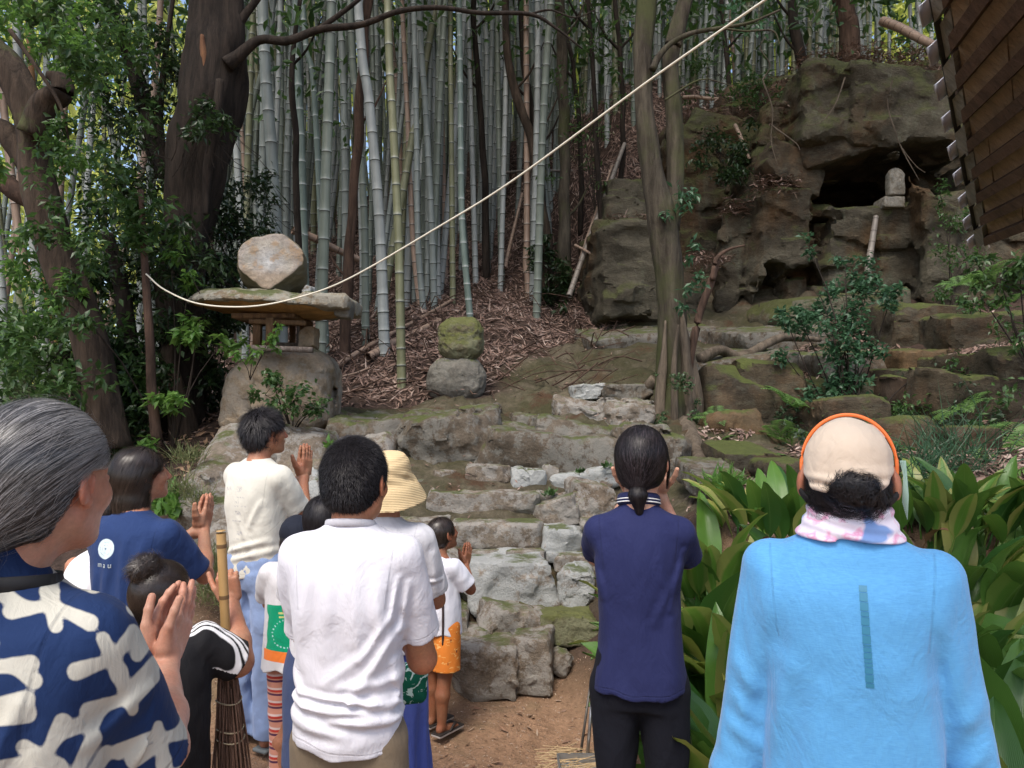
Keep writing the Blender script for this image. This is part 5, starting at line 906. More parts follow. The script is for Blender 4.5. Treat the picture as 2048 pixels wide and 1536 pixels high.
for (px, py, d, L, lab) in [(378, 925, 5.3, .16, 'grass tuft on top of the long grey rock'), (360, 990, 5.1, .2, 'dry grass tuft on the side of the long grey rock'), (398, 1010, 5.0, .16, 'grass tuft by the raised hands'), (430, 1150, 4.6, .22, 'dry grass tuft on the lichen-spotted rock'), (420, 1200, 4.5, .22, 'hanging grass below the dry tuft'), (1900, 940, 5.0, .45, 'long arching grass on the right bank'), (1840, 980, 4.6, .4, 'arching grass right of the cap')]:
    rosette(px, py, d, L, .007, 130, gr_m if d < 5.35 and px < 900 else lf_teal, lab, 'grass_tuft', 1.6, 'grass')
# ------------------------------------------------------------ broad-leaved plants in the foreground
q = NB('broad_leaf'); a_ = q.attr('along'); u_ = q.attr('across'); oi = q.n('ObjectInfo').outputs['Random']
vein = q.math('SINE', q.math('MULTIPLY', u_, 95.0)); c = q.mix(oi, (.028, .095, .022), (.17, .33, .05)); c = q.mix(q.ramp(oi, [(.80, 0), (.84, 1)], 'LINEAR'), c, (.22, .30, .06))
c = q.mix(q.math('MULTIPLY', q.ramp(q.math('ABSOLUTE', u_), [(.0, 1), (.05, 0)]), .5), c, (.20, .30, .10)); c = q.mix(q.math('MULTIPLY_ADD', vein, .10, .10), c, (.015, .04, .01))
yel = q.math('MULTIPLY', q.ramp(q.math('ADD', q.math('ABSOLUTE', u_), q.math('MULTIPLY', q.noise(5, 4), .5)), [(.60, 0), (.75, 1)]), q.ramp(oi, [(.5, 0), (.7, .8)])); c = q.mix(yel, c, (.34, .32, .10)); tipb = q.ramp(q.math('ADD', a_, q.math('MULTIPLY', q.noise(9, 4), .25)), [(1.03, 0), (1.12, 1)]); c = q.mix(tipb, c, (.22, .12, .05))
nb = q.bump(vein, .25, .002); q.done(c, .30, nb, .5); tr = q.n('BsdfTranslucent'); q.put(tr.inputs[0], q.mix(.5, c, (.25, .42, .06))); mx = q.n('MixShader'); mx.inputs[0].default_value = .28; q.L(q.b.outputs[0], mx.inputs[1]); q.L(tr.outputs[0], mx.inputs[2]); q.L(mx.outputs[0], q.t.nodes['Material Output'].inputs[0]); m_broad = q.m
q = NB('broad_leaf_dead'); n_ = q.noise(6, 5); m_dead = q.done(q.mix(n_, (.36, .19, .10), (.17, .08, .045)), .7, q.bump(q.math('SINE', q.math('MULTIPLY', q.attr('across'), 80.0)), .3, .003), .3)
def broad_leaf(seed, dead=False):
    g = np.random.default_rng(seed); L = g.uniform(.42, .62); W = g.uniform(.052, .076); n = 15; t = np.linspace(0, 1, n); st = .22
    lean = g.uniform(.35, .75); bend = g.uniform(.8, 1.9); tw = g.uniform(-.5, .5); ang = lean*.4+bend*t**1.6; ds = L/(n-1); x = np.concatenate([[0], np.cumsum(np.sin(ang[:-1])*ds)]); z = np.concatenate([[0], np.cumsum(np.cos(ang[:-1])*ds)])
    w = W*np.where(t < st, .10+.9*0*t, np.sin(np.pi*np.clip((t-st)/(1-st), 0, 1)**.72)**.85); w = np.maximum(w, .0035*(1-t)); V = []; al = []; ac = []
    for i in range(n):
        tx, tz = math.sin(ang[i]), math.cos(ang[i]); N = V3(-tz, 0, tx); a = tw*t[i]; S_ = V3(0, math.cos(a), 0)+N*math.sin(a)
        for u in (-1, -.5, 0, .5, 1):
            cup = .35*abs(u)*w[i]+.004*math.sin(t[i]*25+u*3)*abs(u); V.append(V3(x[i], 0, z[i])+S_*u*w[i]+N*cup); al.append(t[i]); ac.append(u)
    F = [(i*5+j, i*5+j+1, i*5+6+j, i*5+5+j) for i in range(n-1) for j in range(4)]
    return mesh('leaf', V, F, True, {'along': al, 'across': ac}, m_dead if dead else m_broad)
bl = [broad_leaf(i) for i in range(12)]; dl = [broad_leaf(50+i, True) for i in range(3)]
for (px, py, d, n, rad, lab) in [(1470, 1180, 3.15, 30, .20, 'broad-leaved plant clump left of the man in blue, beside the young woman'), (1520, 1120, 3.6, 30, .25, 'broad-leaved clump behind the left shoulder of the man in blue'), (1500, 1400, 2.75, 22, .14, 'broad-leaved clump low at the young woman\'s right leg'), (1500, 1330, 2.6, 22, .18, 'broad-leaved clump low between the young woman and the man in blue'),
                                 (1850, 1130, 3.4, 34, .28, 'broad-leaved clump rising behind the right shoulder of the man in blue'), (1980, 1140, 3.2, 34, .26, 'broad-leaved clump with a withered leaf near the right edge'), (1990, 1350, 2.5, 28, .2, 'broad-leaved clump at the lower right edge with brown leaves'), (2080, 1250, 2.7, 24, .2, 'broad-leaved clump cut by the right edge'), (1700, 1110, 3.7, 26, .3, 'broad-leaved clump hidden behind the man in blue'), (1990, 1560, 2.2, 22, .16, 'broad-leaved clump in the lower right corner'), (1400, 1110, 3.75, 26, .22, 'broad-leaved clump just behind the raised elbow of the young woman'), (1425, 1150, 3.45, 26, .2, 'broad-leaved clump at waist height right of the young woman'), (1440, 1060, 4.1, 26, .25, 'broad-leaved clump in the back row nearest the tree root'), (1560, 1040, 4.25, 30, .3, 'broad-leaved clump in the back row left of the cap'), (1830, 1040, 4.25, 30, .3, 'broad-leaved clump in the back row right of the cap'), (1930, 1040, 4.2, 30, .3, 'broad-leaved clump in the back row under the large fern'), (2040, 1050, 4.1, 30, .3, 'broad-leaved clump in the back row at the right edge'), (1900, 1100, 3.8, 30, .3, 'broad-leaved clump in the middle row right of the pink neck gaiter'), (1480, 1100, 3.7, 30, .25, 'broad-leaved clump in the middle row left of the pink neck gaiter'), (1430, 1240, 3.3, 18, .10, 'yellowish broad-leaved clump by the young woman\'s elbow')]:
    p = at(px, py, d); g_ = G(p[0], d)[0]; base = np.array([p[0], d, max(g_, p[2]-.18) if p[2] > g_ else g_]); base[2] = g_-.02
    h_up = max(0, p[2]-g_-.15); t = empty('broad_leaved_plant', tuple(base), lab, 'plant'); bpy.context.view_layer.update()
    for k in range(int(n*1.35)):
        a = rng.uniform(0, 6.28); rr = rad*math.sqrt(rng.random()); dead = rng.random() < .07; me = dl[int(rng.integers(3))] if dead else bl[int(rng.integers(12))]
        o = link('leaf', me, t, (math.cos(a)*rr, math.sin(a)*rr, -.02+rng.uniform(0, .04)), (rng.normal(0, .12), rng.normal(0, .12)+(.5 if dead else 0), a+rng.normal(0, .5))); s = rng.uniform(.8, 1.2)*(1+.35*min(h_up, 1))*(.55 if dead else 1); s *= .84 if 'back row' in lab else 1; o.scale = (s, s, s*(1+.25*min(h_up, .8)))
# ------------------------------------------------------------ leaf litter: uncountable dry leaves
lit_m = m_litter('dry_leaves', [(.075, .044, .034), (.18, .115, .09), (.26, .175, .14), (.13, .08, .065), (.40, .31, .26)])
def litter_obj(name, xy, L, W, mat, label, lift=.012, zf=None):
    n = len(xy); z = (G(xy[:, 0], xy[:, 1]) if zf is None else zf)+lift*rng.random(n)*2; P = np.stack([xy[:, 0], xy[:, 1], z], 1); e = .05; gx_ = (Gs(xy[:, 0]+e, xy[:, 1])-Gs(xy[:, 0]-e, xy[:, 1]))/(2*e); gy_ = (Gs(xy[:, 0], xy[:, 1]+e)-Gs(xy[:, 0], xy[:, 1]-e))/(2*e)
    N = np.stack([-gx_, -gy_, np.ones(n)], 1)+rng.normal(size=(n, 3))*.45; a = rng.uniform(0, 6.28, n); D = np.stack([np.cos(a), np.sin(a), np.cos(a)*gx_+np.sin(a)*gy_+rng.normal(size=n)*.22], 1)
    V, F, r = leaves(P, D, N, L*(.5+rng.random(n)), W*(.6+.8*rng.random(n)), rng.normal(size=n)*.25); o = link(name, mesh(name, V, F, False, {'rnd': r}, mat)); return tag(o, label, 'leaf litter', kind='stuff')
def pick(n, x0, x1, y0, y1, dens):
    X = np.stack([rng.uniform(x0, x1, n), rng.uniform(y0, y1, n)], 1); px = 1024+X[:, 0]/X[:, 1]*FPX; return X[(rng.random(n) < dens(px, X[:, 1], X)) & (px > -60) & (px < 2110)]
X = pick(130000, -9, 4, 6.2, 17, lambda px, y, X: np.where(px < 560, .25, 1)*(1-sstep(600, 700, px+90*fbm(np.stack([X[:, 0]*1.1, X[:, 1]*1.1, 0*X[:, 0]], 1), 3))*(1-sstep(0, .8, y-(7.2+np.clip((px-900)/400, 0, 1)*3.4))))*(px < 1330)*np.clip(16/y**1.1, 0, 1)*.9)
litter_obj('leaf_litter', X, .15, .020, lit_m, 'reddish-brown bamboo leaf litter covering the slope of the grove')
X = pick(16000, 2, 9, 11.5, 19, lambda px, y, X: 1.0*(px > 1330)); litter_obj('leaf_litter', X, .15, .022, lit_m, 'brown leaf litter on the ground above the cliff')
X = pick(75000, .7, 6, 3.3, 9.5, lambda px, y, X: (px > np.where(y < 4.6, 1350, 1400))*.75*(fbm(np.stack([X[:, 0]*2, X[:, 1]*2, 0*X[:, 0]], 1), 2) > -.25)); litter_obj('leaf_litter', X, .075, .022, lit_m, 'small dry leaves and twigs scattered on the right bank')
X = pick(9000, -1.6, 1.2, 4.6, 10.5, lambda px, y, X: .07*(px > 600)); litter_obj('leaf_litter', X, .05, .016, lit_m, 'few fallen leaves on the mossy rock and steps', .03)
X = pick(5000, -5, -1.2, 4.6, 8, lambda px, y, X: .8*(px > 250)*(px < 470)*(y > 5.9)); litter_obj('leaf_litter', X, .075, .025, m_litter('pale_dry_leaves', [(.16, .10, .06), (.30, .19, .12), (.38, .27, .18)]), 'pale dry leaves heaped at the foot of the big trunk')
yl_m = m_litter('yard_leaves', [(.30, .19, .12), (.16, .08, .05), (.40, .31, .23), (.22, .12, .08)])
X = pick(5200, -1.9, 1.1, 2.0, 4.5, lambda px, y, X: .10+.25*(fbm(X @ np.array([[1.5, 0, 0], [0, 1.5, 0]]), 2) > .25)); litter_obj('leaf_litter', X, .05, .016, yl_m, 'scattered dry leaves on the bare dirt in the foreground', .006)
X = pick(22000, -1.9, 1.1, 2.0, 4.6, lambda px, y, X: .7+0*px); litter_obj('ground_debris', X, .016, .005, yl_m, 'tiny crumbs of leaf and straw on the bare dirt', .003)
# litter caught on ledges of the cliff
def ledge_litter(rects, n=420, L=.12):
    P = []
    for (x0, y0, x1, y1, d) in rects:
        for _ in range(n): u, v = rng.random(), rng.random(); p = at(x0+(x1-x0)*u, y0+(y1-y0)*v, d); p[1] += rng.uniform(0, .5)*1; P.append(p+np.array([0, 0, rng.normal()*.03]))
    P = np.array(P); D = unit(len(P)); D[:, 2] *= .3; V, F, r = leaves(P, D, unit(len(P), 3), L, .02, .1); return V, F, r
V, F, r = ledge_litter([(1520, 345, 1610, 385, 10.0), (1370, 215, 1440, 240, 11.6), (1220, 425, 1310, 455, 10.3), (1600, 90, 1780, 130, 10.6), (1380, 505, 1470, 520, 9.9), (1460, 395, 1500, 420, 10.3), (1720, 80, 1880, 125, 10.2), (1600, 95, 1900, 150, 10.9), (1650, 75, 1900, 130, 11.2), (1560, 130, 1760, 175, 10.9), (1380, 190, 1560, 245, 11.3), (1540, 200, 1600, 240, 10.4)]); tag(link('ledge_litter', mesh('ledge_litter', V, F, False, {'rnd': r}, lit_m)), 'dry brown leaves lying on the ledges of the cliff', 'leaf litter', kind='stuff')
# fallen bamboo poles and logs
for (a, b_, w_, kd, lab) in [((655, 742, 8.2), (905, 600, 11.0), 10, 'tan', 'fallen dry bamboo lying across the litter behind the stacked rocks'), ((735, 715, 8.6), (880, 640, 10.2), 16, 'tan', 'thick broken bamboo lying left of the stacked rocks'), ((1138, 592, 10.6), (1250, 285, 12.0), 11, 'greyed', 'long pale dead bamboo leaning against the cliff'), ((1735, 548, 9.7), (1752, 432, 9.9), 14, 'greyed', 'short grey bamboo tube standing under the statue'),
                             ((1010, 535, 11.8), (1045, 385, 12.6), 8, 'tan', 'thin dead pole leaning on the slope, left one'), ((1160, 520, 11), (1225, 330, 12.5), 6, 'tan', 'thin dead pole right of the long pale one'), ((1765, 42, 10.4), (1878, 95, 9.6), 20, 'tan', 'broken tan log on the cliff top beside the roof'), ((1150, 490, 11), (1235, 545, 10.4), 6, 'tan', 'forked dry branch lying on the litter above the left cliff block'), ((1010, 345, 13), (1175, 340, 13.5), 6, 'greyed', 'thin fallen pole lying level across the slope'), ((585, 460, 9.5), (720, 520, 10), 16, 'tan', 'brown log lying among the bamboo right of the lantern disc'), ((1366, 195, 12.2), (1440, 198, 12), 9, 'tan', 'short log lying on the litter right of the double tree'),
                             ((650, 770, 7.9), (740, 735, 8.4), 5, 'tan', 'thin stick in the litter right of the lantern boulder'), ((1470, 250, 11), (1500, 320, 10.5), 8, 'tan', 'grey stick hanging over the dark bush beside the cave')]:
    A = at(*a); B = at(*b_); dm = (a[2]+b_[2])/2; r = w_*dm/FPX/2; V, F, nd, rg = culm_geo([A, (A*2+B)/3+V3(0, 0, .02), (A+2*B)/3, B], r, r*.8, .25, 8, 5); tag(link('fallen_pole', mesh('fallen_pole', V-A, F, True, {'node': nd+.2, 'ring': rg*.6}, bm_mats[kd]), None, tuple(A)), lab, 'pole')
b = MB()
for _ in range(260):   # brittle twigs lying on the litter
    px = rng.uniform(660, 1200); d = rng.uniform(7.6, 13); x = at(px, 700, d)[0]; g_ = G(x, d)[0]; a = rng.uniform(0, 6.28); L = rng.uniform(.2, .9); P = [V3(x, d, g_+.03), V3(x+math.cos(a)*L*.5, d+math.sin(a)*L*.4, g_+.06+rng.uniform(0, .15)), V3(x+math.cos(a)*L, d+math.sin(a)*L*.8, G(x+math.cos(a)*L, d+math.sin(a)*L*.8)[0]+.05+rng.uniform(0, .25))]; b.tube(spline(P, 6), rng.uniform(.003, .009), 4, cap=False)
tag(b.build('fallen_twigs', bark_red), 'tangle of thin dead twigs lying on the litter slope', 'twigs', kind='stuff')
b = MB()
for P in [[(1525, 160), (1540, 130), (1520, 95), (1535, 70)], [(1525, 160), (1545, 220), (1542, 280), (1555, 330)], [(1542, 250), (1590, 285), (1600, 300)], [(1690, 155), (1670, 210), (1640, 245), (1600, 252)], [(1785, 160), (1775, 210), (1790, 260), (1800, 290), (1830, 330), (1850, 345)], [(1800, 290), (1815, 320), (1838, 360)]]:
    b.tube(spline([at(x, y, 9.5) for x, y in P], 14), np.linspace(.011, .004, 14), 5, cap=False)
tag(b.build('hanging_branches', bark_pale), 'bare pale branches hanging in front of the mossy cliff', 'branches', kind='stuff')
# ------------------------------------------------------------ canopy and far wood
def leafmass(name, lo, hi, n, L, W, mat, label, keep=None):
    P = rng.uniform(lo, hi, (n, 3))
    if keep is not None: P = P[keep(P)]
    V, F, r = leaves(P, unit(len(P)), unit(len(P), 1), L*(.6+.8*rng.random(len(P))), W, .1); return tag(link(name, mesh(name, V, F, False, {'rnd': r}, mat)), label, 'foliage', kind='stuff')
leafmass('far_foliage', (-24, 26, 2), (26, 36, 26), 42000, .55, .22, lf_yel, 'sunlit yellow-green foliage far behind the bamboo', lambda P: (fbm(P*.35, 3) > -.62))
leafmass('bamboo_canopy', (-14, 6.5, 9.2), (14, 19, 14), 12000, .45, .13, lf_mid, 'overhead canopy of bamboo and tree leaves shading the grove', lambda P: fbm(P*.4+3, 3) > -.7)
leafmass('left_canopy', (-10, 4.6, 5.4), (-2.0, 11, 9), 9000, .14, .06, lf_mid, 'overhanging crown of the trees at the left', lambda P: fbm(P*.8+3, 3) > -.2)
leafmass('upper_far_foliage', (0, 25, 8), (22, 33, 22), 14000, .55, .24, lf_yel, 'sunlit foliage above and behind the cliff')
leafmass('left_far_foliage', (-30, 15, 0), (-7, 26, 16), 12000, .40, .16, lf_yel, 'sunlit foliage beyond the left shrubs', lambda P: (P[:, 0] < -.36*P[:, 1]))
leafmass('right_canopy', (-2, 7.0, 7.2), (11, 14, 9.8), 9000, .2, .08, lf_mid, 'overhanging crown above the cliff', lambda P: fbm(P*.6+3, 3) > -.2)
leafmass('thin_stems', (-8, 13, 1), (10, 23, 9), 1500, .5, .02, lf_mid, 'wispy leafy side twigs between the far bamboos', lambda P: P[:, 2] > 0)
# ------------------------------------------------------------ rope
P = [at(*a) for a in [(1690, -110, 3.4), (1530, 0, 3.8), (1300, 160, 4.3), (1024, 362, 4.95), (870, 458, 5.3), (700, 556, 5.65), (600, 594, 5.8), (500, 613, 5.85), (400, 608, 5.9), (330, 580, 5.95), (292, 548, 5.97)]]
V, F = tube(spline(P, 120), .0066, 8); tag(link('rope', mesh('rope', V-P[0], F, True, None, m_plain('cream_rope', (.72, .68, .56), .8, 0, 60, .25, .3)), None, tuple(P[0])), 'long cream rope slanting from the roof to the trunk past the lantern', 'rope')
# ------------------------------------------------------------ timber roof at the upper right
P1 = at(1884, 0, 2.5); P2 = at(1968, 486, 3.9); P3 = at(2048, 455, 3.35); ax = (P1-P2); ax /= np.linalg.norm(ax); ex = P3-P2; ex /= np.linalg.norm(ex); nz3 = np.cross(ex, ax); nz3 /= np.linalg.norm(nz3)
if nz3[2] < 0: nz3 = -nz3
Mr = np.stack([ex, ax, nz3], 1); Lr = np.linalg.norm(P1-P2)+1.6
roof = empty('timber_roof', tuple(P2), 'weathered timber roof edge hanging in from the upper right corner', 'roof'); bpy.context.view_layer.update()
pl_a = m_bark('roof_board', (.34, .245, .16), (.23, .165, .11), .15, 1.4, (.20, .21, .07)); pl_b = m_bark('roof_batten', (.13, .080, .055), (.08, .05, .035), 0, 1.4); pl_c = m_bark('verge_board', (.27, .25, .215), (.17, .155, .13), 0, 1.4)
def rb(nm, mat, u0, u1, v0, v1, w0, w1, par=roof):
    c = P2+Mr@V3((u0+u1)/2, (v0+v1)/2, (w0+w1)/2); b = MB(); b.box(c, ((u1-u0)/2, (v1-v0)/2, (w1-w0)/2), M=Mr); return child(b.build(nm, mat, smooth=False, loc=tuple(c)), par)
nrow = int(Lr/.215)
for k in range(nrow):
    v = k*.215; j = rng.uniform(-.004, .004)
    rb('verge_board', pl_c, .0, .135, v+.012, v+.200, -.040+j+.014*(k % 2), -.012+j)
    rb('roof_batten', pl_b, .145, 1.9, v, v+.085, -.050, -.006)
    for (u0, u1) in [(.14, .32), (.323, .62), (.623, 1.1), (1.103, 1.9)]: rb('roof_board', pl_a, u0, u1, v+.088, v+.212, -.020+rng.uniform(-.004, .004), -.006)
    # curled shiny end of a translucent corrugated sheet
    c = P2+Mr@V3(-.012, v+.10, -.045); th = np.linspace(-.2, 2.9, 9); pr = np.stack([-.032*np.sin(th), 0*th, .032*np.cos(th)-.005], 1); vv = np.concatenate([pr+V3(0, y, 0)-V3(.004*y*20, 0, .0) for y in (-.055, 0, .055)]); vv = (vv@Mr.T); FF = [(r_*9+i_, r_*9+i_+1, r_*9+10+i_, r_*9+9+i_) for r_ in range(2) for i_ in range(8)]
    o = link('sheet_end', mesh('sheet_end', vv, FF, True, None, None), None, tuple(c)); so = o.modifiers.new('s', 'SOLIDIFY'); so.thickness = .004
    if k == 0: m_sheet = m_plain('clear_plastic_sheet', (.36, .37, .42), .18, 0, 9, .2, .05); 
    o.data.materials.append(m_sheet); child(o, roof)
rb('roof_deck', pl_b, -.01, 2.0, 0, Lr, .0, .03); rb('edge_strip', m_plain('dark_edge', (.02, .018, .015), .8), -.012, -.002, 0, Lr, -.04, -.012)
c = P2+Mr@V3(.10, -.02, -.02); b = MB(); b.box(c, (.020, .045, .004), M=Mr@rotz(.35)); child(b.build('white_tag', m_plain('white_tag', (.6, .6, .58), .6), smooth=False, loc=tuple(c)), roof)
# ------------------------------------------------------------ broom, dustpan, hoop
def thing(nm, lab, cat, pos): o = empty(nm, tuple(pos), lab, cat); bpy.context.view_layer.update(); return o
m_broomh = m_bamboo('broom_bamboo', (.52, .33, .14), (.40, .24, .09), (.16, .09, .04))
top = at(442, 1062, 2.13); j_ = at(456, 1365, 2.16); dirv = nrm(j_-top); endp = top+dirv*(np.linalg.norm(j_-top)+.30); br = thing('bamboo_broom', 'bamboo broom of twiggy bristles with tan segmented handle, gripped by the child in black', 'broom', endp)
V, F, nd, rg = culm_geo([endp, (endp+j_)/2, j_, (j_+top)/2, top], .0125, .0135, .155, 14, 3); V2, F2 = tube([top-dirv*.001, top], .0128, 14); o = link('handle', mesh('handle', np.vstack([V, V2])-endp, [tuple(f) for f in F.tolist()]+[tuple(i+len(V) for i in f) for f in F2], True, {'node': np.concatenate([nd+.2, np.full(len(V2), .3)]), 'ring': np.concatenate([rg*.8, np.zeros(len(V2))])}, m_broomh), None, tuple(endp)); child(o, br)
b = MB()
for k in range(170):
    a = rng.uniform(0, 6.28); r = .030*math.sqrt(rng.random()); s_ = V3(math.cos(a)*r, math.sin(a)*r, 0); st_ = j_+s_*.9+dirv*rng.uniform(-.03, .02); e = j_+s_*1.5+dirv*rng.uniform(.55, .80)+V3(rng.normal()*.02, rng.normal()*.02, 0); m_ = (st_*.6+e*.4)+s_*.3; b.tube(spline([st_, m_, e], 6), [.0030, .0026, .0022, .0018, .0013, .0008], 5, cap=False)
child(b.build('bristles', m_bark('twig_brown', (.30, .18, .13), (.15, .09, .065), 0, 3), loc=tuple(j_)), br)
for s_ in (.05, .13, .16): c = j_+dirv*s_; th = np.linspace(0, 6.28, 24); rr = .033+s_*.03; child(link('binding', (lambda vf: mesh('binding', vf[0]-c, vf[1], True, None, m_plain('wire_%d' % int(s_*100), (.42, .34, .22), .6)))(tube(np.stack([c[0]+rr*np.cos(th), c[1]+rr*np.sin(th), c[2]+.004*np.sin(th*2)], 1), .0022, 6)), None, tuple(c)), br)
dp = thing('dustpan', 'long-handled silver dustpan holding straw beside the young woman\'s legs', 'dustpan', Gp(1150, 3.35)); b_ = Gp(1152, 3.35); al = m_plain('brushed_aluminium', (.55, .56, .58), .35, .9)
b = MB(); b.tube([at(1186, 1375, 3.35), at(1172, 1545, 3.35)], .0075, 8); child(b.build('handle', al, loc=tuple(at(1186, 1375, 3.35))), dp); b = MB(); b.tube([at(1180, 1375, 3.5), at(1158, 1530, 3.45)], .006, 8); child(b.build('handle_rod', m_plain('dark_rod', (.12, .11, .10), .5, .5), loc=tuple(at(1180, 1375, 3.5))), dp)
b = MB(); c = at(1166, 1560, 3.2)
for sx in (-.10, .10): b.box(c+V3(sx, 0, .03), (.004, .10, .035))
b.box(c, (.10, .10, .004)); b.box(c+V3(0, .10, .03), (.10, .004, .035))
for sx in np.linspace(-.085, .085, 7): b.box(c+V3(sx, -.01, .007), (.004, .10, .003))
child(b.build('pan', al, smooth=False, loc=tuple(c)), dp)
b = MB()
for k in range(130): a = rng.uniform(-.9, .9); p_ = c+V3(rng.uniform(-.20, .02), rng.uniform(-.1, .22), rng.uniform(.01, .05)); L = rng.uniform(.06, .2); b.tube([p_, p_+V3(math.cos(a)*L, math.sin(a)*L*.6, rng.uniform(-.01, .04))], .0016, 4, cap=False)
tag(b.build('straw', m_plain('dry_straw', (.50, .36, .20), .8), loc=tuple(c)), 'loose dry straw piled in the dustpan', 'straw', kind='stuff')
hp = thing('hoop', 'grey plastic hoop standing on the dirt beside the blue skirt', 'hoop', Gp(856, 2.62)); hc_ = Gp(856, 2.62)+V3(-.045, 0, .0)
for nm, y_, rr, mt in [('hoop_rim', 0, .018, m_plain('light_grey_plastic', (.32, .33, .33), .45)), ('hoop_rim_back', .05, .012, m_plain('dark_grey_plastic', (.10, .10, .10), .45))]:
    th = np.linspace(-.1, math.pi+.1, 28); V, F = tube(np.stack([hc_[0]+.085*np.cos(th)+y_*.4, hc_[1]+y_+0*th, hc_[2]+.01+.235*np.sin(th)], 1), rr*.7, 8, 1.6, up=(0, 1, 0)); child(link('rim', mesh('rim', V-hc_, F, True, None, mt), None, tuple(hc_)), hp)

bg_ = at(822, 1366, 2.5); q = NB('green_pouch_cloth'); P = q.pos(1, True); c = q.mix(q.noise(18, 3), (.0, .13, .07), (.0, .05, .035)); c = q.mix(q.ramp(q.noise(26, 2, .5, P, 2.0), [(.57, 0), (.60, 1)]), c, (.45, .60, .55)); S = SDF(); S.add(s_box((0, 0, 0), (.055, .03, .065), rotz(.2), .025), .01); S.disp = noisedisp(20, .004, 2); V, F = S.grid((-.08, -.06, -.09), (.08, .06, .09), .005)
tag(link('pouch', mesh('pouch', V, F, True, None, q.done(c, .8, q.bump(q.noise(300, 2), .3, .001), .3)), None, tuple(bg_)), 'small green pouch with white curls held in front of the blue skirt', 'bag')

# ------------------------------------------------------------ the people
sk_tan = m_skin('skin_tan', (.40, .205, .125)); sk_fair = m_skin('skin_fair', (.52, .31, .22)); sk_brown = m_skin('skin_brown', (.24, .105, .055)); sk_old = m_skin('skin_old', (.44, .24, .165)); sk_kid = m_skin('skin_kid', (.42, .205, .115))
h_black = m_hair('hair_black', (.005, .004, .005), (.028, .024, .027), .5, .35); h_brownish = m_hair('hair_dark_brown', (.012, .008, .006), (.055, .038, .030))
h_grey = m_hair('hair_greying', (.014, .013, .014), (.38, .37, .37), .42)
m_lash = m_plain('brow_hair', (.01, .008, .007), .7)
rubber = m_plain('rubber_sole', (.02, .02, .02), .7)
ZA = np.array([0., 0, 1])
def gpos(px, d, z=0.0): p = at(px, 800, d); return (p[0], p[1], z)
def brows(p):
    b = MB()
    for g in (-1, 1):
        Q = [p.hl(g*.015, .096, .022), p.hl(g*.032, .089, .029), p.hl(g*.048, .070, .024)]; b.tube(np.array(spline(Q, 8))*p.s, np.array([.3, 1, 1.1, 1.1, 1, .8, .5, .2])*.0035*p.s, 6)
    b.build('eyebrows', m_lash, p.root)
def shirt(p, prof, sleeves, hem, mat, res=.006, disp=None, attrs=None, name='shirt', k=.035, hemwave=.006, extra=None, hollow=False, tilt=0, n=2.35, neckcut=None, ws=1.0):
    prof = [(a, b_, c, d*(ws if a < 1.40 else 1), e*(ws**.5)) for a, b_, c, d, e in prof]; sleeves = [((V3(*sl[0])*V3(ws, 1, 1)), V3(*sl[1])*V3(ws, 1, 1))+tuple(sl[2:]) for sl in sleeves]
    S = SDF(); S.add(s_loft(prof, n), .02)
    for sl in sleeves:
        S.add(s_cap(sl[0], V3(*sl[0])*.5+V3(*sl[1])*.5, sl[2]*.98, (sl[2]+sl[3])*.48), k)
        S.add(s_sleeve(sl[0], sl[1], sl[2], sl[3], *(sl[4:] if len(sl) > 4 else ())), k*.6)
    if extra: extra(S)
    S.disp = disp or noisedisp((10, 10, 5), .008, 3, p.s*13)
    S.dband = .030
    hf = lambda P: P[:, 2]-(hem+tilt*P[:, 0]+hemwave*np.sin(P[:, 0]*22+P[:, 1]*17)+hemwave*.5*np.sin(P[:, 0]*51))
    if hollow:
        base = SDF(); base.L = list(S.L[:1]); base.disp = S.disp
        S.cut(lambda P: np.maximum(base.ev(P)+.012, P[:, 2]-hem-.05), .002)
    if neckcut: S.cut(neckcut, .004)
    S.cut(hf, .004)
    lo, hi = S.bounds(); lo = lo-.02; hi = hi+.03; lo[2] = hem-.03; p.shirtS = S
    def at2(V):
        sm = np.abs(V[:, 2]-(hem+.020+tilt*V[:, 0]+hemwave*np.sin(V[:, 0]*22+V[:, 1]*17)+hemwave*.5*np.sin(V[:, 0]*51)))
        for sl in sleeves:
            a, b_ = V3(*sl[0]), V3(*sl[1]); L = np.linalg.norm(b_-a); u = (b_-a)/L; t = (V-a)@u; side = np.sign(a[0])*V[:, 0] > abs(a[0])-.02; sm = np.where(side, np.minimum(sm, np.abs(t-L+.020)), sm)
            ah = np.abs(V[:, 0]*np.sign(a[0])-(abs(a[0])-.012+.10*(V[:, 2]-1.30))); sm = np.where((V[:, 2] > 1.24) & (V[:, 2] < 1.43), np.minimum(sm, ah), sm)
        d = attrs(V) if attrs else {}; d['seam'] = sm; return d
    return p.build(S, name, mat, res, lo=lo, hi=hi, attrs=at2)
def on_back(p, V, off=.0015):
    """press points (x, z given) on to the back of the shirt"""
    W = np.array(V, float); W[:, 1] = -.30
    for _ in range(14): W[:, 1] += p.shirtS.ev(W)*.8
    W[:, 1] -= off; return W*p.s
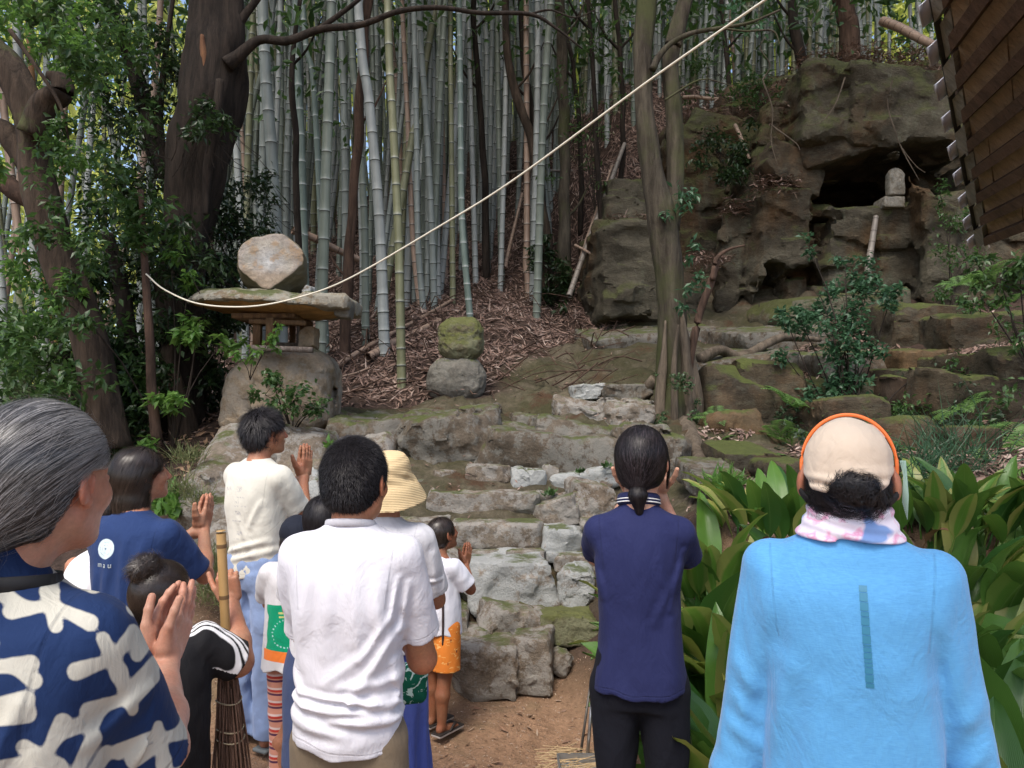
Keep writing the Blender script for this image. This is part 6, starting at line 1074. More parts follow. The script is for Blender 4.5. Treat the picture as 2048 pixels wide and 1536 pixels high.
# --- 1 man in the light blue long-sleeved top, back to the camera
def man_blue():
    p = Person('man in light blue long-sleeved top and beige cap, hair in a bun, at the right', gpos(1693, 1.6), R(0), 1.635, sk_tan, 1.06, (R(-2), R(-2), 0))
    for g in (-1, 1):
        p.arm((g*.155, -.01, 1.385), (g*.250, .015, .87), (g*.16, .20, .78), fat=.88); p.hand((g*.15, .215, .78), (-g*.3, .85, .1), (-g*.2, 0, -1), (-g, 0, 0), det=False)
    p.legs(foot=False)
    f = foldfn([(-.165, 1.36, -.195, 1.12, .022, .010), (.17, 1.36, .20, 1.10, .022, .010), (-.13, 1.18, -.175, .90, .028, .012), (-.06, 1.14, -.10, .86, .03, .009), (.14, 1.16, .17, .9, .03, .012), (.08, 1.2, .11, .85, .035, .009),
                (.02, 1.25, .0, .9, .04, .006), (-.23, 1.16, -.20, 1.10, .018, .005), (-.235, 1.08, -.21, 1.03, .018, .005), (-.25, 1.02, -.20, .98, .018, .006), (.23, 1.13, .20, 1.07, .018, .005), (.24, 1.04, .20, .99, .018, .006), (-.08, 1.455, .09, 1.45, .012, .004),
                (-.12, 1.425, .12, 1.425, .02, .004)], noisedisp((7, 7, 3.2), .0085, 3, 5))
    blue = m_fabric('light_blue_jersey', (.105, .35, .66), 800, .75, None, .2, .10, .35, True)
    shirt(p, [(.70, 0, 0, .205, .14), (.9, 0, 0, .190, .140), (1.08, 0, -.01, .184, .134), (1.25, 0, -.018, .194, .132), (1.34, 0, -.02, .200, .122), (1.395, 0, -.018, .183, .102), (1.43, 0, -.015, .140, .085), (1.462, 0, -.012, .085, .072), (1.48, 0, -.01, .064, .066)],
          [((g*.172, -.012, 1.370), (g*.272, .015, .87), .064, .053) for g in (-1, 1)], .73, blue, .0050, f, None, ws=.93, k=.022,
          extra=lambda S: [S.add(s_cap((g*.256, .015, .88), (g*.16, .195, .785), .053, .042), .03) for g in (-1, 1)])
    VV = []; FF = []; z = 1.370; g = np.random.default_rng(4)
    while z > 1.180:
        h = g.choice([.0035, .006, .009, .012, .016]); x0 = .024+.05*(1.37-z); o = len(VV)
        for r_ in range(3):
            for c_ in range(4): VV.append((x0-.0075+.005*c_, 0, z-h*r_/2))
        FF += [(o+r_*4+c_, o+r_*4+c_+1, o+r_*4+5+c_, o+r_*4+4+c_) for r_ in range(2) for c_ in range(3)]; z -= h+.0017
    link('back_strip', mesh('back_strip', on_back(p, VV), FF, True, None, m_plain('teal_reflective_print', (.035, .22, .36), .5, 0, 30, .3, .1)), p.root)
    # neck gaiter, tie-dyed pink and white
    S = SDF(); S.add(s_loft([(1.445, 0, -.016, .112, .090), (1.460, 0, -.016, .108, .087), (1.487, 0, -.014, .094, .079), (1.518, 0, -.012, .084, .074)], 2.1), .01)
    fr = lambda P: .0030*np.sin(P[:, 2]*230+4*P[:, 0]*10+2*fbm(P*10, 2))+.003*fbm(P*16, 2); S.disp = fr; S.cut(lambda P: P[:, 2]-(1.451+.25*P[:, 0]**2*0), .003)
    q = NB('gaiter_tie_dye'); P = q.pos(1, True); c = q.ramp(q.noise(22, 3, .5, P), [(.42, (.72, .66, .76)), (.50, (.75, .70, .78)), (.58, (.72, .32, .50)), (.64, (.74, .66, .74))])
    c = q.mix(q.ramp(q.noise(9, 2, .5, q.pos((1.3, 1, 2), True)), [(.60, 0), (.66, 1)]), c, (.18, .30, .58))
    gm = q.done(c, .85, q.bump(q.noise(700, 2, .6, P), .3, .001), .2, Sheen_Weight=.3); p.build(S, 'neck_gaiter', gm, .004)
    # trousers, shoes
    p.trousers(m_fabric('dark_grey_cotton', (.03, .032, .036)), 1.0, .05); p.shoes(m_plain('canvas_grey', (.12, .12, .12), .8), rubber)
    for g in (-1, 1): p.B.add(s_ell(p.hl(g*.090, -.012, -.024), (.011, .020, .030)), .008)
    p.body(.010)
    # hair under the cap, nape and curly bun
    S = SDF(); X = (p.M, p.hc)
    S.add(s_ell((0, -.030, -.025), (.080, .075, .080)), .01, 'u', X); S.add(s_ell((0, -.055, -.065), (.068, .040, .038)), .02, 'u', X); S.add(s_ell((0.012, -.100, -.028), (.047, .036, .034)), .008, 'u', X); S.add(s_ell((.018, -.108, -.050), (.034, .028, .02)), .01, 'u', X)
    S.disp = noisedisp(50, .006, 3); S.cut(lambda P: .030-((P-p.hc)@p.M)[:, 1], .01)
    cur = p.build(S, 'hair', m_hair('hair_bun', (.006, .005, .006), (.025, .02, .02)), .004)
    sd_ = p.seeds(S, 4200, lambda q: q[:, 1] < .02)
    Kb = p.hl(.012, -.10, -.030)
    def dr(P): r = P-Kb; a = np.cross(r, V3(0.3, -.9, .2)); return a+V3(0, 0, .02)+.04*np.stack([vnoise(P*60), vnoise(P*60+9), vnoise(P*60+5)], 1)
    V, F, r = strands(S, sd_, dr, 6, .009, .006, .0011, .02, rng.random(len(sd_))**2, 1.5, .7); p.hairmesh(V, F, r, h_black, 'hair_strands', cur)
    # cap: sewn beige cloth pulled low, orange trim rising behind it
    S = SDF(); S.add(s_ell((0, -.008, .028), (.092, .116, .094)), .01, 'u', X); S.add(s_ell((0, -.040, -.015), (.086, .088, .075)), .02, 'u', X)
    capf = foldfn([(-.09, 1.565, .03, 1.545, .006, .005), (-.09, 1.585, .09, 1.568, .007, .004), (-.02, 1.555, .09, 1.575, .006, .004), (.0, 1.60, .1, 1.59, .012, .002)], noisedisp(18, .003, 3)); S.disp = capf
    def cl(P):
        Q = (P-p.hc)@p.M; x, y, z = Q.T; return z-(-.036+.9*np.maximum(0, .05-np.abs(x-.01))*(y < 0)+1.6*np.maximum(np.abs(x)-.066, 0))
    S.cut(cl, .003); cp = p.build(S, 'cap', m_fabric('beige_cap_cloth', (.66, .54, .42), 900, .85, None, .15, .05), .004)
    orange = m_plain('orange_trim', (.90, .20, .04), .5, 0, 12, .1)
    th = np.linspace(-.25, math.pi+.25, 40); P = np.array([p.hl(.0925*math.cos(t), .016+.018*math.sin(t), .016+.1085*math.sin(t)) for t in th])*p.s
    V, F = tube(P, .0022+.0*th, 8, 1.8); link('brim_trim', mesh('brim_trim', V, F, True, None, orange), cp)
    S = SDF(); S.add(s_ell((0, .105, .055), (.08, .085, .012)), .01, 'u', (p.M@rotx(.35), p.hc)); p.build(S, 'brim', m_fabric('brim_cloth', (.80, .42, .26)), .005, parent=cp)
    b = MB()
    for i in range(9): b.tube(np.array([p.hl(.098+.0012*i, -.01+.004*(i % 3), .03), p.hl(.103+.001*i, -.015, .0-.005*i), p.hl(.100+.001*i, -.02, -.055-.004*i)])*p.s, .0009, 5)
    b.build('cord', m_plain('green_white_cord', (.35, .50, .42), .7), p.root)
    for g in (-1, 1): b = MB(); b.tube(spline([p.hl(g*.096, .02, -.01), p.hl(g*.093, -.02, -.035), p.hl(g*.075, -.055, -.055)], 10)*p.s, .0035, 6, 2.4); b.build('cap_strap', m_lash, cp)
# --- 2 boy in a white T-shirt, centre
def boy_white():
    p = Person('boy with cropped black hair in plain white T-shirt and khaki trousers, nearest in the middle', gpos(706, 2.06), R(-14), 1.575, sk_kid, 1.07, (R(-14), R(-4), 0), (.010, 0, -.0))
    p.arm((.16, -.005, 1.385), (.19, .13, 1.03), (.08, .33, 1.15), fat=1.08); p.arm((-.16, -.005, 1.385), (-.17, .13, 1.10), (-.05, .33, 1.18), fat=1.0)
    p.hand((.06, .35, 1.17), (-.3, .3, .8), (-1, 0, 0), (0, -1, .3), det=False); p.hand((-.03, .35, 1.19), (.2, .3, .8), (1, 0, 0), (0, -1, .3), det=False)
    p.legs(foot=False); p.body(.009)
    F_ = [(-.10, 1.36, -.13, 1.08, .025, .006), (-.03, 1.34, -.04, 1.12, .02, .004), (.04, 1.36, .05, 1.05, .022, .005), (.10, 1.33, .12, 1.1, .02, .005),
          (.155, 1.32, .135, 1.20, .010, .010), (.175, 1.30, .16, 1.17, .010, .010), (.13, 1.21, .06, 1.10, .014, .009), (.15, 1.17, .03, .99, .017, .011), (.10, 1.14, -.04, 1.04, .018, .006),
          (-.17, .985, .13, .955, .012, .013), (-.12, 1.01, .15, .985, .010, .011), (-.02, .945, .165, .925, .012, .014), (-.16, .94, .02, .90, .015, .009), (.03, .99, .17, .965, .009, .011), (.0, 1.03, .16, 1.04, .014, .007), (-.165, 1.08, -.10, .98, .018, .008), (.145, 1.08, .165, .97, .014, .010), (-.1, .87, .12, .875, .02, .004)]
    f = foldfn(F_, noisedisp((9, 9, 4.5), .0075, 3, 3))
    wt = m_fabric('white_cotton', (.66, .655, .71), 900, .9, None, .2, .04, 0, True)
    p_hem = .838
    s_ = shirt(p, [(.76, .0, 0, .186, .145), (.88, 0, 0, .180, .142), (.95, 0, -.004, .178, .145), (1.0, 0, -.004, .176, .14), (1.10, 0, -.01, .176, .132), (1.25, 0, -.02, .187, .132), (1.34, 0, -.02, .190, .118), (1.39, 0, -.02, .178, .10), (1.425, 0, -.018, .140, .084), (1.452, 0, -.016, .090, .070), (1.468, .0, -.014, .068, .062)],
          [((.160, -.008, 1.365), (.205, .085, 1.125), .066, .070), ((-.155, -.008, 1.365), (-.18, .09, 1.12), .068, .070)], p_hem, wt, .005, f, tilt=-.14, ws=.88)
    p.ring((.0, -.016, 1.462), rotx(-.22), .069, .064, .0052, wt, 'collar', flat=2.2)
    p.trousers(m_fabric('khaki_cotton', (.20, .155, .105), 900, .85, None, .2, .08), 1.01, .05, pel=(.142, .108), r=(.088, .072, .068))
    p.shoes(m_plain('canvas_navy', (.03, .035, .06), .8), rubber)
    line = lambda x, y, z: np.minimum(.035+.30*z-y+.0*x, np.where(np.abs(x) > .066, z+.035+(y > -.03)*(y+.03)*1.2-.0, z+.085))
    S = p.cap_shell(.015, .016, line, side=.012); S.disp = noisedisp(30, .002, 2)
    hb = p.build(S, 'hair', m_hair('scalp_black', (.008, .007, .008), (.016, .013, .014), .85, .12), .004)
    sd_ = p.seeds(S, 26000); wh = p.hl(-.01, -.055, .085)
    def dr(P): r = P-wh; return r/np.maximum(np.linalg.norm(r, axis=1, keepdims=True), .01)+V3(0, 0, -.35)
    # short bristly strands leaving the scalp
    N = S.grad(sd_); D = dr(sd_); D = D-(D*N).sum(1, keepdims=True)*N; D /= np.maximum(np.linalg.norm(D, axis=1, keepdims=True), 1e-6); D = D*.9+N*.55+rng.normal(size=N.shape)*.22; L = (.008+.008*rng.random(len(N)))[:, None]
    P0 = sd_-N*.002; P3 = np.stack([P0, P0+D*L*.5, P0+D*L*.95-N*L*.10], 1); V, F, r = ribbons(P3, np.repeat(N[:, None], 3, 1), .0011, rng.random(len(N))**1.5); p.hairmesh(V, F, r, h_black, 'hair_strands', hb)
# --- 3 woman with the low ponytail, navy polo
def woman_navy():
    p = Person('young woman with low black ponytail in navy polo, hands raised to her face', gpos(1276, 2.4), R(-1), 1.605, sk_fair, 1.0, (R(-8), R(8), 0), (.012, 0, 0))
    for g in (-1, 1): p.arm((g*.155, -.005, 1.375), (g*.155+(.01 if g > 0 else 0), .19, 1.235), (g*.055+.018, .175, 1.455), (.042, .034, .030, .022)); p.hand((g*.052+.02, .17, 1.47), (-g*.10, -.10, 1), (-g*.6, -.9, 0), (0, -.5, .9) if g < 0 else (0, -.5, .9), size=.93, curl=(.2, .2, .25, .3))
    p.legs(foot=False); p.body(.010)
    f = foldfn([(-.13, 1.30, -.10, 1.05, .03, .006), (.145, 1.30, .10, 1.12, .012, .009), (.13, 1.25, .05, 1.08, .016, .007), (.10, 1.12, .12, .90, .025, .007), (-.09, 1.0, -.12, .85, .025, .007), (.0, 1.15, .01, .9, .03, .004), (.06, 1.36, .09, 1.15, .02, .004), (-.145, 1.26, -.12, 1.15, .012, .007)], noisedisp((8, 8, 4), .006, 3, 8))
    navy = m_fabric('navy_pique', (.018, .023, .085), 700, .8, None, .25, .12, 0, True)
    pr = [(.78, 0, 0, .178, .135), (.84, 0, 0, .176, .133), (.95, 0, 0, .160, .122), (1.08, 0, -.004, .149, .112), (1.22, 0, -.012, .157, .112), (1.32, 0, -.014, .160, .102), (1.375, 0, -.014, .150, .088), (1.41, 0, -.013, .120, .074), (1.437, 0, -.012, .072, .062), (1.455, 0, -.01, .055, .058)]
    shirt(p, pr, [((g*.142, -.008, 1.352), (g*.160+(.012 if g > 0 else 0), .10, 1.262), .052, .052) for g in (-1, 1)], .838, navy, .0055, f, hemwave=.007, ws=.93)
    white = m_plain('white_stripe', (.75, .75, .75), .8)
    c = p.ring((0, -.010, 1.462), rotx(-.22), .062, .060, .011, navy, 'collar', flat=1.9)
    for i, dz in enumerate((.0, .0105)): p.ring((0, -.012, 1.452+dz), rotx(-.22), .073-.002*i, .070-.002*i, .0018, white, 'collar_stripe', flat=1.2, parent=c)
    p.trousers(m_fabric('black_jersey', (.008, .009, .015), 800, .9, None, .3, .2), 1.0, .05, hip=.084, r=(.088, .062, .060), pel=(.148, .105), disp=noisedisp((10, 10, 5), .007, 3, 77))
    p.shoes(m_plain('black_shoe', (.015, .015, .015), .6), rubber)
    line = lambda x, y, z: np.minimum(.046+.20*z-y, z+.070-.0*y)
    S = p.cap_shell(.010, .010, line, side=.007)
    tie = p.hl(-.004, -.090, -.064); S.add(s_cap(p.hl(-.003, -.066, -.045), tie, .036, .014), .03)
    hb = p.build(S, 'hair', m_hair('scalp_dark', (.008, .006, .008), (.02, .015, .018), .85, .12), .004)
    sd_ = p.seeds(S, 12000)
    def dr(P): r = tie-P; n = np.linalg.norm(r, axis=1, keepdims=True); return r/np.maximum(n, .01)+V3(0, -.35, -.15)*np.minimum(n/.1, 1)
    V, F, r = strands(S, sd_, dr, 9, .008, .007, .0013, .11, rng.random(len(sd_))**3); v2, f2, r2 = strands(S, sd_[:400], dr, 8, .008, .011, .0007, .2, rng.random(400)*.4, 1.0, .25); F = np.vstack([F, f2+len(V)]); V = np.vstack([V, v2]); r = np.concatenate([r, r2]); p.hairmesh(V, F, r, m_hair('hair_sleek', (.004, .003, .004), (.075, .060, .068), .45, .35), 'hair_strands', hb)
    T = SDF(); T.add(s_cap(tie, tie+V3(.002, -.012, -.03)*p.hs, .016, .024), .01); T.add(s_cap(tie+V3(.002, -.012, -.03), tie+V3(.006, -.006, -.085), .025, .010), .02)
    tl = p.build(T, 'ponytail', h_black, .004); sd_ = p.seeds(T, 1800, lambda q: q[:, 2] > -.3)
    V, F, r = strands(T, sd_, lambda P: np.tile(V3(0.02, .02, -1), (len(P), 1)), 7, .008, .003, .0011, .06); p.hairmesh(V, F, r, h_black, 'hair_strands', tl)
    p.ring(tie+V3(0, -.003, -.004), rotx(-.5), .016, .016, .0045, m_plain('hair_tie', (.01, .01, .01), .6), 'hair_tie')
    b = MB()
    for k in range(60):   # loose wisps in front of the ear
        g = 1 if k % 3 else -1; x = g*(.078+.008*rng.random()); y = .03+.025*rng.random(); b.tube(np.array([p.hl(x*.9, y, .04), p.hl(x*1.02, y+.006, -.01), p.hl(x*1.0, y+.012*rng.random(), -.05), p.hl(x*.93, y+.012*rng.random(), -.08-.03*rng.random())])*p.s, [.0009, .0009, .0008, .0004], 4, cap=False)
    b.build('wisps', h_black, hb)
# --- 4 grey-haired man at the left edge
def coral_field(U):
    """distance to cut-paper seaweed shapes in unrolled cloth coordinates (metres)"""
    g = np.random.default_rng(5); d = np.full(len(U), 1.0)
    for i in range(-3, 4):
        for j in range(-4, 6):
            c = V3(i*.190+(j % 2)*.095, j*.138)+g.normal(size=2)*.012; a0 = g.uniform(0, 6.28); bend = g.uniform(-.5, .5)
            pts = [c+.0*a0]; a = a0
            stem = [c+V3(math.cos(a0), math.sin(a0))*(-.06), c, c+V3(math.cos(a0+bend), math.sin(a0+bend))*.055]
            segs = [(stem[0], stem[1], .009, .013), (stem[1], stem[2], .013, .010)]
            for m in range(5):
                t = (m+1)/6; o = stem[0]*(1-t)+stem[1]*t if t < .6 else stem[1]*.6+stem[2]*.4; sg = 1 if m % 2 else -1
                an = a0+sg*(.65+.45*g.random())+(.4*sg); e = o+V3(math.cos(an), math.sin(an))*(.048+.024*g.random()); segs.append((o, e, .0075, .0128))
                if m in (1, 4): an2 = an+sg*.7; segs.append((o*.4+e*.6, o*.4+e*.6+V3(math.cos(an2), math.sin(an2))*.036, .0075, .0115))
            for a_, b_, r0, r1 in segs:
                m_ = (np.abs(U-(a_+b_)/2) < .08).all(1)
                if not m_.any(): continue
                Q = U[m_]-a_; b2 = b_-a_; h = np.clip(Q@b2/(b2@b2), 0, 1); v = np.linalg.norm(Q-h[:, None]*b2, axis=1)-(r0+(r1-r0)*h); d[m_] = smin(d[m_], v, .007)
    return d
def man_grey():
    p = Person('older man with long grey hair, in navy shirt with white seaweed print, at left edge', gpos(-26, 1.13), R(-34), 1.655, sk_old, 1.0, (R(-13), R(-3), 0), (.070, .03, -.005))
    p.arm((.180, -.01, 1.375), (.195, .20, 1.10), (.075, .475, 1.155)); p.arm((-.185, -.01, 1.375), (-.20, .22, 1.12), (.03, .475, 1.15))
    d = (.16, .50, .86)
    p.hand((.078, .475, 1.165), d, (-1, .12, .1), (-.2, -1, .4), size=1.03, curl=(.10, .05, .06, .10), thumb=(.75, .45, -.15), spread=.012)
    p.hand((.030, .478, 1.165), d, (1, -.12, -.1), (-.2, -1, .4), size=1.03, curl=(.12, .08, .08, .12), thumb=(.8, .42, -.1), spread=.012)
    p.legs(foot=False); p.body(.010, dres=.0038); brows(p)
    f = foldfn([(-.14, 1.32, -.16, 1.05, .03, .008), (.14, 1.30, .10, 1.15, .014, .010), (.05, 1.3, .02, 1.05, .03, .005), (.25, 1.27, .21, 1.22, .012, .008), (.26, 1.20, .22, 1.14, .014, .010), (.10, 1.18, .15, 1.0, .02, .008)], noisedisp((8, 8, 5), .007, 3, 21))
    def at_(V):
        x, y, z = V.T; U = np.stack([x+.55*(y+.14), z-1.2+.35*(y+.14)], 1)
        return {'coral': coral_field(U)}
    nv = m_fabric('navy_print_cotton', (.011, .029, .095), 900, .85, [('coral', .0, (.50, .485, .42))], .2, .12, 0, True)
    shirt(p, [(.76, 0, 0, .21, .155), (.95, 0, 0, .205, .15), (1.08, 0, -.005, .20, .145), (1.25, 0, -.018, .205, .142), (1.34, 0, -.02, .205, .128), (1.39, 0, -.018, .185, .108), (1.425, 0, -.012, .138, .09), (1.455, 0, -.006, .092, .080), (1.468, 0, -.004, .076, .072)],
          [((.160, -.01, 1.352), (.190, .12, 1.12), .072, .076), ((-.172, -.01, 1.352), (-.205, .17, 1.15), .078, .085)], .80, nv, .0042, f, at_)
    # shirt collar folded over and a camera strap below it
    S = SDF(); S.add(s_loft([(1.442, 0, -.008, .104, .092), (1.455, 0, -.008, .097, .087), (1.487, .0, -.006, .084, .078), (1.502, 0, -.004, .079, .074)], 2.1), .01); S.disp = noisedisp(20, .003, 2)
    S.cut(lambda P: -(s_loft([(1.40, 0, -.004, .076, .070), (1.52, 0, -.004, .070, .066)], 2.1)[0](P))*-1, .003)
    p.build(S, 'collar', nv, .004, attrs=lambda V: {'coral': coral_field(np.stack([np.arctan2(V[:, 0], -V[:, 1])*.11+.05, V[:, 2]-1.27], 1))})
    b = MB(); th = np.linspace(0, 6.283, 36); b.tube(np.stack([.112*np.cos(th), .094*np.sin(th)-.006, 1.440+.018*np.cos(th)*0-.012*np.sin(th)], 1)*p.s, .0045, 6, 3.2); b.build('strap', m_plain('black_webbing', (.008, .008, .01), .7), p.root)
    p.trousers(m_fabric('dark_linen', (.03, .03, .035)), 1.0, .05); p.shoes(m_plain('brown_shoe', (.06, .035, .02), .6), rubber)
    line = lambda x, y, z: np.minimum(.050+.30*z-y-.25*np.maximum(-z-.0, 0), np.maximum(z+.012+.75*(y+.02)*(y < .06), -.03-y+.0*x))
    line = lambda x, y, z: np.minimum(.052+.34*z-y, np.where(np.abs(x) > .045, z+.002-.95*np.minimum(y+.030, 0)*-1*.0+np.clip(-(y+.022)*2.2, -.03, .075), z+.075))
    S = p.cap_shell(.018, .018, line, side=.010)
    tie = p.hl(-.02, -.118, -.088); S.add(s_cap(p.hl(-.006, -.070, -.035), tie, .050, .026), .03)
    hb = p.build(S, 'hair', m_hair('scalp_grey', (.02, .019, .02), (.05, .048, .05), .85, .12), .004)
    sd_ = p.seeds(S, 26000, None, .006)
    loc = (sd_-p.hc)@p.M
    gr = np.clip(.20+.70*np.clip((loc[:, 1]+.01)/.07, 0, 1)+.12*np.clip((loc[:, 2]-.02)/.08, 0, 1), 0, 1)
    st = rng.random(len(sd_)); rr = np.where(st < gr*.85+.12, .35+.65*rng.random(len(sd_)), .12*rng.random(len(sd_)))
    def dr(P):
        Q = (P-p.hc)@p.M; r = tie-P; n = np.linalg.norm(r, axis=1, keepdims=True); b = np.clip((Q[:, 2:3]+.02)/.08, 0, 1)
        return r/np.maximum(n, .01)+(p.M@V3(0, -.9, .10))*b*.9
    V, F, r = strands(S, sd_, dr, 12, .0085, .005, .00085, .05, rr, .6); p.hairmesh(V, F, r, h_grey, 'hair_strands', hb); V, F, r = strands(S, sd_[:600], dr, 9, .009, .012, .0006, .22, rng.random(600)*.6, 1.0, .3); p.hairmesh(V, F, r, h_grey, 'loose_hair', hb)
    T = SDF(); T.add(s_cap(tie, tie+V3(-.03, -.05, -.04), .026, .036), .01); T.add(s_cap(tie+V3(-.03, -.05, -.04), tie+V3(-.035, -.055, -.20), .042, .028), .03); T.disp = noisedisp((25, 25, 10), .006, 3)
    tl = p.build(T, 'ponytail', m_hair('tail_brown', (.025, .02, .017), (.06, .05, .045), .6), .005); sd_ = p.seeds(T, 9000, lambda q: q[:, 2] > -.6)
    V, F, r = strands(T, sd_, lambda P: np.tile(V3(-.05, 0, -1), (len(P), 1)), 8, .011, .016, .0008, .25, rng.random(len(sd_))**1.3*.5, 1.2, .9); p.hairmesh(V, F, r, m_hair('tail_grey', (.03, .025, .022), (.36, .33, .30), .5), 'hair_strands', tl)
# --- 5 man in cream T-shirt and pale jeans
def man_cream():
    p = Person('slim man in cream T-shirt and pale jeans, palms together, beside the sloping rock', gpos(520, 3.84), R(-46), 1.665, sk_brown, 1.0, (R(-22), R(3), 0), (0, .03, 0))
    p.skin = m_skin('skin_olive', (.36, .18, .105)); 
    p.arm((.155, -.005, 1.385), (.165, .15, 1.13), (.035, .29, 1.33)); p.arm((-.155, -.005, 1.385), (-.165, .15, 1.13), (-.005, .31, 1.33))
    d = (0, .16, 1); p.hand((.028, .31, 1.345), d, (-1, 0, 0), (0, -1, .2), size=1.05, curl=(.03,)*4); p.hand((-.003, .31, 1.345), d, (1, 0, 0), (0, -1, .2), size=1.05, curl=(.03,)*4)
    p.legs(hip=.095, stance=.02); p.body(.011); brows(p)
    f = foldfn([(-.12, .98, .13, 1.05, .015, .010), (-.06, .95, .15, 1.0, .015, .009), (.12, 1.25, .06, 1.12, .015, .008), (-.1, 1.3, -.12, 1.1, .03, .006), (0, 1.15, .12, .92, .02, .006)], noisedisp((8, 8, 4), .008, 3, 61))
    def at_(V):
        x, y, z = V.T; d = np.full(len(V), .05); g = np.random.default_rng(2)
        rows = [(1.31, -.10, -.06, 9), (1.31, -.02, .02, 12), (1.27, -.03, .04, 3), (1.245, -.02, .01, 5), (1.225, -.03, .05, 3), (1.19, -.02, .02, 10), (1.15, -.05, .02, 3), (1.09, -.02, .03, 9), (1.06, -.04, .04, 3), (1.03, -.03, .03, 4), (1.01, -.05, .0, 5), (1.0, -.05, .0, 5), (.99, -.05, .05, 5), (.98, -.03, .03, 3)]
        for zz, a, b, h in rows:
            q = np.maximum(np.abs(z-zz)-h*.0012, np.maximum(a-x, x-b)); q = np.maximum(q, .004*vnoise(np.stack([x*260, z*300, 0*x], 1))); d = np.minimum(d, q)
        return {'print': np.where(y < 0, d, .05)}
    cr = m_fabric('cream_cotton', (.64, .62, .54), 900, .9, [('print', .0, (.42, .41, .40))], .2, .04, 0, True)
    shirt(p, [(.80, 0, 0, .175, .14), (.95, 0, 0, .178, .14), (1.10, 0, -.005, .178, .132), (1.25, 0, -.016, .186, .128), (1.34, 0, -.016, .188, .115), (1.39, 0, -.016, .172, .10), (1.42, 0, -.013, .135, .08), (1.447, 0, -.010, .085, .066), (1.46, 0, -.008, .064, .058)],
          [((g*.165, -.006, 1.362), (g*.185, .11, 1.20), .066, .072) for g in (-1, 1)], .872, cr, .006, f, at_, hemwave=.01, ws=.88)
    dn = m_fabric('pale_denim', (.25, .34, .55), 600, .85, None, .2, .25)
    p.trousers(dn, 1.0, .06, hip=.098, r=(.115, .098, .092), pel=(.165, .125), res=.009, disp=noisedisp((13, 13, 8), .013, 4, 5), stance=.02)
    for g in (-1, 1):
        S = SDF(); S.add(s_box((g*.10, g*.02+.04, .008), (.048, .135, .010), None, .009), .01); o = p.build(S, 'sandal', m_plain('grey_foam', (.16, .18, .18), .8), .006); b = MB(); b.tube(spline([(g*.06, .06, .012), (g*.10, .07, .068), (g*.145, .06, .012)], 10)*p.s, .008, 6, 2); b.build('sandal_strap', m_plain('grey_strap', (.13, .14, .14), .8), o)
    line = lambda x, y, z: np.minimum(.045+.45*z-y, np.where(np.abs(x) > .062, z+.0+np.clip(-(y+.015)*1.6, -.02, .07), z+.078))
    S = p.cap_shell(.016, .018, line, side=.010); S.disp = noisedisp(40, .004, 3); hb = p.build(S, 'hair', m_hair('scalp_m5', (.006, .005, .006), (.02, .018, .02), .85, .12), .005)
    sd_ = p.seeds(S, 7000); tp = p.hl(0, -.04, .12)
    V, F, r = strands(S, sd_, lambda P: (P-tp)+V3(0, 0, -.02)+.06*np.stack([vnoise(P*30), vnoise(P*30+7), vnoise(P*30+3)], 1), 5, .007, .010, .0022, .02, None, 1.5); p.hairmesh(V, F, r, h_black, 'hair_strands', hb)
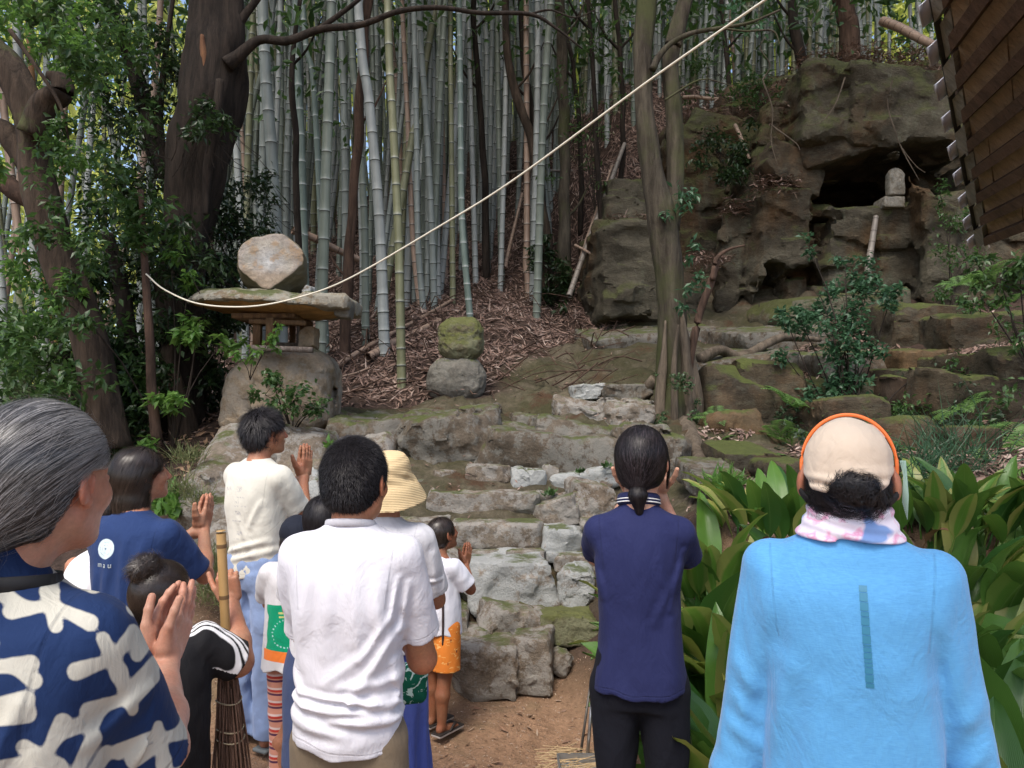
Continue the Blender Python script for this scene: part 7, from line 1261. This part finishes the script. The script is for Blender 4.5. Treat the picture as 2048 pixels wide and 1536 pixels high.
# --- 6 long-haired girl in the blue T-shirt
def girl_blue():
    p = Person('long-haired girl in royal blue T-shirt with round white print, palms together', gpos(276, 2.85), R(-36), 1.515, sk_tan, .98, (R(-34), R(6), 0), (0, .03, 0))
    p.arm((.165, -.005, 1.375), (.20, .20, 1.14), (.065, .41, 1.30), (.044, .036, .032, .023)); p.arm((-.165, -.005, 1.375), (-.18, .20, 1.14), (.02, .41, 1.30), (.044, .036, .032, .023))
    d = (0.05, .38, 1); p.hand((.06, .41, 1.31), d, (-1, 0, 0), (0, -1, .3), size=1.0, curl=(.04,)*4, spread=.012); p.hand((.028, .41, 1.31), d, (1, 0, 0), (0, -1, .3), size=1.0, curl=(.04,)*4, spread=.012)
    p.legs(foot=False); p.body(.011); brows(p)
    f = foldfn([(-.02, 1.3, -.06, 1.0, .02, .007), (.04, 1.34, .03, 1.0, .018, .006), (.11, 1.32, .08, 1.1, .018, .008), (.14, 1.28, .12, 1.15, .012, .009), (-.1, 1.2, -.12, 1.0, .02, .006)], noisedisp((9, 9, 4), .007, 3, 41))
    def at_(V):
        x, y, z = V.T; c = (-.045, 1.305); r = np.hypot(x-c[0], z-c[1]); d = r-.040; d = np.maximum(d, -(np.abs(r-.027)-.0006)); d = np.maximum(d, -(r-.005)); d = np.maximum(d, -(np.abs(r-.016)-.0004)); return {'disc': np.where(y < 0, d, .05)}
    bl = m_fabric('royal_blue_cotton', (.018, .040, .125), 900, .85, [('disc', .0, (.56, .68, .70))], .25, .1, 0, True)
    pr = [(.80, 0, 0, .165, .13), (1.0, 0, 0, .160, .125), (1.22, 0, -.012, .168, .12), (1.32, 0, -.014, .170, .108), (1.375, 0, -.014, .158, .094), (1.41, 0, -.013, .125, .076), (1.437, 0, -.01, .078, .062), (1.45, 0, -.008, .060, .056)]
    shirt(p, pr, [((g*.150, -.006, 1.352), (g*.198, .13, 1.17), .064, .072) for g in (-1, 1)], .86, bl, .006, f, at_)
    # lettering under the disc
    cu = bpy.data.curves.new('print_text', 'FONT'); cu.body = 'm a u'; cu.size = .030; cu.extrude = .0006; cu.align_x = 'CENTER'; cu.space_character = 1.1; cu.offset = .0006
    t = bpy.data.objects.new('print_text', cu); col.objects.link(t); dg = bpy.context.evaluated_depsgraph_get(); me = bpy.data.meshes.new_from_object(t.evaluated_get(dg)); bpy.data.objects.remove(t)
    me.materials.append(m_plain('white_ink', (.70, .78, .80), .8)); V = np.array([v.co[:] for v in me.vertices]); W = on_back(p, np.stack([V[:, 0]-.045, 0*V[:, 0], V[:, 1]+1.232], 1), .0016); me.vertices.foreach_set('co', (W).astype(np.float32).ravel()); link('shirt_print', me, p.root)
    p.trousers(m_fabric('grey_cotton', (.08, .08, .09)), 1.0, .05); p.shoes(m_plain('canvas_black', (.02, .02, .02), .8), rubber)
    line = lambda x, y, z: np.minimum(.048+.30*z-y-.0, np.where((np.abs(x) > .05) & (y > -.005), z-.012, z+.5))
    S = p.cap_shell(.012, .012, line, side=.008)
    L = SDF(); L.L = list(S.L[:2]); 
    S2 = SDF(); S2.add(s_ell((0, -.016, .024), (.083, .104, .097)), .01, 'u', (p.M, p.hc)); S2.add(s_cap(p.hl(0, -.045, -.02), p.hl(.0, -.055, -.13), .072, .062), .03); S2.add(s_cap(p.hl(.0, -.055, -.12), p.hl(.01, -.075, -.19), .058, .030), .03)
    S2.cut(lambda P: (lambda Q: np.where(Q[:, 2] > .012, .052+.30*Q[:, 2]-Q[:, 1], -.004-.25*Q[:, 2]*0-Q[:, 1]))((P-p.hc)@p.M), .012); S2.disp = noisedisp((25, 25, 8), .005, 3)
    hb = p.build(S2, 'hair', m_hair('scalp_g6', (.010, .008, .008), (.03, .022, .02), .85, .12), .005); sd_ = p.seeds(S2, 8000)
    def dr(P): Q = (P-p.hc)@p.M; return p.M@V3(0, -.5, -1)+(P-p.hl(0, .03, .12))*6*np.clip((Q[:, 2:3])/.08, 0, 1)
    V, F, r = strands(S2, sd_, dr, 9, .013, .007, .0016, .08, rng.random(len(sd_))**1.2, 1.2); p.hairmesh(V, F, r, h_brownish, 'hair_strands', hb)
# --- 7 child in black with the broom
def kid_black():
    p = Person('child with topknot in black T-shirt with white shoulder stripes, holding a bamboo broom', gpos(322, 2.03), R(-8), 1.275, sk_tan, 1.06, (R(-35), R(16), 0), (.02, .02, -.035))
    p.arm((.18, 0, 1.385), (.275, .07, 1.275), (.235, .20, 1.45), (.055, .048, .044, .032), 1.1); p.arm((-.18, 0, 1.385), (-.22, .16, 1.15), (-.02, .38, 1.30), (.055, .046, .042, .03))
    kidhand = V3(.235, .21, 1.465)
    p.hand(kidhand, (-.15, .0, 1), (.1, .9, .1), (-1, .2, .3), size=1.12, curl=(1.15, 1.1, 1.1, 1.1), thumb=(.75, .55, .5)); p.hand((-.01, .40, 1.31), (.1, .4, .8), (1, 0, 0), (0, -1, .3), det=False)
    p.legs(foot=False); p.body(.011)
    def at_(V):
        x, y, z = V.T; t = (x-.06)/.20; c = y-(-.055+.05*np.clip(t, 0, 1)); d = np.full(len(V), .05)
        for o in (-.020, .0, .020): d = np.minimum(d, np.abs(c-o)-.0062)
        return {'stripe': np.where((x > .06) & (z > 1.36-(x-.06)*.5), d, .05)}
    bk = m_fabric('black_polyester', (.012, .012, .014), 900, .8, [('stripe', 0, (.75, .75, .76))], .3, .2)
    shirt(p, [(.78, 0, 0, .185, .15), (1.0, 0, 0, .185, .148), (1.22, 0, -.012, .19, .14), (1.33, 0, -.014, .19, .125), (1.385, 0, -.012, .170, .105), (1.42, 0, -.01, .13, .085), (1.447, 0, -.008, .080, .066), (1.46, 0, -.006, .064, .060)],
          [((.16, -.004, 1.37), (.262, .055, 1.285), .074, .080), ((-.16, -.004, 1.37), (-.215, .12, 1.2), .072, .08)], .84, bk, .007, noisedisp((11, 11, 6), .010, 3, 8), at_)
    p.trousers(m_fabric('black_shorts', (.012, .012, .014)), 1.0, .45, r=(.105, .10, .1)); p.shoes(m_plain('sand_shoe', (.1, .1, .1), .8), rubber)
    line = lambda x, y, z: np.minimum(.045+.30*z-y, z+.060)
    S = p.cap_shell(.012, .014, line, side=.009); hb = p.build(S, 'hair', m_hair('scalp_k7', (.012, .008, .008), (.03, .02, .018), .85, .12), .006)
    K = p.hl(-.01, -.05, .115); sd_ = p.seeds(S, 7000); V, F, r = strands(S, sd_, lambda P: (K-P), 8, .009, .005, .0013, .06); p.hairmesh(V, F, r, h_brownish, 'hair_strands', hb)
    T = SDF(); T.add(s_ell(K, (.040, .036, .034)), .01); T.add(s_ell(K+V3(.02, 0, .018), (.02, .02, .022)), .01); T.disp = noisedisp(40, .007, 3); tb = p.build(T, 'topknot', h_brownish, .005); sd_ = p.seeds(T, 2600, lambda q: q[:, 2] > -.5)
    V, F, r = strands(T, sd_, lambda P: np.cross(P-K, V3(.2, .9, .3))+.02*rng.normal(size=P.shape), 6, .010, .010, .0014, .03, None, 2, .6); p.hairmesh(V, F, r, h_brownish, 'hair_strands', tb)
    return p, kidhand
# --- 8 child in cap and striped leggings
def kid_cap():
    p = Person('child in navy cap, white tunic with green and orange print and striped leggings', gpos(596, 3.4), R(-6), 1.19, sk_tan, 1.16, (0, R(4), 0))
    for g in (-1, 1): p.arm((g*.165, 0, 1.365), (g*.19, .18, 1.12), (g*.05, .36, 1.24)); p.hand((g*.04, .37, 1.25), (0, .2, 1), (-g, 0, 0), (0, -1, 0), det=False)
    p.legs(foot=False); p.body(.014, False)
    def at_(V):
        x, y, z = V.T; b = np.where(y < .02, -1, .05); X = x+.01*vnoise(V*20)
        gr = np.maximum(np.maximum(np.abs(X+.02)-.14, np.abs(z-1.03)-.145), b)
        og = np.maximum(np.maximum(np.abs(X+.02)-.16, np.abs(z-.850+.12*x)-.033), b)
        dots = np.maximum(np.maximum(np.abs(np.hypot((X+.04)*1.0, z-1.0)-.085)-.006, -(.35-((np.arctan2(z-1.0, X+.04)*4) % 1))*.01), b)
        ye = np.maximum(np.maximum(np.abs(X+.07)-.018, np.abs(np.abs(z-1.115)-.012)-.006), b)
        return {'green': gr, 'orange': og, 'dots': dots, 'yellow': ye}
    wt = m_fabric('white_tunic', (.62, .61, .63), 900, .9, [('green', 0, (.0, .30, .15)), ('orange', 0, (.80, .20, .035)), ('dots', 0, (.45, .70, .75)), ('yellow', 0, (.60, .62, .22))], .2, .03)
    shirt(p, [(.60, 0, 0, .225, .17), (.8, 0, 0, .205, .155), (1.0, 0, 0, .19, .145), (1.22, 0, -.01, .18, .13), (1.32, 0, -.012, .18, .12), (1.37, 0, -.012, .165, .1), (1.41, 0, -.01, .12, .08), (1.44, 0, -.008, .07, .062)],
          [((g*.155, 0, 1.345), (g*.195, .12, 1.18), .07, .078) for g in (-1, 1)], .755, wt, .007, noisedisp((9, 9, 4), .009, 3, 17), at_)
    q = NB('striped_knit'); z = q.n('SeparateXYZ'); q.L(q.n('TexCoord').outputs['Object'], z.inputs[0]); zz = q.math('FRACT', q.math('MULTIPLY', q.math('ADD', z.outputs[2], q.math('MULTIPLY', q.noise(4, 2), .02)), 17.0))
    c = q.ramp(zz, [(0, (.62, .28, .20)), (.26, (.10, .03, .07)), (.42, (.62, .28, .20)), (.52, (.50, .045, .03)), (.70, (.72, .55, .52)), (.86, (.62, .28, .20))], 'CONSTANT')
    lg = q.done(c, .9, q.bump(q.noise(500, 2), .2, .001), .2, Sheen_Weight=.2)
    p.trousers(lg, 1.0, .07, hip=.098, r=(.085, .060, .048), pel=(.16, .12), name='leggings', res=.009, disp=noisedisp((14, 14, 20), .003, 2))
    p.shoes(m_plain('pink_shoe', (.55, .22, .27), .7), m_plain('white_sole', (.55, .5, .5), .8), hip=.098)
    S = SDF(); X = (p.M, p.hc); h = p.hs; S.add(s_ell(V3(0, -.03, -.03)*h, V3(.083, .085, .09)*h), .01, 'u', X); S.add(s_cap(p.hl(0, -.06, -.07), p.hl(-.01, -.09, -.17), .055, .03), .03); S.disp = noisedisp((25, 25, 9), .006, 3); S.cut(lambda P: .02-((P-p.hc)@p.M)[:, 1], .01)
    hb = p.build(S, 'hair', m_hair('scalp_k8', (.01, .008, .008), (.02, .015, .015), .85, .12), .007); sd_ = p.seeds(S, 2500); V, F, r = strands(S, sd_, lambda P: np.tile(V3(0, -.1, -1), (len(P), 1)), 6, .014, .008, .002, .1); p.hairmesh(V, F, r, h_brownish, 'hair_strands', hb)
    S = SDF(); S.add(s_ell(V3(0, -.005, .022)*h, V3(.092, .112, .100)*h), .01, 'u', X); S.add(s_ell(V3(0, .13, .0)*h, V3(.07, .075, .012)*h), .01, 'u', X); S.cut(lambda P: ((P-p.hc)@p.M)[:, 2]+.018, .004); S.disp = noisedisp(14, .003, 2); cp = p.build(S, 'cap', m_fabric('navy_cap_cloth', (.014, .017, .028), 900, .85), .006)
    p.ring(p.hl(0, -.108, .012), rotx(0)@roty(0), .001, .001, .001, rubber, 'button')
# --- 9 child with straight black hair, between boy and cap
def kid_hidden():
    p = Person('child with straight glossy black hair, mostly hidden behind the boy in the white T-shirt', gpos(648, 2.95), R(-5), 1.325, sk_tan, 1.12)
    for g in (-1, 1): p.arm((g*.165, 0, 1.365), (g*.17, .16, 1.12), (g*.05, .33, 1.24)); p.hand((g*.04, .34, 1.25), (0, .2, 1), (-g, 0, 0), (0, -1, 0), det=False)
    p.legs(foot=False); p.body(.014, False)
    shirt(p, [(.80, 0, 0, .165, .13), (1.0, 0, 0, .158, .125), (1.22, 0, -.01, .162, .12), (1.32, 0, -.012, .162, .11), (1.37, 0, -.012, .15, .095), (1.41, 0, -.01, .11, .075), (1.44, 0, -.008, .065, .06)], [((g*.145, 0, 1.345), (g*.175, .1, 1.2), .06, .066) for g in (-1, 1)], .84, m_fabric('pale_tee', (.62, .62, .66)), .009)
    p.trousers(m_fabric('blue_shorts', (.05, .07, .15)), 1.0, .40, r=(.10, .095, .09), res=.013); p.shoes(m_plain('white_shoe', (.5, .5, .5), .8), rubber)
    S = p.cap_shell(.014, .014, lambda x, y, z: np.minimum(.045+.3*z-y, z+.10), side=.010); S.add(s_cap(p.hl(0, -.05, -.05), p.hl(0, -.06, -.12), .062, .045), .03)
    hb = p.build(S, 'hair', m_hair('scalp_k9', (.006, .005, .007), (.015, .012, .015), .85, .12), .006); sd_ = p.seeds(S, 5500); tp = p.hl(0, -.03, .12)
    V, F, r = strands(S, sd_, lambda P: (P-tp)*4+V3(0, 0, -.5), 8, .012, .004, .0016, .03); p.hairmesh(V, F, r, h_black, 'hair_strands', hb)
# --- 10 woman in the straw bucket hat
def woman_hat():
    p = Person('woman in straw bucket hat, loose white blouse and long blue skirt, behind the cropped-haired boy', gpos(772, 2.75), R(-8), 1.50, sk_tan, 1.0, (R(-12), R(4), 0), (.012, 0, 0))
    p.arm((.17, 0, 1.375), (.20, .13, 1.08), (.10, .33, 1.20)); p.arm((-.16, 0, 1.375), (-.18, .14, 1.12), (-.05, .33, 1.22))
    p.hand((.08, .34, 1.21), (-.2, .3, .9), (-1, 0, 0), (0, -1, 0), det=False); p.hand((-.04, .34, 1.22), (.2, .3, .9), (1, 0, 0), (0, -1, 0), det=False)
    p.legs(foot=False); p.body(.012, True)
    f = foldfn([(.10, 1.38, .12, 1.1, .03, .006), (.2, 1.3, .215, 1.14, .014, .008), (.13, 1.18, .24, 1.19, .008, .006), (0, 1.38, .0, 1.1, .03, .005)], noisedisp((7, 7, 4), .010, 3, 71))
    bw = m_fabric('white_blouse', (.62, .62, .66), 900, .9, None, .2, .03, 0, True)
    shirt(p, [(.80, 0, 0, .20, .15), (1.0, 0, 0, .185, .142), (1.22, 0, -.012, .182, .132), (1.32, 0, -.014, .182, .118), (1.375, 0, -.014, .165, .10), (1.41, 0, -.013, .125, .08), (1.44, 0, -.01, .078, .066), (1.452, 0, -.01, .066, .062)],
          [((.150, -.003, 1.355), (.20, .09, 1.13), .068, .082), ((-.15, -.003, 1.355), (-.18, .10, 1.15), .068, .078)], .93, bw, .006, f, ws=.9)
    S = SDF(); S.add(s_loft([(.10, 0, 0, .205, .17), (.5, 0, 0, .185, .15), (.85, 0, 0, .17, .13), (1.02, 0, 0, .14, .105)], 2.3), .02); S.disp = lambda P: .010*np.sin(np.arctan2(P[:, 0], P[:, 1])*13+2*vnoise(P*4))*np.clip((1.0-P[:, 2])/.5, 0, 1)+.006*fbm(P*5, 2)
    p.build(S, 'skirt', m_fabric('blue_cotton', (.065, .095, .34), 800, .85, None, .2, .1), .010); p.shoes(m_plain('tan_shoe', (.2, .14, .09), .7), rubber)
    # hat: woven dome, wrinkled band and drooping brim
    q = NB('woven_straw'); P = q.pos(1, True); z = q.n('SeparateXYZ'); q.L(P, z.inputs[0]); wv = q.math('SINE', q.math('MULTIPLY', z.outputs[2], 1100.0)); c = q.mix(q.math('MULTIPLY_ADD', wv, .25, .35), (.66, .50, .28), (.46, .33, .16)); c = q.mix(q.math('MULTIPLY', q.noise(300, 3, .6, P), .5), c, (.74, .60, .38))
    st = q.done(c, .8, q.bump(wv, .4, .002), .25)
    X = (p.M@rotx(.15), p.hc); S = SDF(); h = p.hs
    S.add(s_loft([(-.075, 0, -.005, .150, .165), (-.050, 0, -.005, .140, .152), (-.005, 0, -.006, .118, .132), (.022, 0, -.006, .098, .116), (.060, 0, -.006, .092, .108), (.10, 0, -.006, .078, .092), (.122, 0, -.006, .048, .06), (.130, 0, -.006, .012, .016)], 2.2), .01, 'u', X)
    S.disp = lambda P: .004*fbm(P*14, 2)+.004*np.sin((P[:, 2]-p.hc[2]+.4*P[:, 0])*150+3*vnoise(P*12))*np.exp(-(((P-p.hc)[:, 2]-.02)/.028)**2)
    S.cut(lambda P: (lambda Q: np.maximum(s_loft([(-.09, 0, -.005, .146, .160), (-.050, 0, -.005, .130, .142), (-.005, 0, -.006, .108, .122), (.022, 0, -.006, .09, .108)], 2.2)[0](Q), Q[:, 2]-.01))((P-X[1])@X[0]), .002)
    p.build(S, 'hat', st, .004)
    S = SDF(); S.add(s_ell(V3(0, -.035, -.03)*h, V3(.078, .08, .08)*h), .01, 'u', (p.M, p.hc)); S.cut(lambda P: .02-((P-p.hc)@p.M)[:, 1], .01); p.build(S, 'hair', h_black, .007)
    b = MB(); b.tube(np.array([p.hl(-.05, -.09, -.06), p.hl(-.052, -.10, -.12), p.hl(-.055, -.10, -.16)])*p.s, .0012, 5); b.build('hat_cord', m_plain('cord_brown', (.2, .15, .1), .8), p.root)
# --- 11 small child in orange shorts
def kid_small():
    p = Person('small child in white T-shirt and orange patterned shorts praying at the steps', gpos(880, 4.02), R(-42), 1.10, sk_brown, 1.22, (R(-12), R(10), 0), (0, .03, 0))
    p.arm((.165, 0, 1.34), (.20, .16, 1.12), (.04, .29, 1.27), (.05, .042, .038, .028)); p.arm((-.165, 0, 1.34), (-.17, .16, 1.12), (.0, .29, 1.27), (.05, .042, .038, .028))
    d = (0, .35, 1); p.hand((.035, .295, 1.28), d, (-1, 0, 0), (0, -1, .3), size=1.1, curl=(.04,)*4); p.hand((0, .295, 1.28), d, (1, 0, 0), (0, -1, .3), size=1.1, curl=(.04,)*4)
    p.legs(hip=.085, rad=(.085, .058, .056, .036), stance=-.04); p.body(.010)
    shirt(p, [(.70, 0, 0, .20, .15), (.9, 0, 0, .19, .148), (1.05, 0, 0, .18, .14), (1.22, 0, -.01, .17, .125), (1.30, 0, -.012, .17, .115), (1.345, 0, -.012, .155, .1), (1.38, 0, -.01, .11, .078), (1.41, 0, -.008, .068, .060)],
          [((g*.15, 0, 1.32), (g*.20, .11, 1.16), .075, .085) for g in (-1, 1)], .78, m_fabric('white_tee_small', (.64, .64, .70)), .007, foldfn([(-.1, .95, .12, 1.05, .02, .01), (.02, 1.15, .1, .9, .02, .008)], noisedisp((9, 9, 5), .009, 3, 9)))
    q = NB('orange_print'); P = q.pos(1, True); c = q.mix(q.noise(9, 4, .6, P), (.72, .24, .035), (.62, .17, .03)); v = q.vor(24, 'F1', q.pos((1, 1, .45), True)); c = q.mix(q.ramp(v, [(.10, 1), (.16, 0)]), c, (.14, .03, .015)); c = q.mix(q.ramp(q.noise(26, 2, .5, q.pos((1, 1, 2.5), True), 1.0), [(.60, 0), (.64, 1)]), c, (.76, .42, .14))
    p.trousers(q.done(c, .85, q.bump(q.noise(30, 3, .6, P), .2, .004), .2), .97, .50, hip=.09, r=(.115, .115, .11), pel=(.17, .13), name='shorts', res=.008, stance=-.04)
    sm = m_plain('flip_flop_black', (.02, .015, .012), .6); wm = m_plain('flip_flop_white', (.5, .45, .42), .7)
    for g in (-1, 1):
        S = SDF(); S.add(s_box((g*.09, -.04*g+.05, .006), (.052, .15, .013), None, .012), .01); o = p.build(S, 'flip_flop', wm, .006); S = SDF(); S.add(s_box((g*.09, -.04*g+.05, .017), (.053, .151, .006), None, .005), .01); p.build(S, 'insole', sm, .005, parent=o)
        b = MB()
        for e in (-.045, .05): b.tube(spline([(g*.09+.0, -.04*g+.15, .03), (g*.09+e*.6, -.04*g+.10, .055), (g*.09+e, -.04*g+.02, .02)], 10)*p.s, .007, 6)
        b.build('flip_flop_strap', sm, o)
    S = p.cap_shell(.010, .010, lambda x, y, z: np.minimum(.048+.25*z-y, np.where(np.abs(x) > .055, z+.02+np.clip(-(y+.0)*1.5, -.02, .07), z+.09)), side=.006)
    hb = p.build(S, 'hair', m_hair('scalp_k11', (.012, .008, .008), (.025, .018, .016), .85, .12), .006); sd_ = p.seeds(S, 4500); tp = p.hl(0, -.02, .12); V, F, r = strands(S, sd_, lambda P: (P-tp)*3+V3(0, -.0, -.3), 7, .012, .006, .002, .05); p.hairmesh(V, F, r, h_brownish, 'hair_strands', hb); brows(p)
    b = MB(); b.tube(spline(np.array([(.13, -.10, 1.08), (.145, -.115, .95), (.14, -.11, .80), (.135, -.105, .72)]), 12)*p.s, .006, 6); b.build('bag_strap', m_plain('dark_cord', (.04, .02, .02), .8), p.root)
# --- 12 child in sleeveless white, mostly hidden
def kid_white():
    p = Person('child in sleeveless white top, mostly hidden behind the grey-haired man', gpos(226, 2.95), R(-15), 1.36, sk_tan, 1.1)
    for g in (-1, 1): p.arm((g*.165, 0, 1.355), (g*.19, .15, 1.1), (g*.04, .33, 1.2)); p.hand((g*.03, .34, 1.22), (0, .2, 1), (-g, 0, 0), (0, -1, 0), det=False)
    p.legs(foot=False); p.body(.014, False)
    shirt(p, [(.60, 0, 0, .25, .18), (.9, 0, 0, .215, .155), (1.1, 0, 0, .195, .14), (1.24, 0, -.01, .19, .13), (1.32, 0, -.012, .18, .115), (1.365, 0, -.012, .15, .095), (1.395, 0, -.01, .115, .075), (1.41, 0, -.008, .09, .065)], [], .70, m_fabric('white_dress', (.80, .80, .82)), .009)
    p.trousers(m_fabric('white_shorts', (.5, .5, .5)), 1.0, .4, res=.013); p.shoes(m_plain('white_shoe2', (.5, .5, .5), .8), rubber)
    S = p.cap_shell(.010, .010, lambda x, y, z: np.minimum(.045+.3*z-y, z+.07)); hb = p.build(S, 'hair', m_hair('scalp_k12', (.01, .008, .008), (.02, .015, .015), .85, .12), .008); sd_ = p.seeds(S, 2500); tp = p.hl(0, -.03, .12); V, F, r = strands(S, sd_, lambda P: (P-tp)*3+V3(0, 0, -.3), 6, .012, .006, .002, .05); p.hairmesh(V, F, r, h_brownish, 'hair_strands', hb)

for _f in (man_blue, boy_white, woman_navy, man_grey, man_cream, girl_blue, kid_black, kid_cap, kid_hidden, woman_hat, kid_small, kid_white):
    _f()
